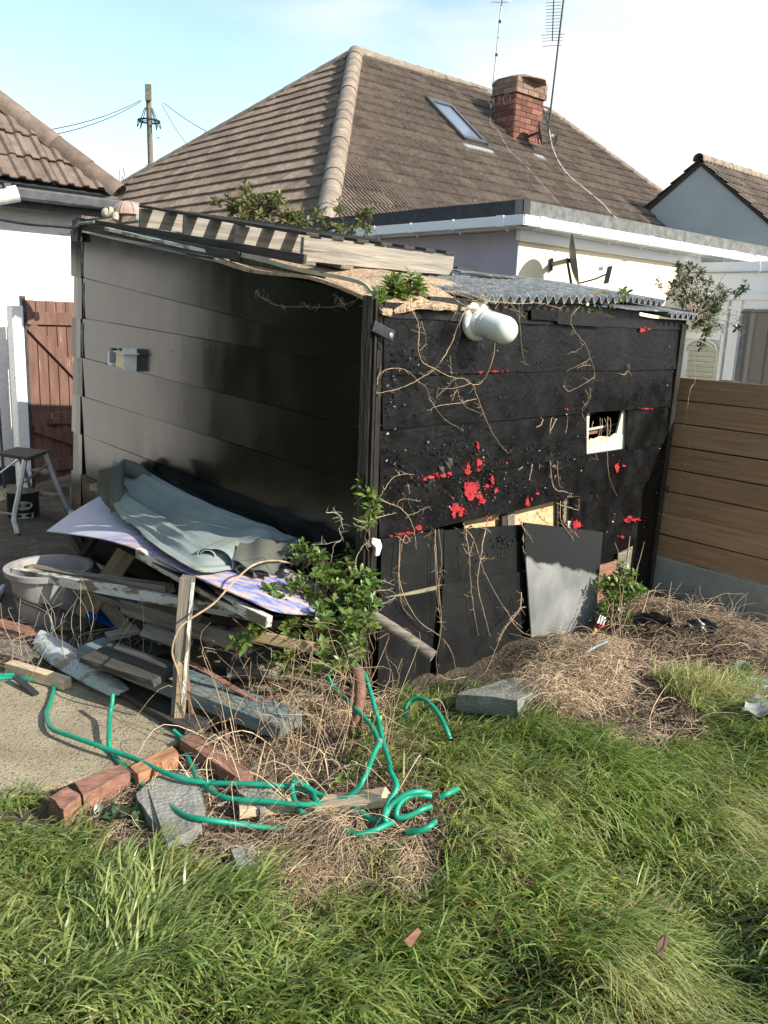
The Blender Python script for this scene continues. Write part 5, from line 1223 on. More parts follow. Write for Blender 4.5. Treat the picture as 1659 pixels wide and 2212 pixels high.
def tin():
    c=G(52,1121); e=E('paint_tin',c,'black paint tin with a pale oval label and wire handle behind the step stool','paint tin')
    MB().lathe(c,Zv,[(0,.125),(.01,.13),(.235,.13),(.24,.136),(.25,.136),(.252,.12)],24).obj('body','dark_metal',e,True)
    v=(Vector((0,0,0))-Vector((c.x,c.y,0))).normalized(); s=Zv.cross(v).normalized()
    def face(z): return Matrix([[s.x,0,v.x,c.x+v.x*.1315],[s.y,0,v.y,c.y+v.y*.1315],[0,1,0,c.z+z],[0,0,0,1]])
    def curved(z0,w_,h_,off,nm,m,oval=True):
        P=[];n=24
        for i in range(n):
            a=2*math.pi*i/n; x=(math.cos(a)*w_/2 if oval else (w_/2 if math.cos(a)>0 else -w_/2)*min(1,abs(math.cos(a))*1.6)); y=math.sin(a)*h_/2 if oval else h_/2*max(-1,min(1,math.sin(a)*1.6))
            th=x/.13; P.append(c+(v*math.cos(th)+s*math.sin(th))*(.1315+off)+Zv*(z0+y))
        k=c+v*(.1315+off)+Zv*z0; MB().add([k]+P,[(0,i+1,(i+1)%n+1) for i in range(n)]).obj(nm,m,e)
    curved(.145,.15,.075,.001,'label','paper_label'); curved(.055,.16,.045,.001,'label','paper_label',False)
    def bent(o):
        inv=face(0).inverted()
        for vt in o.data.vertices:
            x=vt.co.x; vt.co.z+=-(.1315-math.sqrt(max(0,.1315**2-x*x)))+.003
    for body,sz,z in (('BLACK',.030,.160),('JACK',.030,.132)):
        o=textmesh('lettering',body,sz,face(z),'dark_metal',e); bent(o)
    MB().tube(cr([c+s*.135+Zv*.2,c+s*.14+v*.09+Zv*.26,c+v*.13+Zv*.285,c-s*.14+v*.09+Zv*.26,c-s*.135+Zv*.2],6),.003,5).obj('handle','galv',e)
tin()
def tub():
    c=G(112,1352); rim=Y(115,1222,c.y); h=rim.z; R_=.225; e=E('plastic_tub',c,'large pale plastic tub with a thick rim holding broken boards','tub')
    def ring(r0,r1,z0,z1): return [(z0,r0),(z1,r1)]
    o=MB(); n=30; prof=[(0,.05),(0,.15),(.01,.155),(h*.5,.19),(h-.035,R_-.012),(h-.033,R_+.012),(h-.002,R_+.016),(h,R_+.008),(h-.004,R_-.014),(h*.5,.178),(.02,.145),(.02,.001)]
    o.lathe(c,Zv,prof,n); o.obj('body','tub_plastic',e,True)
tub()
# ------------------------------------------------------------------ the heap: painted sheet, cloth, planks, pipes
def heap():
    T=lambda nm,a,b,wd,th,m,lb,up=Zv,cat='plank',**k: tag(timber(nm,Y(*a) if not isinstance(a,Vector) else a,Y(*b) if not isinstance(b,Vector) else b,wd,th,m,None,upv=up,**k),lb,cat)
    g=net([[(100,1147,4.95),(156,1157,4.65),(230,1169,4.35),(299,1186,4.08),(360,1210,3.82),(421,1240,3.60),(520,1290,3.46),(597,1325,3.40),(684,1330,3.62)],
           [(160,1108,5.2),(220,1115,5.0),(290,1130,4.75),(350,1150,4.5),(410,1175,4.25),(470,1200,4.05),(560,1245,3.85),(625,1282,3.75),(694,1296,3.78)],
           [(229,1068,5.5),(280,1078,5.3),(340,1095,5.05),(400,1118,4.82),(450,1140,4.6),(510,1168,4.4),(585,1205,4.15),(640,1235,4.0),(702,1262,3.92)]],50,16)
    o=sheet_obj('painted_sheet',g,.006,'painted_sheet',None,lambda u,v:.012*math.sin(u*9+v*2),True,'along'); tag(o,'bent sheet painted lilac, salmon and blue lying on the junk heap beside the shed','painted sheet')
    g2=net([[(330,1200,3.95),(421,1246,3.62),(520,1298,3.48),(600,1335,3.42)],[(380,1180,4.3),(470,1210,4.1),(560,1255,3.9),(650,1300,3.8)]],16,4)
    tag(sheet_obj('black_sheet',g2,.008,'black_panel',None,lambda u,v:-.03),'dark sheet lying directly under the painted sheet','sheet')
    T('edge_rail',(296,1190,4.06),(584,1345,3.36),.035,.05,'peel_white','flaking white rail running under the front edge of the painted sheet',seg=14,warp=.01,rag=.006)
    # cloth
    g=net([[(232,1030,5.15),(241,1076,5.02),(256,1112,4.74),(300,1150,4.40),(345,1186,3.97),(395,1218,3.70),(432,1236,3.55),(500,1230,3.78),(560,1236,3.80),(588,1242,3.82)],
           [(232,1020,5.2),(248,1062,5.08),(275,1098,4.80),(322,1135,4.47),(372,1165,4.20),(420,1192,3.97),(462,1207,3.88),(520,1208,3.93),(572,1222,3.92),(606,1230,3.94)],
           [(236,1012,5.3),(260,1045,5.25),(300,1075,5.05),(350,1110,4.8),(400,1138,4.48),(450,1160,4.26),(500,1172,4.14),(550,1182,4.10),(595,1195,4.06),(625,1206,4.06)],
           [(240,1008,5.4),(275,1024,5.35),(325,1048,5.15),(375,1076,4.95),(430,1102,4.72),(480,1122,4.52),(530,1138,4.38),(575,1150,4.3),(610,1168,4.25),(636,1186,4.24)],
           [(250,1003,5.5),(290,1010,5.45),(340,1034,5.3),(395,1062,5.1),(450,1086,4.9),(500,1106,4.68),(550,1130,4.52),(590,1146,4.44),(620,1156,4.38),(642,1164,4.36)]],110,110)
    def fold(u,v):
        n1=mnoise.noise(Vector((u*2.6,v*1.6,3.1))); n2=mnoise.noise(Vector((u*5.5,v*3.5,7.7))); n3=mnoise.noise(Vector((u*13,v*9,1.7))); q=0
        for f,a,ph,dr,k in ((7.,.034,0.3,1.5,1.6),(15.,.017,1.7,-2.2,2.2),(29.,.006,.4,3.,2.8)):
            w_=math.sin(v*f+ph+dr*u+k*n1+.8*k*n2); q+=a*(1-abs(w_)**.8)*(1+.8*n2)
        edge=min(1,min(v,1-v)*7+.25); return (q*edge+.022*n1+.012*n2+.004*n3)*(.7+.5*u)+.006
    rg=random.Random(2); ph_=[rg.uniform(0,6) for _ in range(6)]
    for row,sgn in ((0,1),(1,.6),(2,.3)):     # the hem wanders
        for i_ in range(len(g[row])):
            t=i_/(len(g[row])-1); g[row][i_]=g[row][i_]+Vector((0,-1,.25))*sgn*(.022*math.sin(t*17+ph_[0])+.014*math.sin(t*37+ph_[1])+.006*math.sin(t*71+ph_[2]))
    cl=sheet_obj('grey_cloth',g,.004,'cloth_grey',None,fold); tag(cl,'heavy grey green cloth draped in long folds over the painted sheet','cloth')
    # turned-back dark collar at the left end and the rolled fold in the middle (parts of the cloth)
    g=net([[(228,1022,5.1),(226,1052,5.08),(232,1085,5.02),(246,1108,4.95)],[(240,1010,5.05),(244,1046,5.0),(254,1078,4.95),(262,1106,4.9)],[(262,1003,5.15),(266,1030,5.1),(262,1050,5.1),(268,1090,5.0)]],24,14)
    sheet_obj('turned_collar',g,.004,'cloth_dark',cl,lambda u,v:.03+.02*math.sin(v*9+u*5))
    P=[];c0=Y(292,1018,5.3)
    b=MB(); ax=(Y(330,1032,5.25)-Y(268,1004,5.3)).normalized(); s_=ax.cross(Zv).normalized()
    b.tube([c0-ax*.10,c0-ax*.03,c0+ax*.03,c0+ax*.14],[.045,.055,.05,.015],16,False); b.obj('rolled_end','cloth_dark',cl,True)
    def roll(cx,cy,yy,r,ln,m,nm,da):
        c=Y(cx,cy,yy); ax=(Y(cx+da[0],cy+da[1],yy+da[2])-c).normalized(); a=ax.cross(Zv).normalized(); u=a.cross(ax); n=40; vs=[];fs=[]
        for k in range(9):
            for i in range(n+1):
                t=i/n*1.55*2*math.pi; rr=r*(1-.42*i/n)*(1+.05*math.sin(k)); 
                if i<7: rr*=1+(7-i)*.28
                vs.append(c+ax*ln*(k/8)*(1)+a*math.cos(t-.6)*rr+u*math.sin(t-.6)*rr*.72-u*.0+ (Zv*-.02*(k/8)))
        for k in range(8):
            for i in range(n): q=k*(n+1)+i; fs.append((q,q+1,q+n+2,q+n+1))
        o=MB().add(vs,fs).obj(nm,m,cl,True,rec=False); md=o.modifiers.new('thickness','SOLIDIFY'); md.thickness=.005; return o
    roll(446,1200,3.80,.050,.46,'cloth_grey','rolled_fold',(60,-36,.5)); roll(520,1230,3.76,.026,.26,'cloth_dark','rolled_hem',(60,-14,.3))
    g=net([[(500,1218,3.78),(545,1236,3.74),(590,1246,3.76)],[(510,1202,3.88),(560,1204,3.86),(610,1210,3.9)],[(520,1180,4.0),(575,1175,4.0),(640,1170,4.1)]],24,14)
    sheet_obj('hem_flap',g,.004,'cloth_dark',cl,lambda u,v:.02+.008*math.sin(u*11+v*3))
    # post with a flaking white edge
    p1,p0=Y(407,1246,3.52),Gt(382,1572); e=E('timber_post',p0,'grey timber post with a flaking white painted edge propping the painted sheet','post')
    timber('post',p0,p1,.058,.055,'wood_grey',e,upv=V(0,-1,.1),seg=10,warp=.004,rag=.006); q=V(.028,-.027,0); timber('painted_edge',p0+q+Zv*.10,p1+q-Zv*.02,.014,.014,'peel_white',e,upv=V(0,-1,.1),seg=16,warp=.003,rag=.01)
    q=V(.012,-.034,0); timber('split_face',p0+q,p0.lerp(p1,.45)+q,.045,.008,'wood_tan',e,upv=V(0,-1,.1),seg=8,warp=.003,rag=.015)
    # long pieces
    T('plank',(34,1240,4.56),(600,1334,3.60),.035,.055,'peel_white','long flaking white batten lying across the tub rim and behind the post',seg=20,warp=.012,rag=.01)
    T('plank',(58,1224,4.70),(372,1276,3.98),.06,.045,'wood_grey','splintered grey batten on the tub, just behind the white batten',seg=14,warp=.014,rag=.02)
    T('plank',(60,1232,4.62),(215,1254,4.40),.05,.02,'wood_tan','short split yellow brown lath resting on the tub rim',seg=8,warp=.01,rag=.02)
    T('plank',(131,1392,4.42),(272,1196,4.78),.115,.022,'wood_tan','brown plank leaning diagonally over the blue bag',up=V(.2,-1,.4),rag=.012)
    T('plank',(268,1306,4.12),(506,1388,3.50),.022,.075,'wood_grey','grey plank with black stains passing in front of the post',seg=12,warp=.01,rag=.012)
    T('plank',(522,1372,3.52),(720,1408,3.48),.02,.05,'wood_tan','broken plank end poking out under the green bush',seg=8,rag=.03)
    T('plank',(430,1300,3.9),(620,1350,3.7),.02,.06,'wood_grey','grey plank half hidden behind the post under the painted sheet')
    T('plank',(150,1140,5.3),(235,1290,4.7),.05,.05,'wood_dark','dark rail slanting down under the left tip of the painted sheet')
    T('plank',(205,1052,5.55),(262,1064,5.5),.10,.04,'wood_tan','rotten stub of wood poking out behind the left end of the cloth',rag=.02)
    # mint board, arched
    g=net([[Gt(x,y,z) for x,y,z in q] for q in ([(74,1402,.06),(110,1435,.06),(170,1468,.06),(236,1503,.05)],[(80,1380,.10),(120,1405,.10),(184,1443,.09),(262,1498,.07)],[(92,1360,.13),(140,1386,.12),(205,1428,.11),(278,1484,.08)])],24,8)
    tag(sheet_obj('peeling_board',g,.014,'peel_mint',None,lambda u,v:.016*math.sin(math.pi*v)+random.uniform(-.0015,.0015)+(random.uniform(-.006,.006) if u in(0,1) else 0)),'curved white and mint board with peeling paint lying at the edge of the concrete','board')
    a=Gt(20,1440,.05);b=Gt(146,1478,.05); e=E('batten_block',a,'pale sawn batten with a dark strap near its end lying beside the peeling board','batten')
    timber('batten',a,b,.05,.055,'wood_pale',e); c=a.lerp(b,.30); MB().box(c,.02,.056,.062,((b-a).normalized(),Zv.cross((b-a).normalized()),Zv)).obj('strap','dark_metal',e)
    tag(MB().bar(Gt(33,1462,.06),Gt(78,1500,.03),.03,.012).obj('metal_strip','dark_metal'),'flat black metal strip across the start of the green hose','metal strip')
    T('plank',Gt(196,1402,.16),Gt(628,1566,.10),.17,.065,'wood_blue','heavy timber with faded blue grey paint lying across the heap',seg=12,warp=.006,rag=.004)
    T('plank',Gt(170,1420,.06),Gt(430,1570,.05),.13,.03,'wood_dark','dark grooved decking board under the blue grey timber')
    T('plank',Gt(205,1408,.22),Gt(365,1462,.2),.20,.03,'wood_dark','flat black flaking board lying above the blue grey timber',rag=.01)
    T('plank',Gt(230,1372,.24),Gt(300,1362,.24),.09,.02,'wood_grey','small grey offcut on the flaking black board')
    T('plank',(430,1330,3.9),(310,1290,4.25),.10,.03,'wood_tan','brown board sloping down behind the post',up=V(0,-1,.6))
    T('plank',(445,1395,3.75),(560,1330,3.95),.03,.04,'wood_grey','thin grey rail rising behind the post in the dark part of the heap')
    for i in range(12):
        x0=random.uniform(300,560);y0=random.uniform(1330,1470);d=random.uniform(3.75,4.05); a=Y(x0,y0,d); b=Y(x0+random.uniform(60,190),y0+random.uniform(-30,70),d+random.uniform(-.1,.15))
        if min(a.z,b.z)<.03: continue
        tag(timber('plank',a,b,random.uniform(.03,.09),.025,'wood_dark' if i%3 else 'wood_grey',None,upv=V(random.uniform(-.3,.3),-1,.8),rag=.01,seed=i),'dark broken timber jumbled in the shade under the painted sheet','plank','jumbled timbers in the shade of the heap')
    # timbers at far left on the ground
    T('plank',Gt(-10,1350,.05),Gt(130,1392,.05),.09,.05,'wood_red','reddish brown timber lying left of the peeling board, the upper one')
    T('plank',Gt(-10,1368,.04),Gt(105,1372,.04),.06,.03,'wood_grey','thin grey lath lying across the reddish timber')
    T('plank',Gt(-20,1395,.04),Gt(86,1425,.04),.16,.03,'wood_grey','flat grey board on the soil left of the peeling board')
    T('plank',Gt(-10,1322,.06),Gt(60,1352,.05),.05,.05,'wood_dark','dark rail lying below the plastic tub')
    for k,(a,b) in enumerate((((78,1215,5.0),(130,1232,4.85)),((150,1210,5.0),(215,1248,4.7)))): T('board_fragment',a,b,.09,.02,'wood_dark',('dark broken board standing in the left side of the tub','dark broken board slanting out of the right side of the tub')[k],up=V(0,-1,.3),cat='board',rag=.02)
    # round rail and rusty pieces right
    a,b=Y(769,1308,3.72),Y(936,1418,3.55); tag(MB().tube(cr([a,a.lerp(b,.5)+Zv*.006,b],6),[.028]*13,10).obj('round_rail','wood_grey',None,True),'weathered round rail poking out of the bush in front of the black panels','rail')
    a,b=Y(766,1322,3.66),Y(806,1345,3.6); tag(MB().bar(a,b,.05,.02).obj('rusty_bar','rust'),'short rusty bar end just under the round rail','bar')
    P=[Y(768,1436,3.36),Y(776,1462,3.33),Y(778,1500,3.30),Y(772,1545,3.27),Y(762,1582,3.25)]
    vs=[];fs=[];C_=cr(P,6); b=MB()
    for i,c in enumerate(C_):
        for j in range(9):
            a=math.pi*(j/8)*1.1-.2; vs.append(c+V(math.cos(a)*.024,-math.sin(a)*.024,0))
    for i in range(len(C_)-1):
        for j in range(8): q=i*9+j; fs.append((q,q+1,q+10,q+9))
    o=b.add(vs,fs).obj('curved_guard','rust',None,True,rec=False); o.modifiers.new('thickness','SOLIDIFY').thickness=.004; tag(o,'curved rusty half pipe standing in the stems right of the heap','rusty pipe')
    P=[Y(396,1424,3.55),Y(470,1465,3.5),Y(560,1518,3.45)]; e=E('pipe_frame',P[2],'thin rust brown pipe frame standing in the straw before the heap','pipe frame')
    for pts in ([(397,1426,3.52),(408,1500,3.47),(421,1594,3.42)],[(396,1424,3.55),(470,1465,3.5),(560,1520,3.43)],[(561,1520,3.42),(566,1600,3.36),(577,1690,3.02)],[(561,1519,3.42),(600,1500,3.5),(648,1472,3.6)],[(607,1690,3.0),(640,1668,3.15),(668,1645,3.25)]):
        MB().tube([Y(*p) for p in pts],.0125,8).obj('tube','rust',e,True)
    T('plank',(30,1290,4.45),(190,1345,4.3),.05,.03,'wood_dark','dark batten leaning across the front of the tub, the lower one',seg=8,rag=.015)
    T('plank',(120,1262,4.5),(330,1330,4.15),.04,.03,'wood_grey','thin grey batten crossing before the blue bag',seg=10,rag=.02,warp=.01)
    T('plank',(170,1212,4.85),(215,1150,5.1),.035,.035,'wood_dark','dark stick rising from the tub to the painted sheet')
    T('plank',(210,1290,4.7),(290,1370,4.2),.07,.02,'wood_tan','brown broken board under the blue bag',up=V(0,-1,.8),rag=.02)
    T('plank',(300,1340,4.15),(400,1395,3.85),.06,.03,'wood_dark','dark board under the grey plank left of the post',rag=.015)
    # bag, bottle
    g=net([[(150,1345,4.55),(190,1352,4.5),(250,1350,4.45),(300,1330,4.45)],[(160,1290,4.7),(200,1262,4.75),(260,1270,4.65),(330,1290,4.5)],[(180,1262,4.8),(220,1250,4.85),(270,1255,4.75),(320,1270,4.6)]],26,14)
    bg=sheet_obj('blue_bag',g,.003,'blue_plastic',None,lambda u,v:.035*math.sin(u*17+3*math.sin(v*5))+.03*math.sin(v*13+u*4)); tag(bg,'crumpled blue plastic bag stuffed between the tub and the leaning plank','bag')
    for (x,y,d,r) in ((150,1338,4.5,.06),(175,1310,4.6,.045)):
        c=Y(x,y,d); b=MB(); b.lathe(c-Zv*r,Zv,[(r-r*math.cos(a),max(.002,r*math.sin(a)*(1+.15*math.sin(a*5)))) for a in np.linspace(0,math.pi,9)],11); o=b.obj('plastic_film','clear_plastic',None,True)
        for v in o.data.vertices: v.co+=Vector((random.uniform(-1,1),random.uniform(-1,1),random.uniform(-1,1)))*.012
        tag(o,'crumpled clear plastic in front of the blue bag'+(' near the ground' if r>.05 else ' higher up'),'plastic film')
    MBb=MB().box(Y(119,1332,4.6),.03,.03,.12); tag(MBb.obj('green_carton','green_plastic',None,bevel=.004),'small bright green carton standing between the tub and the blue bag','carton')
    tag(MB().tube([Gt(-8,1296,.05),Gt(8,1268,.06)],.02,8).obj('tool_shaft','lead',None,True),'blue grey tool handle end at the left edge of the picture','handle')
    # bricks
    def blk(nm,quad,h,m,lb,cat,z=.03,par=None):
        P=[Gt(x,y,z+h) for x,y in quad]; vs=[];fs=[]; b=MB(); b.prism(P,-Zv*(h+.03)); o=b.obj(nm,m,par)
        bm=bmesh.new(); bm.from_mesh(o.data); bmesh.ops.subdivide_edges(bm,edges=bm.edges,cuts=4,use_grid_fill=True)
        for v in bm.verts: v.co+=Vector(mnoise.noise_vector(v.co*28))*.006+Vector(mnoise.noise_vector(v.co*9))*.008
        bm.to_mesh(o.data); bm.free(); 
        return tag(o,lb,cat) if lb else o
    blk('brick',[(106,1722),(146,1700),(176,1716),(140,1746)],.055,'wood_red','red brick at the left end of the row along the slab edge','brick')
    blk('brick',[(163,1690),(262,1648),(280,1664),(182,1716)],.055,'wood_red','long red brick in the middle of the row along the slab edge','brick')
    blk('brick',[(284,1652),(370,1612),(386,1628),(298,1672)],.05,'terracotta','broken orange brick at the right end of the row along the slab edge','brick')
    T('wedge',Gt(402,1600,.05),Gt(535,1690,.05),.07,.05,'wood_red','red brown timber wedge lying right of the orange brick',rag=.01)
    blk('concrete_chunk',[(292,1712),(352,1668),(432,1672),(442,1745),(440,1775),(362,1822),(344,1788)],.03,'concrete_grey','flat triangular slab of broken concrete under the green hose','concrete')
    blk('concrete_block',[(512,1706),(560,1688),(606,1718),(560,1745)],.05,'concrete_grey','small mossy concrete lump between the hose and the pipe frame','concrete')
    T('wood_offcut',Gt(517,1752,.05),Gt(636,1738,.04),.075,.035,'wood_pale','pale sawn offcut lying under the hose, left of the straw tuft',rag=.008)
    T('wood_offcut',Gt(692,1744,.07),Gt(832,1716,.05),.09,.03,'wood_pale','pale weathered wood piece lying behind the straw tuft',rag=.01)
    blk('concrete_block',[(985,1500),(1110,1462),(1192,1474),(1120,1512)],.055,'concrete_grey','concrete paving block at the edge of the grass before the black panels','concrete')
    blk('concrete_chunk',[(500,1835),(545,1815),(560,1870),(520,1900)],.01,'concrete_grey','grey slab fragment showing in the grass below the offcuts','concrete')
    # wood chip, leaf and pale litter in the grass
    tag(MB().prism([Y(872,2032,1.95),Y(902,2004,1.98),Y(910,2014,1.98),Y(886,2048,1.93)],V(0,.012,-.006)).obj('wood_chip','wood_red',None,bevel=.001),'small brown wood chip stuck upright in the foreground grass','wood chip')
    v=[Y(1419,2040,1.95),Y(1428,2022,1.98),Y(1440,2018,1.98),Y(1443,2034,1.97),Y(1434,2048,1.95),Y(1432,2068,1.94),Y(1420,2062,1.94)]; tag(MB().prism(v,V(0,.004,-.002)).obj('dead_leaf','dead_leaf'),'curled grey dead leaf in the grass at the right','leaf')
    tag(sheet_obj('plastic_scrap',net([[(75,1925,2.42),(95,1932,2.4),(125,1920,2.42)],[(80,1895,2.5),(100,1890,2.5),(120,1900,2.48)]],8,6),.002,'clear_plastic',None,lambda u,v:.012*math.sin(u*9+v*7)),'pale plastic scrap sunk in the grass at the left','plastic scrap')
    for k,(pts,lb) in enumerate(((((1372,1352),(1410,1348),(1452,1356),(1368,1330),(1412,1326),(1456,1334)),'crumpled shiny black plastic under the twigs in the corner, the left one'),(((1476,1356),(1510,1360),(1546,1366),(1480,1338),(1512,1340),(1544,1346)),'crumpled shiny black plastic under the twigs in the corner, the right one'))):
        g=net([[Gt(x,y,.09) for x,y in pts[:3]],[Gt(x,y,.12) for x,y in pts[3:]]],18,12); tag(sheet_obj('plastic_bag',g,.002,'tar_flake',None,lambda u,v:.010*math.sin(u*13+v*7)+.008*math.sin(v*11+u*6)+.03*math.sin(math.pi*v)),lb,'bag')
    # litter at the right
    c=Gt(1602,1442,.10); tag(MB().lathe(c-V(.02,0,.05),V(.3,-.5,.8),[(0,.045),(.07,.055),(.072,.050),(.01,.04)],14).obj('plastic_cup','clear_plastic',None,True),'crushed clear plastic cup on the brown twigs at the right edge','cup')
    for k,(px,lb) in enumerate((([[(1600,1500),(1640,1502),(1700,1500)],[(1590,1482),(1640,1478),(1700,1470)],[(1612,1466),(1650,1462),(1700,1455)]],'crumpled clear plastic bag at the right edge, the upper of two'),([[(1600,1540),(1645,1545),(1700,1540)],[(1604,1522),(1645,1520),(1700,1520)],[(1625,1512),(1655,1508),(1700,1508)]],'crumpled grey blue plastic at the right edge, the lower of two'))):
        g=net([[Gt(x,y,.08) for x,y in r] for r in px],14,10); tag(sheet_obj('plastic_bag',g,.002,'clear_plastic',None,lambda u,v:.012*math.sin(u*11+v*7)+.007*math.sin(v*19+u*5)+.02*math.sin(math.pi*v)),lb,'bag')
    tag(MB().tube(cr([Gt(1262,1412,.10),Gt(1285,1398,.12),Gt(1312,1386,.13)],5),[.006,.009,.011,.012,.013,.013,.013,.013,.012,.012,.010],8).obj('chrome_handle','chrome',None,True),'shiny curved metal handle lying at the foot of the ribbed sheet','metal handle')
    c=Y(1300,1345,4.9); pk=MB().prism([Y(1284,1352,4.9),Y(1296,1322,4.95),Y(1316,1330,4.95),Y(1308,1358,4.9)],V(.02,.03,0)).obj('red_packet','red_paint'); tag(pk,'torn red and white packet below the shrub at the shed foot','packet')
    MB().prism([Y(1290,1345,4.885),Y(1297,1328,4.93),Y(1311,1334,4.93),Y(1304,1350,4.885)],V(-.002,-.004,0)).obj('print','white_chalk',pk)
    tag(sheet_obj('dry_leaf_sheet',net([[(1262,1395,4.75),(1290,1385,4.8),(1320,1378,4.85)],[(1285,1355,4.9),(1300,1352,4.92),(1318,1350,4.95)]],10,8),.003,'card_orange',None,lambda u,v:.02*math.sin(u*7+v*9)),'torn orange brown card under the shrub at the shed foot','card')
    g=MB().prism([wR(x,y,.08) for x,y in ((806,1162),(822,1166),(826,1180),(820,1200),(812,1202),(813,1184),(804,1174))],nR*-.012); tag(g.obj('white_foam_scrap','white_chalk',None,bevel=.003),'bent white foam scrap caught on the stems at the shed corner','foam scrap')
heap()
# ------------------------------------------------------------------ hose
def hose():
    A=lambda x,y:(x*.5,1294+y*.5); C_=lambda x,y:(464.5+x*.4,1360+y*.4)
    e=E('garden_hose',Gt(240,1620),'long green garden hose snaking over the concrete and coiled in the straw','hose')
    def run(pts,z=.032,lift=None,k=6,f=None):
        P=[]
        for i,(x,y) in enumerate(pts):
            p=Gt(x,y,z+(lift[i] if lift else 0)); P.append(p)
        MB().tube(cr(P,k),.0102,9).obj('hose_run','hose_green',e,True)
    run([A(-20,333),A(0,331),A(100,325),A(190,340),A(230,380),A(215,450),A(200,500),A(225,560),A(300,590),A(400,625),A(480,655),A(580,690),A(700,745),A(800,780),A(930,795),A(1100,800),A(1250,812),A(1330,830),A(1400,850),A(1490,880),A(1560,930),A(1650,968),C_(930,1050)],lift=[0,0,0,0,0,0,.01,.02,.03,.035,.03,.03,.05,.06,.06,.06,.05,.04,.03,.03,.02,.02,.0])
    run([A(-20,345),A(60,340),A(150,352),A(205,355)])
    run([A(487,412),A(484,450),A(475,500),A(470,600),A(480,660),A(530,720),A(600,790),A(700,870),A(800,935),A(900,955),A(1050,975),A(1180,990),A(1262,988)],lift=[.12,.09,.05,.03,.0,0,0,.02,.04,.04,.03,.02,.0])
    run([A(750,568),A(790,610),A(815,690),A(850,770),A(900,820),A(980,860),A(1150,875),A(1300,888),A(1430,880),A(1530,835),A(1580,760),A(1610,680),A(1640,618)],lift=[.02,.0,0,.03,.05,.06,.06,.06,.05,.06,.08,.1,.12])
    P=[Y(*C_(885,605),3.02),Y(*C_(850,530),3.12),Y(*C_(790,460),3.22),Y(*C_(700,370),3.35),Y(*C_(640,310),3.42),Y(*C_(610,250),3.45),Y(*C_(605,190),3.5)]; MB().tube(cr(P,6),.0102,9).obj('hose_run','hose_green',e,True)
    P=[Y(*C_(755,180),3.45),Y(*C_(810,250),3.4),Y(*C_(840,340),3.32),Y(*C_(862,420),3.25),Y(*C_(885,500),3.18),Y(*C_(905,600),3.05),Y(*C_(935,700),2.92),Y(*C_(955,790),2.82)]; MB().tube(cr(P,6),.0102,9).obj('hose_run','hose_green',e,True)
    P=[Y(*C_(878,640),2.98),Y(*C_(888,600),3.02)]; MB().tube(P,.0135,10).obj('coupling','galv',e,True)
    run([C_(1030,480),C_(1035,420),C_(1060,378),C_(1110,372),C_(1160,400),C_(1210,460),C_(1250,540),C_(1270,590)],lift=[.02,.06,.09,.1,.1,.09,.06,.02])
    run([C_(500,1000),C_(470,985),C_(432,930),C_(415,860),C_(430,816),C_(480,838),C_(560,890),C_(680,930),C_(780,985),C_(870,1035)],lift=[.02,.03,.05,.06,.08,.07,.05,.04,.03,.02])
    run([C_(530,885),C_(548,940),C_(540,1000)],lift=[.05,.05,.03])
    run([C_(955,780),C_(980,850),C_(940,930),C_(915,1010),C_(940,1050)],lift=[.08,.07,.06,.05,.03])
    run([C_(1160,888),C_(1100,875),C_(1020,895),C_(950,950),C_(915,1020)],lift=[.03,.06,.07,.06,.04])
    run([C_(1165,900),C_(1080,890),C_(1010,925),C_(980,980),C_(990,1015),C_(1050,1005),C_(1110,975),C_(1165,955)],lift=[.03,.05,.06,.05,.04,.04,.04,.02])
    run([C_(700,1092),C_(780,1105),C_(860,1085),C_(920,1058),C_(960,1040)],lift=[.02,.03,.04,.04,.03])
    run([C_(1040,1095),C_(1110,1085),C_(1160,1062),C_(1190,1035)],lift=[.03,.05,.05,.03])
    run([C_(1310,860),C_(1260,885),C_(1215,905)],lift=[.06,.06,.04])
hose()

# ------------------------------------------------------------------ bare climbing stems on the right wall
c4=lambda x,y:(763.1+x*.24,530.9+y*.24); c5=lambda x,y:(1128.1+x*.24,530.9+y*.24); c6=lambda x,y:(763.1+x*.24,929+y*.24); c7=lambda x,y:(1128.1+x*.24,929+y*.24)
cz=lambda x,y:(730+x*.56,862.7+y*.56)
def vines(name,label,cat,runs,matn='vine_tan',fn=None,buds=3,group=None):
    fn=fn or wR; e=None; PARTS=[]; tw=[]
    for cf,pts,r,o0,o1 in runs:
        P=[]; n=len(pts)
        for i,(x,y) in enumerate(pts):
            px,py=cf(x,y) if cf else (x,y); t=i/(n-1); P.append(fn(px,py,o0+(o1-o0)*t+.012*math.sin(i*1.9+x)))
        C_=cr(P,5); C_=[c+Vector((random.gauss(0,.0012),random.gauss(0,.0012),random.gauss(0,.0012))) for c in C_]
        rr=r*.72; b=MB(); b.tube(C_,[rr*(1-.6*i/len(C_))*(1+.12*math.sin(i*2.3)) for i in range(len(C_))],5); PARTS.append(b)
        for k in range(int(len(C_)*buds/6)):
            c=random.choice(C_); d=Vector((random.gauss(0,1),random.gauss(-.4,.6),random.gauss(.2,1))).normalized()*random.uniform(.008,.045); tw.append([tuple(c),tuple(c+d*.5+Vector((0,0,random.gauss(0,.003)))),tuple(c+d)])
    p0=fn(*(runs[0][0](*runs[0][1][0]) if runs[0][0] else runs[0][1][0]),runs[0][3]); e=E(name,p0,label,cat,group)
    for b in PARTS: b.obj('stem',matn,e,True,rec=False)
    if tw: strands('twigs',tw,[.0012]*len(tw),matn,e)['kind']='stuff'
    return e
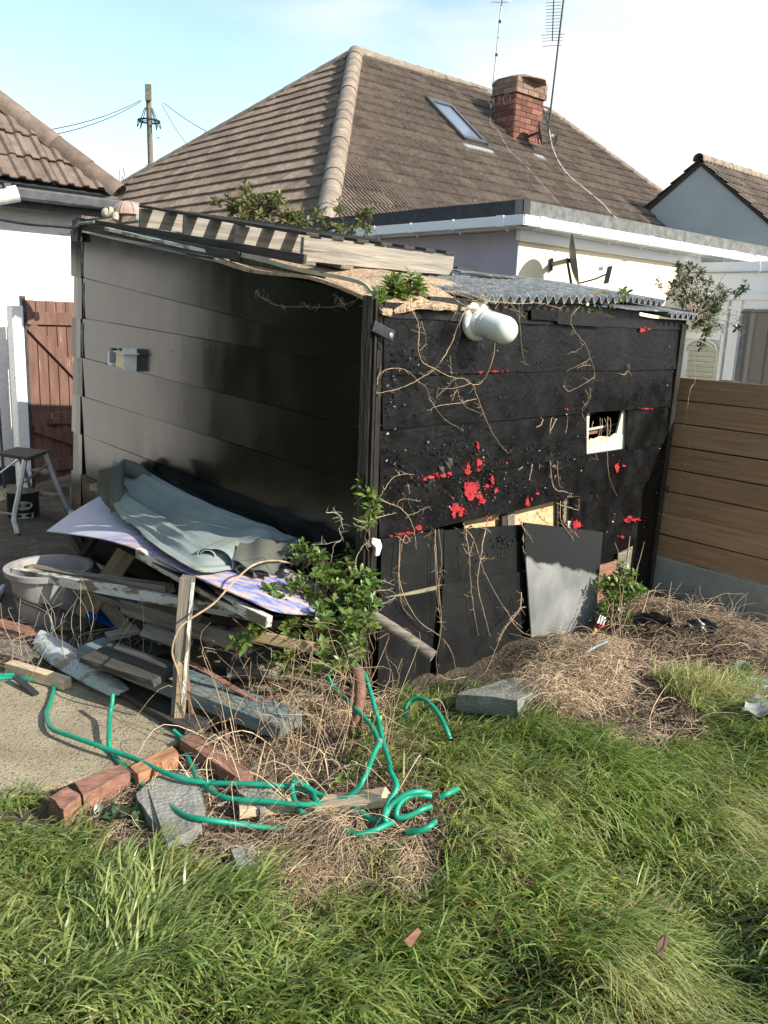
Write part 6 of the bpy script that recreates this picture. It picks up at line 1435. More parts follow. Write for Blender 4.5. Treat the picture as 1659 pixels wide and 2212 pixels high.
vines('dead_vine','tangle of bare tan climbing stems hanging round the white lamp','vine',[
 (c4,[(515,490),(535,600),(580,680),(590,800),(585,920),(620,1040),(720,1100),(880,1180),(1000,1200),(1080,1250),(1160,1225),(1230,1100),(1270,950),(1280,780),(1270,680),(1220,560),(1130,510),(1000,450),(880,415),(750,405)],.0030,.05,.14),
 (c4,[(1030,530),(960,680),(880,880),(800,1030),(720,1120),(580,1210),(400,1290),(230,1325),(205,1315)],.0042,.09,.05),
 (c4,[(215,1250),(230,1160),(300,1115),(440,1105),(540,1170),(580,1215),(660,1280),(700,1390),(770,1500),(860,1590),(990,1659)],.0024,.06,.03),
 (c4,[(1080,1250),(1120,1370),(1170,1500),(1240,1659),(1310,1770),(1395,1870)],.0030,.07,.03),
 (c4,[(900,1190),(940,1290),(960,1380),(1020,1450),(1170,1520)],.0020,.05,.03),(c4,[(1115,1375),(950,1415),(770,1440),(665,1485)],.0026,.05,.05),
 (c4,[(900,1200),(840,1280),(750,1365)],.002,.05,.04),(c4,[(935,1290),(910,1340),(890,1400)],.002,.05,.03),(c4,[(1050,1240),(930,1280),(780,1285)],.002,.06,.04),
 (c4,[(1490,520),(1500,700),(1520,930),(1550,1065)],.0026,.08,.06),(c4,[(750,405),(880,415),(940,500),(1030,545)],.0026,.10,.08),
 (c4,[(870,990),(880,1100),(890,1170)],.002,.04,.05),(c4,[(610,680),(640,770),(655,880),(600,940)],.0022,.05,.05),(c4,[(800,545),(880,580),(950,610)],.0018,.05,.04),
 (c4,[(860,410),(1030,430),(1200,490),(1350,510),(1500,520),(1659,515),(1800,545),(1870,560),(1900,500)],.0034,.10,.12),(c4,[(1180,330),(1200,400),(1170,520),(1050,600)],.0024,.12,.08),
 (c4,[(1350,480),(1420,530),(1500,600),(1550,640)],.0022,.1,.06),(c4,[(1040,440),(1060,500),(1180,470),(1240,430)],.002,.1,.1),(c4,[(1360,550),(1440,580),(1500,600)],.0018,.06,.07)])
vines('dead_vine','thin bare stem trailing down the black wall above the square hole','vine',[
 (c5,[(520,545),(450,620),(440,700),(490,790),(560,880),(600,960),(640,1080),(650,1180),(630,1235)],.0030,.08,.04),(c5,[(650,1180),(560,1240),(430,1305),(385,1290),(365,1260)],.0020,.05,.05),
 (c5,[(620,1010),(560,1050),(500,1080),(400,1130)],.0017,.04,.04),(c5,[(620,1080),(560,1075),(490,1100)],.0017,.04,.05),(c5,[(560,880),(500,940),(430,960)],.0016,.04,.04),(c5,[(610,1275),(610,1370),(560,1430),(540,1500),(580,1610)],.0026,.04,.03),
 (c5,[(585,1330),(600,1400),(560,1440)],.0018,.04,.04),(c5,[(880,1150),(905,1160),(930,1150),(960,1130),(985,1175)],.0036,.04,.04),(c5,[(960,1130),(958,1090),(962,1055)],.0022,.04,.05)],buds=2)
vines('dead_vine','pale bare stem hanging from the right shrub in front of the brown fence','vine',[
 (c5,[(1520,750),(1520,900),(1550,1000),(1555,1210),(1510,1300),(1480,1500),(1475,1659),(1500,1760),(1480,1930),(1430,2060),(1430,2300)],.0026,.05,.10),(c7,[(1520,60),(1535,100),(1500,160)],.0018,.1,.1),(c5,[(1550,950),(1610,950)],.0014,.05,.06),(c5,[(1550,1050),(1635,1060)],.0014,.05,.06),(c7,[(1290,560),(1300,650),(1270,760),(1220,745)],.0022,.06,.04)],'vine_grey',buds=1)
vines('dead_vine','long pale stems hanging from the gap over the two left black panels','vine',[
 (c6,[(620,910),(580,960),(510,985),(470,950),(430,1080),(410,1300),(430,1540),(480,1640),(560,1720)],.0042,.05,.10),(c6,[(400,960),(440,990),(475,1020),(520,970)],.003,.06,.06),
 (c6,[(740,890),(735,1100),(745,1350),(765,1560),(790,1750)],.0032,.07,.12),(c6,[(770,890),(800,1190),(780,1260),(800,1300)],.0028,.08,.09),(c6,[(780,1320),(770,1450),(790,1659),(780,1850)],.003,.1,.13),
 (cz,[(240,540),(238,700),(300,840),(400,920),(440,980),(455,1040)],.0036,.07,.15),(c6,[(700,900),(680,960),(655,1010)],.002,.06,.06),(c6,[(240,610),(290,520),(360,430),(440,400),(550,400)],.0028,.05,.04),
 (c6,[(230,620),(400,690),(490,770),(540,880),(560,980),(565,1075)],.0032,.06,.10),(c6,[(400,690),(410,640),(480,620),(605,640)],.0020,.05,.04),(c6,[(480,765),(560,750),(640,700),(690,690)],.002,.05,.04),(c6,[(490,480),(500,520),(510,570)],.0022,.03,.06),
 (cz,[(375,540),(385,700),(400,860),(380,1000),(390,1100)],.0028,.09,.16)])
vines('dead_vine','long pale stems hanging over the middle black panels','vine',[
 (c6,[(990,840),(1015,900),(1020,980),(1040,1100),(1060,1400),(1090,1659),(1130,1850)],.0038,.07,.16),(c6,[(1215,790),(1190,900),(1160,1050),(1140,1200),(1120,1400),(1180,1659),(1230,1850)],.0046,.08,.17),
 (c6,[(1010,880),(1080,980),(1130,1120),(1200,1320),(1390,1650),(1520,1780)],.0032,.08,.16),(c6,[(980,1020),(1010,1090),(1040,1120)],.0022,.09,.09),(c6,[(1080,1010),(1060,1080),(1030,1210)],.0022,.09,.1),(c6,[(1145,1165),(1190,1155),(1255,1160)],.0024,.1,.12),(c6,[(1150,1160),(1190,1130)],.0022,.1,.12),
 (c6,[(1510,1460),(1505,1560),(1500,1600),(1450,1659),(1370,1760),(1290,1900)],.0036,.14,.20),(c6,[(1550,1590),(1500,1610)],.002,.15,.15),(c6,[(1520,1050),(1560,1130),(1610,1190),(1700,1240)],.0028,.12,.14),
 (c6,[(1490,790),(1540,900),(1580,950),(1620,1015)],.0036,.08,.15),(c6,[(1510,820),(1530,900),(1525,990)],.003,.08,.12),(c6,[(1200,860),(1290,790),(1300,800)],.003,.04,.05),(c6,[(1030,880),(1120,880),(1200,890),(1220,905)],.003,.06,.08),
 (cz,[(640,800),(700,890),(760,912),(850,915),(900,950)],.0030,.17,.24),(cz,[(708,745),(702,810),(640,890),(600,990),(560,1070)],.0040,.16,.28),(cz,[(720,800),(702,810)],.002,.16,.16),(cz,[(560,1060),(500,1070),(430,1080),(390,1060)],.0040,.25,.26),
 (c6,[(1000,1480),(1040,1505)],.0018,.12,.12)])
vines('dead_vine','short pale stems poking through the black boards above the ribbed sheet','vine',[
 (c7,[(250,280),(260,400),(270,480),(310,540),(400,560),(430,585),(450,605)],.0048,.03,.08),(c7,[(270,330),(300,320),(310,350)],.003,.05,.04),(c7,[(320,280),(318,350),(325,430),(340,510)],.0034,.03,.04),(c7,[(300,410),(295,440)],.002,.04,.04),(c7,[(90,315),(80,380),(62,455)],.0045,.02,.06),(c7,[(5,325),(-30,360)],.003,.02,.05),(c7,[(155,300),(158,350)],.002,.02,.04),
 (c7,[(300,655),(400,690),(515,725)],.0045,.03,.09),(c7,[(345,640),(345,800),(400,900),(460,970)],.0036,.05,.14),(c7,[(380,740),(370,800),(410,870),(510,965)],.0036,.07,.16),(c7,[(505,620),(512,660),(505,710)],.0022,.03,.05),(c7,[(400,630),(400,670)],.002,.03,.04)],buds=2)
vines('dead_vine','pale stems hanging out of the square hole with the pale green board','vine',[
 (c7,[(770,-120),(765,0),(765,180),(775,350),(790,450),(850,590)],.0030,-.02,.05),(c7,[(570,20),(590,90),(620,130),(650,200),(685,280)],.0030,.0,.05),(c7,[(720,-100),(715,20),(690,185)],.0022,-.02,.03),(c7,[(740,-110),(800,60),(868,130)],.0024,-.02,.04),(c7,[(640,-80),(620,-10),(590,10)],.003,-.05,0),(c7,[(790,-110),(795,0),(760,60)],.003,-.04,.0),(c7,[(700,-110),(700,0),(680,60)],.003,-.04,.0),
 (c5,[(185,1565),(170,1610),(125,1635)],.0040,.02,.06),(c5,[(262,1555),(250,1659),(256,1690)],.0034,.02,.05),(c5,[(310,1555),(280,1610),(245,1690)],.0038,.02,.06),(c5,[(410,1540),(405,1610),(392,1690)],.0024,.02,.05)],buds=1)
vines('dead_vine','thin beaded stem curving across the upper part of the black left wall','vine',[
 (None,[(552,628),(562,640),(580,652),(605,661),(640,663),(680,663),(722,663),(745,659),(772,647)],.0020,.05,.04),(None,[(745,659),(738,652),(733,650)],.002,.05,.05),(None,[(718,636),(731,642)],.0015,.03,.03)],'vine_grey',fn=wL,buds=8)
vines('dead_vine','wiry dead stems curling off the left wall beside the shed corner','vine',[
 (c6,[(0,790),(60,820),(130,830),(180,810)],.0024,.08,.05),(None,[(705,1107),(722,1108),(736,1116),(738,1130),(733,1145),(738,1165),(722,1178),(715,1215)],.0022,.10,.16),(None,[(736,1168),(700,1175),(672,1176)],.0015,.14,.1),(c6,[(0,840),(50,865),(110,870)],.0018,.09,.06),(c6,[(150,810),(280,770),(390,745)],.0028,.08,.05),(c6,[(30,1280),(20,1180),(60,1080),(120,1010)],.0026,.10,.07),(c6,[(150,1250),(230,1370),(180,1300)],.002,.08,.06),(c6,[(220,1440),(300,1440),(370,1420)],.0022,.09,.06),(c6,[(240,1350),(300,1370),(375,1400)],.002,.09,.06),(c6,[(200,1500),(260,1550),(240,1620),(160,1659)],.0026,.1,.08),(c6,[(260,1560),(340,1530),(420,1480)],.002,.09,.06)],'vine_grey')
# ------------------------------------------------------------------ leafy growth
def shrubs():
    sh=shrub
    r0=wR(800,1500,.10); r0.z=0
    sh('honeysuckle_bush','large leafy green bush climbing over the heap at the shed corner','bush',
       [(650,1195,3.92,.07,13),(700,1215,3.85,.09,16),(745,1240,3.8,.09,18),(640,1262,3.75,.08,13),(690,1280,3.7,.11,24),(760,1290,3.7,.10,22),(800,1262,3.75,.06,9),(605,1300,3.6,.05,6),
        (560,1345,3.5,.06,7),(522,1385,3.42,.045,6),(540,1372,3.45,.04,5),(620,1350,3.55,.07,10),(690,1340,3.55,.10,18),(760,1345,3.55,.10,18),(795,1300,3.65,.06,10),(795,1345,3.5,.05,8),(740,1420,3.42,.09,13),(700,1440,3.4,.05,5),(620,1430,3.45,.05,6),(770,1395,3.45,.06,8),(765,1195,3.95,.05,7),(590,1280,3.65,.05,5),(700,1395,3.45,.05,4)],.058,'leaf_green',r0,per=6,dens=1.0,stemr=.0028,wr=.44)
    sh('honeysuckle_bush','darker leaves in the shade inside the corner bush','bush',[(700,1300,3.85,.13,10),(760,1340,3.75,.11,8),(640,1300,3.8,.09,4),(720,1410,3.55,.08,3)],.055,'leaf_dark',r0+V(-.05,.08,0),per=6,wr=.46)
    sh('climbing_shrub','upright leafy sprig climbing the shed corner post beside the white foam scrap','climber',[(790,1045,3.86,.035,5),(786,1072,3.84,.045,8),(800,1095,3.84,.04,7),(796,1120,3.84,.04,6),(808,1075,3.84,.03,4)],.062,'leaf_green',wR(797,1180,.06),per=6,stemr=.003,wr=.42)
    sh('roof_shrub','leafy shrub sprouting behind the pallet on the shed roof','shrub',[(520,425,6.1,.12,15),(548,450,6.1,.12,18),(585,445,6.1,.12,20),(615,462,6.1,.10,14),(500,440,6.1,.07,7),(470,428,6.1,.05,3),(645,470,6.1,.09,9),(600,425,6.1,.06,5)],.06,'leaf_olive',Y(590,492,6.1),per=7,stemr=.004,wr=.42,dens=1.2)
    sh('roof_shrub','smaller leafy shoots rising from the pallet right of the roof shrub','shrub',[(690,462,5.9,.06,7),(705,490,5.9,.07,7),(735,445,5.9,.05,5),(780,468,5.9,.06,8),(760,490,5.9,.07,8),(730,487,5.9,.05,6),(800,455,5.9,.03,3),(790,492,5.9,.04,5),(665,495,5.9,.05,5)],.055,'leaf_olive',Y(740,515,5.9),per=7,stemr=.0035,wr=.42)
    sh('roof_tuft','bright leafy tuft growing from the chipboard at the near roof corner','plant',[(848,603,4.1,.035,5),(842,622,4.05,.05,8),(885,612,4.1,.045,8),(870,630,4.05,.03,5),(900,622,4.15,.04,5),(818,645,3.95,.035,5),(808,655,3.9,.025,4),(880,650,4.05,.02,3)],.075,'leaf_green',rf(865,635,.02),per=7,stemr=.003,wr=.36)
    sh('eave_tuft','green leaves hanging under the corrugated sheet above the long trailing stem','plant',[(1205,655,4.95,.04,6),(1222,660,4.95,.04,6),(1210,672,4.95,.03,4),(1268,662,5.1,.045,7),(1290,652,5.15,.04,6),(1262,678,5.1,.025,3),(1318,645,5.2,.04,5),(1340,633,5.25,.035,4),(1300,640,5.2,.03,3),(1352,628,5.3,.02,2)],.06,'leaf_green',wR(1250,648,.06),per=5,stemr=.003,wr=.44)
    e=sh('corner_shrub','dark leafy shrub arching out of the far right roof corner against the cream wall','shrub',[(1478,600,6.0,.08,14),(1505,590,6.0,.06,9),(1462,610,6.0,.05,7),(1500,630,6.0,.11,26),(1535,650,6.0,.11,26),(1475,645,6.0,.09,16),(1515,680,6.0,.10,24),(1552,660,6.0,.08,14),(1560,625,6.0,.05,7),(1590,632,6.0,.04,4),(1608,617,6.0,.035,6),(1430,608,6.0,.04,4),(1447,625,6.0,.05,6),(1465,575,6.0,.04,5),(1530,708,6.0,.07,14),(1520,735,6.0,.05,6),(1565,708,6.0,.03,3),(1592,705,6.0,.025,3),(1600,685,6.0,.02,2),(1490,572,6.0,.04,4),(1528,600,6.0,.05,6)],.045,'leaf_dark',wR(1494,690,.06),per=6,stemr=.0035,dens=1.15)
    P=[];
    for a in ([(1515,690),(1540,715),(1570,712),(1600,690),(1610,660)],[(1510,735),(1530,758),(1560,762),(1585,745),(1610,715)],[(1500,640),(1440,630),(1400,615)],[(1540,640),(1560,600),(1580,575)],[(1520,650),(1500,600),(1480,560)],[(1545,690),(1600,660),(1640,670)],[(1552,690),(1590,698),(1605,702)]):
        P.append([tuple(c) for c in [Y(x,y,5.95) for x,y in a]][:3] if len(a)==3 else [tuple(Y(x,y,5.95)) for x,y in (a[0],a[2],a[-1])])
    strands('bare_twig',P,[.003]*len(P),'vine_grey',e,4)
    g=Gt(1330,1400)
    sh('ground_shrub','leafy green shrub growing at the foot of the shed beside the ribbed sheet','shrub',[(1340,1232,5.1,.05,8),(1352,1250,5.1,.07,12),(1320,1262,5.05,.07,12),(1345,1275,5.05,.08,18),(1318,1290,5.0,.06,10),(1372,1278,5.05,.05,7),(1342,1300,5.0,.07,14),(1308,1320,4.95,.05,8),(1348,1325,4.95,.06,10),(1335,1350,4.9,.06,8),(1385,1270,5.1,.03,4),(1298,1268,5.0,.02,2)],.06,'leaf_green',g,per=6,stemr=.005,wr=.5,dens=1.1)
    P=[[tuple(Y(*p)) for p in q] for q in ([(1355,1210,5.2),(1358,1180,5.2),(1361,1158,5.2)],[(1372,1240,5.2),(1383,1205,5.2),(1392,1170,5.2)],[(1340,1210,5.2),(1335,1190,5.2),(1328,1172,5.2)],[(1372,1265,5.2),(1376,1235,5.2),(1380,1212,5.2)],[(1365,1395,5.0),(1385,1330,5.0),(1402,1275,5.0)])]
    o=strands('bare_stems',P,[.006,.004,.003,.003,.012],'vine_tan',None,5); tag(o,'bare upright stems standing behind the shrub at the shed foot','stems')
    sh('weed_patch','leafy weeds growing low along the coupling of the green hose','weeds',[(785,1590,3.2,.05,8),(765,1640,3.08,.06,9),(750,1690,2.95,.06,8),(775,1665,3.0,.05,6),(815,1560,3.25,.04,6),(720,1700,2.9,.03,4)],.045,'leaf_green',Gt(765,1715),per=6,stemr=.002,wr=.5)
    sh('broad_weed','low broad leaved weed beside the triangular concrete chunk','weed',[(215,1760,2.75,.05,6),(250,1770,2.7,.05,6),(300,1765,2.7,.04,6),(200,1745,2.8,.03,3)],.06,'leaf_dark',Gt(250,1785),per=5,stemr=.002,wr=.75)
    # thick tan shoot arching over the cloth to the post
    tag(MB().tube(cr([Y(x,y,d) for x,y,d in ((636,1218,3.9),(590,1211,3.8),(545,1222,3.6),(500,1262,3.45),(460,1305,3.38),(400,1345,3.34),(380,1372,3.32),(372,1410,3.32),(384,1450,3.33),(392,1500,3.36))],6),.0045,6).obj('bramble_shoot','vine_tan',None,True),'long tan shoot arching over the cloth and down across the post','stem')
shrubs()

# ------------------------------------------------------------------ grass, straw, twigs
def proj_np(x,y,z):
    P=np.stack([x,y,z-HC],-1)@M; return W/2+F*P[...,0]/-P[...,2],H/2-F*P[...,1]/-P[...,2]
def inpoly(px,py,poly):
    c=np.zeros(px.shape,bool); k=len(poly)
    for i in range(k):
        x1,y1=poly[i];x2,y2=poly[(i+1)%k]
        if y1==y2: continue
        c^=((y1>py)!=(y2>py))&(px<(x2-x1)*(py-y1)/(y2-y1)+x1)
    return c
def worldpoly(poly): return [tuple(Gt(x,y).xy) for x,y in poly]
def vnoise(x,y,s,seed):
    r=np.random.default_rng(seed); g=r.random((64,64)); X=x*s+100;Yy=y*s+100; i=np.floor(X).astype(int);j=np.floor(Yy).astype(int); u=X-i;v=Yy-j; u=u*u*(3-2*u);v=v*v*(3-2*v)
    a=g[i%64,j%64];b=g[(i+1)%64,j%64];c=g[i%64,(j+1)%64];d=g[(i+1)%64,(j+1)%64]; return (a*(1-u)+b*u)*(1-v)+(c*(1-u)+d*u)*v
def scatter(n,polys,x0=-2.6,x1=3.6,y0=1.35,y1=5.6):
    x=rng.uniform(x0,x1,n);y=rng.uniform(y0,y1,n); m=np.zeros(n,bool)
    jx=x+(vnoise(x,y,6,5)-.5)*.28; jy=y+(vnoise(x,y,6,6)-.5)*.28
    for p in polys: m|=inpoly(jx,jy,worldpoly(p))
    return x[m],y[m]
LAWN=[(-900,1760),(0,1745),(140,1752),(200,1775),(262,1845),(400,1885),(500,1935),(570,1990),(640,2080),(700,1990),(760,1945),(860,1880),(930,1810),(960,1700),(930,1600),(1000,1560),(1180,1575),(1300,1610),(1480,1580),(1600,1545),(1900,1500),(2700,1480),(2700,2900),(-900,2900)]
THIN=[(790,1520),(930,1480),(1010,1500),(1190,1530),(1160,1600),(960,1720),(930,1850),(820,1640)]
STRIP=[(815,1480),(940,1470),(1010,1490),(980,1540),(830,1560)]
def grass():
    # base sward: clumps comb the blades in one direction, rough and bent over
    def comb(x,y): return (vnoise(x,y,1.3,21)*2-1)*1.5-.45+(vnoise(x,y,4,22)-.5)*1.6
    GREEN=[(800,1500),(1010,1490),(1180,1575),(970,1720),(940,1810),(870,1860),(845,1760),(810,1640)]; EDGE=[(500,1850),(600,1880),(700,1960),(640,2080),(560,1990),(440,1900)]
    for nm,poly,n,matn,L0,L1,w0,lean0,lean1,dens in (
        ('grass',[GREEN,EDGE],120000,'grass',.06,.15,.0048,.4,1.25,.6),
        ('grass',[LAWN],270000,'grass',.06,.16,.0056,.5,1.35,.95),
        ('dark_grass',[LAWN,THIN,STRIP],100000,'grass_dark',.05,.12,.0050,.4,1.3,.9),
        ('yellowed_grass',[LAWN],130000,'grass_dry',.04,.11,.0040,.6,1.5,1.)):
        x,y=scatter(n,poly)
        k=np.ones(len(x),bool)
        cl=vnoise(x,y,7,31)
        pat=np.exp(-(((x-.72)/.18)**2+((y-2.16)/.22)**2))+np.exp(-(((x-.33)/.16)**2+((y-1.93)/.09)**2))+np.exp(-(((x-.85)/.28)**2+((y-1.95)/.13)**2))+.7*np.exp(-(((x+.78)/.12)**2+((y-2.25)/.10)**2))+.6*np.exp(-(((x-1.2)/.2)**2+((y-2.7)/.15)**2))
        if nm=='grass': k=rng.random(len(x))<np.clip(.22+cl*1.2,0,1)*dens*(1-.6*np.clip(pat,0,1))
        if nm=='yellowed_grass': k=rng.random(len(x))<np.clip((vnoise(x,y,1.6,41)-.48)*3.0+.14+.95*pat,0,1)
        x,y=x[k],y[k]; cl=cl[k]; z=gh(x,y)-.005
        d2=np.hypot(x,y-2.2); far=np.clip((y-2.0)/2.5,0,1)
        tuft=vnoise(x,y,3.2,51); L=(L0+(L1-L0)*rng.random(len(x))**1.3)*(.65+.75*tuft)*(1+.35*np.exp(-((x-.9)**2+(y-3.)**2)/.5))
        if nm=='dark_grass': L*=.9
        wd=w0*(.6+.8*rng.random(len(x)))*(1.25-.35*far)
        ln=lean0+(lean1-lean0)*rng.random(len(x))*(.6+.6*vnoise(x,y,2.2,61)); a=comb(x,y)+rng.normal(0,.75,len(x))
        o=blades(nm,np.stack([x,y,z],1),a,ln,L,wd,matn,None,4); o['kind']='stuff'; print(nm,len(x))
    # fallen, taller blades over the hump
    x,y=scatter(26000,[LAWN],.1,3.2,1.6,4.2); k=vnoise(x,y,2.4,77)>.42; x,y=x[k],y[k]; z=gh(x,y)
    o=blades('long_grass',np.stack([x,y,z],1),comb(x,y)*.6-.3+rng.normal(0,.35,len(x)),.75+.55*rng.random(len(x)),.14+.12*rng.random(len(x)),.0038*(.7+.6*rng.random(len(x))),'grass',None,4); o['kind']='stuff'
    # small tufts along slab edge, shed foot and twigs at right
    E1=[(0,1720),(110,1740),(300,1650),(400,1600),(430,1640),(330,1700),(200,1790),(0,1770)]
    R1=[(1480,1500),(1600,1480),(1640,1530),(1560,1570),(1480,1560)]
    x,y=scatter(26000,[E1]); k=rng.random(len(x))<.35; x,y=x[k],y[k]
    o=blades('edge_grass',np.stack([x,y,gh(x,y)],1),rng.uniform(0,6.28,len(x)),.3+.7*rng.random(len(x)),.03+.07*rng.random(len(x)),.003+.002*rng.random(len(x)),'grass_dark',None,4); o['kind']='stuff'
    x,y=scatter(60000,[R1],1.0,2.6,3.2,4.8); x,y=x[:1600],y[:1600]
    o=blades('edge_grass',np.stack([x,y,gh(x,y)+.05],1),rng.normal(.2,.9,len(x)),.5+.7*rng.random(len(x)),.07+.10*rng.random(len(x)),.0035+.002*rng.random(len(x)),'grass',None,4); o['kind']='stuff'
grass()
def curls(name,x,y,z,n_len,matn,up=.35,wav=.3,rad=.0012,K=6,dirs=None,sides=3,droop=.6):
    n=len(x); a=rng.uniform(0,6.28,n) if dirs is None else dirs; el=rng.normal(up,.35,n); L=n_len*(.4+.9*rng.random(n)); turn=rng.normal(0,wav*2.,n); t=np.linspace(0,1,K)
    P=np.zeros((n,K,3)); P[:,0]=np.stack([x,y,z],1)
    for i in range(1,K):
        aa=a+turn*t[i]+rng.normal(0,wav*.5,n); ee=el-droop*t[i]*1.6+rng.normal(0,.12,n); s=L/(K-1)
        P[:,i,0]=P[:,i-1,0]+np.cos(aa)*np.cos(ee)*s; P[:,i,1]=P[:,i-1,1]+np.sin(aa)*np.cos(ee)*s; P[:,i,2]=P[:,i-1,2]+np.sin(ee)*s
    g=gh(P[...,0],P[...,1]); P[...,2]=np.maximum(P[...,2],g+.004)
    o=strands(name,P,rad*(.6+.9*rng.random(n)),matn,None,sides); o['kind']='stuff'; return o
def mound(x,y):
    # height of the heap of cut stems in the corner by the fence
    d=(x-FO.x)*FN.x+(y-FO.y)*FN.y
    return .045+.085*np.exp(-((d-.80)/.35)**2)
TW=[(1100,1500),(1190,1430),(1290,1390),(1380,1300),(1420,1290),(1700,1350),(1900,1400),(1900,1520),(1640,1560),(1500,1590),(1360,1600),(1200,1560)]
def twigs():
    x,y=scatter(160000,[TW],.5,3.6,3.2,6.2); x,y=x[:9500],y[:9500]; z=gh(x,y)+rng.random(len(x))**1.4*mound(x,y)
    curls('cut_twigs',x,y,z,.26,'straw_grey',up=.12,wav=.4,rad=.0019,K=7)
    x,y=x[:700]+.03,y[:700]; z=gh(x,y)+.3*mound(x,y)+rng.random(len(x))*mound(x,y)*.7
    curls('cut_stems',x,y,z,.36,'vine_tan',up=.18,wav=.3,rad=.0025,K=7)
    x,y=scatter(60000,[TW],.8,3.6,3.4,6.2); x,y=x[:1100],y[:1100]; z=gh(x,y)+rng.random(len(x))*.07
    n=len(x); leaves('dead_leaves',np.stack([x,y,z],1),rng.normal(0,1,(n,3))*[1,1,.4],rng.normal(0,.6,(n,3))+[0,0,1],rng.uniform(.02,.05,n),'dead_leaf',None,.6)['kind']='stuff'
    # grey upright thorny stems before the concrete base
    P=[]
    for _ in range(60):
        px,py=random.uniform(1420,1600),random.uniform(1330,1375); b=Gt(px,py); k=[b]; d=Vector((random.gauss(0,.35),random.gauss(0,.3),1)).normalized(); L=random.uniform(.08,.32)
        for i in range(5): d=(d+Vector((random.gauss(0,.22),random.gauss(0,.2),random.gauss(0,.15)))).normalized(); k.append(k[-1]+d*L/5)
        P.append([tuple(q) for q in k])
    tag(strands('bramble',P,[.0022]*len(P),'vine_grey',None,4),'thin grey bramble stems standing before the concrete fence base','brambles')
    # straw mats
    SM=[(1130,1530),(1150,1470),(1240,1410),(1330,1420),(1350,1500),(1300,1560),(1200,1570)]
    x,y=scatter(60000,[SM],.5,2.2,3.4,5); x,y=x[:2600],y[:2600]; curls('straw_mat',x,y,gh(x,y)+.03+rng.random(len(x))*.10,.16,'straw',up=.45,wav=.3,rad=.0012,droop=1.)
    ST=[(650,1800),(710,1765),(780,1790),(830,1830),(840,1870),(750,1930),(690,1985),(650,1960),(610,1890)]
    x,y=scatter(120000,[ST],-.6,.5,2.0,2.9); x,y=x[:3000],y[:3000]; hump=.055*np.exp(-(((x+.09)/.17)**2+((y-2.62)/.22)**2))
    curls('straw_tuft',x,y,gh(x,y)+rng.random(len(x))*(.03+hump),.17,'straw',up=.35,wav=.25,rad=.0011,dirs=rng.normal(-1.8,.9,len(x)),droop=1.)
    LT_=[(180,1740),(300,1700),(420,1600),(560,1640),(700,1560),(830,1560),(900,1640),(960,1720),(900,1850),(800,1960),(640,2010),(520,1930),(400,1880),(260,1840)]
    x,y=scatter(200000,[LT_],-1.3,.7,2.0,3.7); x,y=x[:5200],y[:5200]; curls('straw_litter',x,y,gh(x,y)+rng.random(len(x))*.035,.11,'straw_grey',up=.25,wav=.3,rad=.0011,droop=.8)
    x,y=x[:2300],y[:2300]; curls('straw_litter',x+.02,y-.03,gh(x,y)+rng.random(len(x))*.03,.14,'straw',up=.35,wav=.35,rad=.0012,droop=.8)
    # under the heap
    UH=[(400,1480),(640,1450),(800,1450),(840,1560),(700,1620),(560,1680),(440,1600)]
    x,y=scatter(90000,[UH],-1.2,.4,2.6,4.0); x,y=x[:650],y[:650]; curls('straw_litter',x,y,gh(x,y)+rng.random(len(x))*.06,.22,'straw',up=.35,wav=.5,rad=.0012,droop=1.2)
    LF=[(-100,1330),(120,1340),(160,1440),(100,1470),(-100,1450)]
    x,y=scatter(60000,[LF],-3.6,-1.2,3.4,5.6); x,y=x[:500],y[:500]; curls('twig_litter',x,y,.035+rng.random(len(x))*.04,.2,'straw_grey',up=.2,wav=.6,rad=.0015)
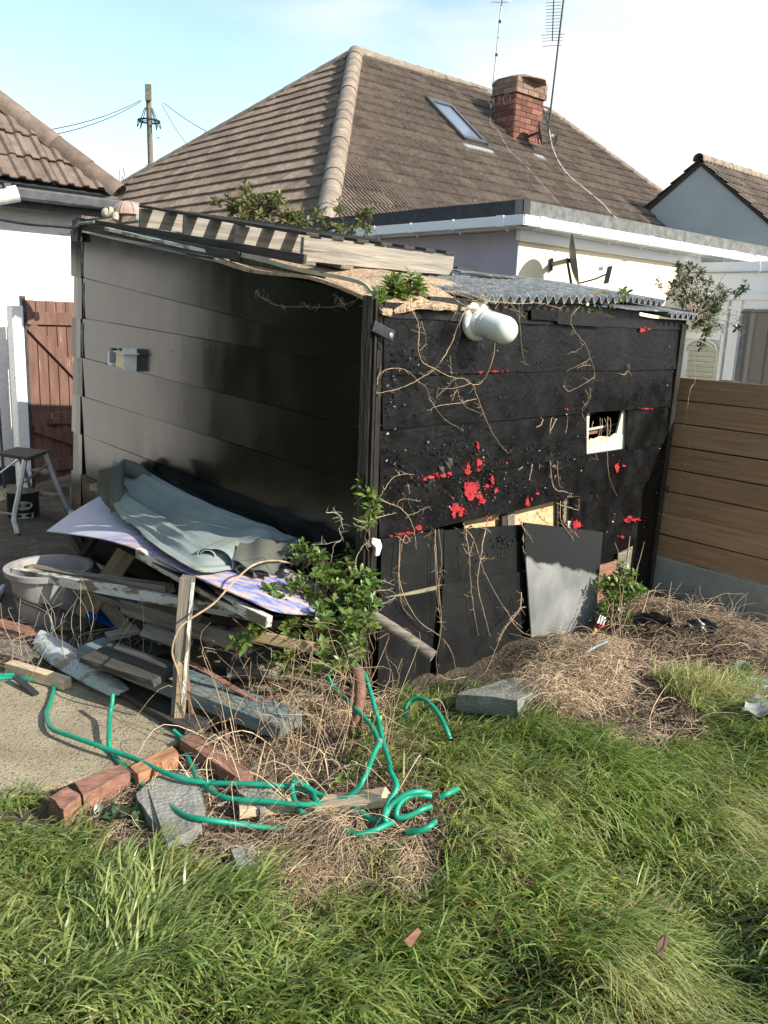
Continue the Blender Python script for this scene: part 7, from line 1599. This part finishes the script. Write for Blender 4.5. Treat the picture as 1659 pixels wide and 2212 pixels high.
    n=1500; x,y=scatter(60000,[LT_,LF],-3,.7,2.0,5); x,y=x[:n],y[:n]; n=len(x); leaves('leaf_litter',np.stack([x,y,gh(x,y)+.03],1),rng.normal(0,1,(n,3))*[1,1,.3],rng.normal(0,.4,(n,3))+[0,0,1],rng.uniform(.008,.028,n),'dead_leaf',None,.7)['kind']='stuff'
    # tangle of bare stems before the heap
    P=[];r=[]
    for _ in range(105):
        px,py=random.uniform(470,850),random.uniform(1500,1700); d=random.uniform(3.0,3.5); a=Gt(px,py); b=Y(px+random.gauss(0,60),random.uniform(1330,1560),d+random.uniform(-.1,.25)); b.z=max(b.z,.08)
        if b.y>3.78: continue
        m1=a.lerp(b,.4)+Vector((random.gauss(0,.07),random.gauss(0,.05),random.uniform(.02,.12))); m2=a.lerp(b,.75)+Vector((random.gauss(0,.08),random.gauss(0,.05),random.uniform(0,.12)))
        P.append([tuple(q) for q in cr([a,m1,m2,b],3)]); r.append(random.choice((.0011,.0014,.0021)))
    strands('bare_tangle',P,r,'vine_tan',None,4)['kind']='stuff'; 
    P=[];r=[]
    for _ in range(70):
        px,py=random.uniform(430,860),random.uniform(1560,1760); a=Gt(px,py); ang=random.uniform(0,6.28); L=random.uniform(.15,.5); b=a+Vector((math.cos(ang)*L,math.sin(ang)*L*.6,random.uniform(.0,.08))); m1=a.lerp(b,.5)+Vector((random.gauss(0,.04),random.gauss(0,.04),random.uniform(.04,.2)))
        if b.y>3.75: continue
        P.append([tuple(q) for q in cr([a,m1,b],4)]); r.append(random.choice((.0014,.002,.003)))
    strands('arching_straw',P,r,'straw',None,4)['kind']='stuff'
    # wispy twigs through the left part of the heap
    P=[];r=[]
    for _ in range(46):
        px,py=random.uniform(20,330),random.uniform(1380,1480); a=Gt(px,py,.03); b=Y(px+random.gauss(0,40),random.uniform(1240,1400),a.y+random.uniform(-.1,.2)); b.z=max(.05,b.z); m1=a.lerp(b,.5)+Vector((random.gauss(0,.06),random.gauss(0,.03),random.uniform(-.02,.1))); P.append([tuple(q) for q in cr([a,m1,b],4)]); r.append(.0016)
    strands('wispy_twigs',P,r,'vine_grey',None,4)['kind']='stuff'
twigs()
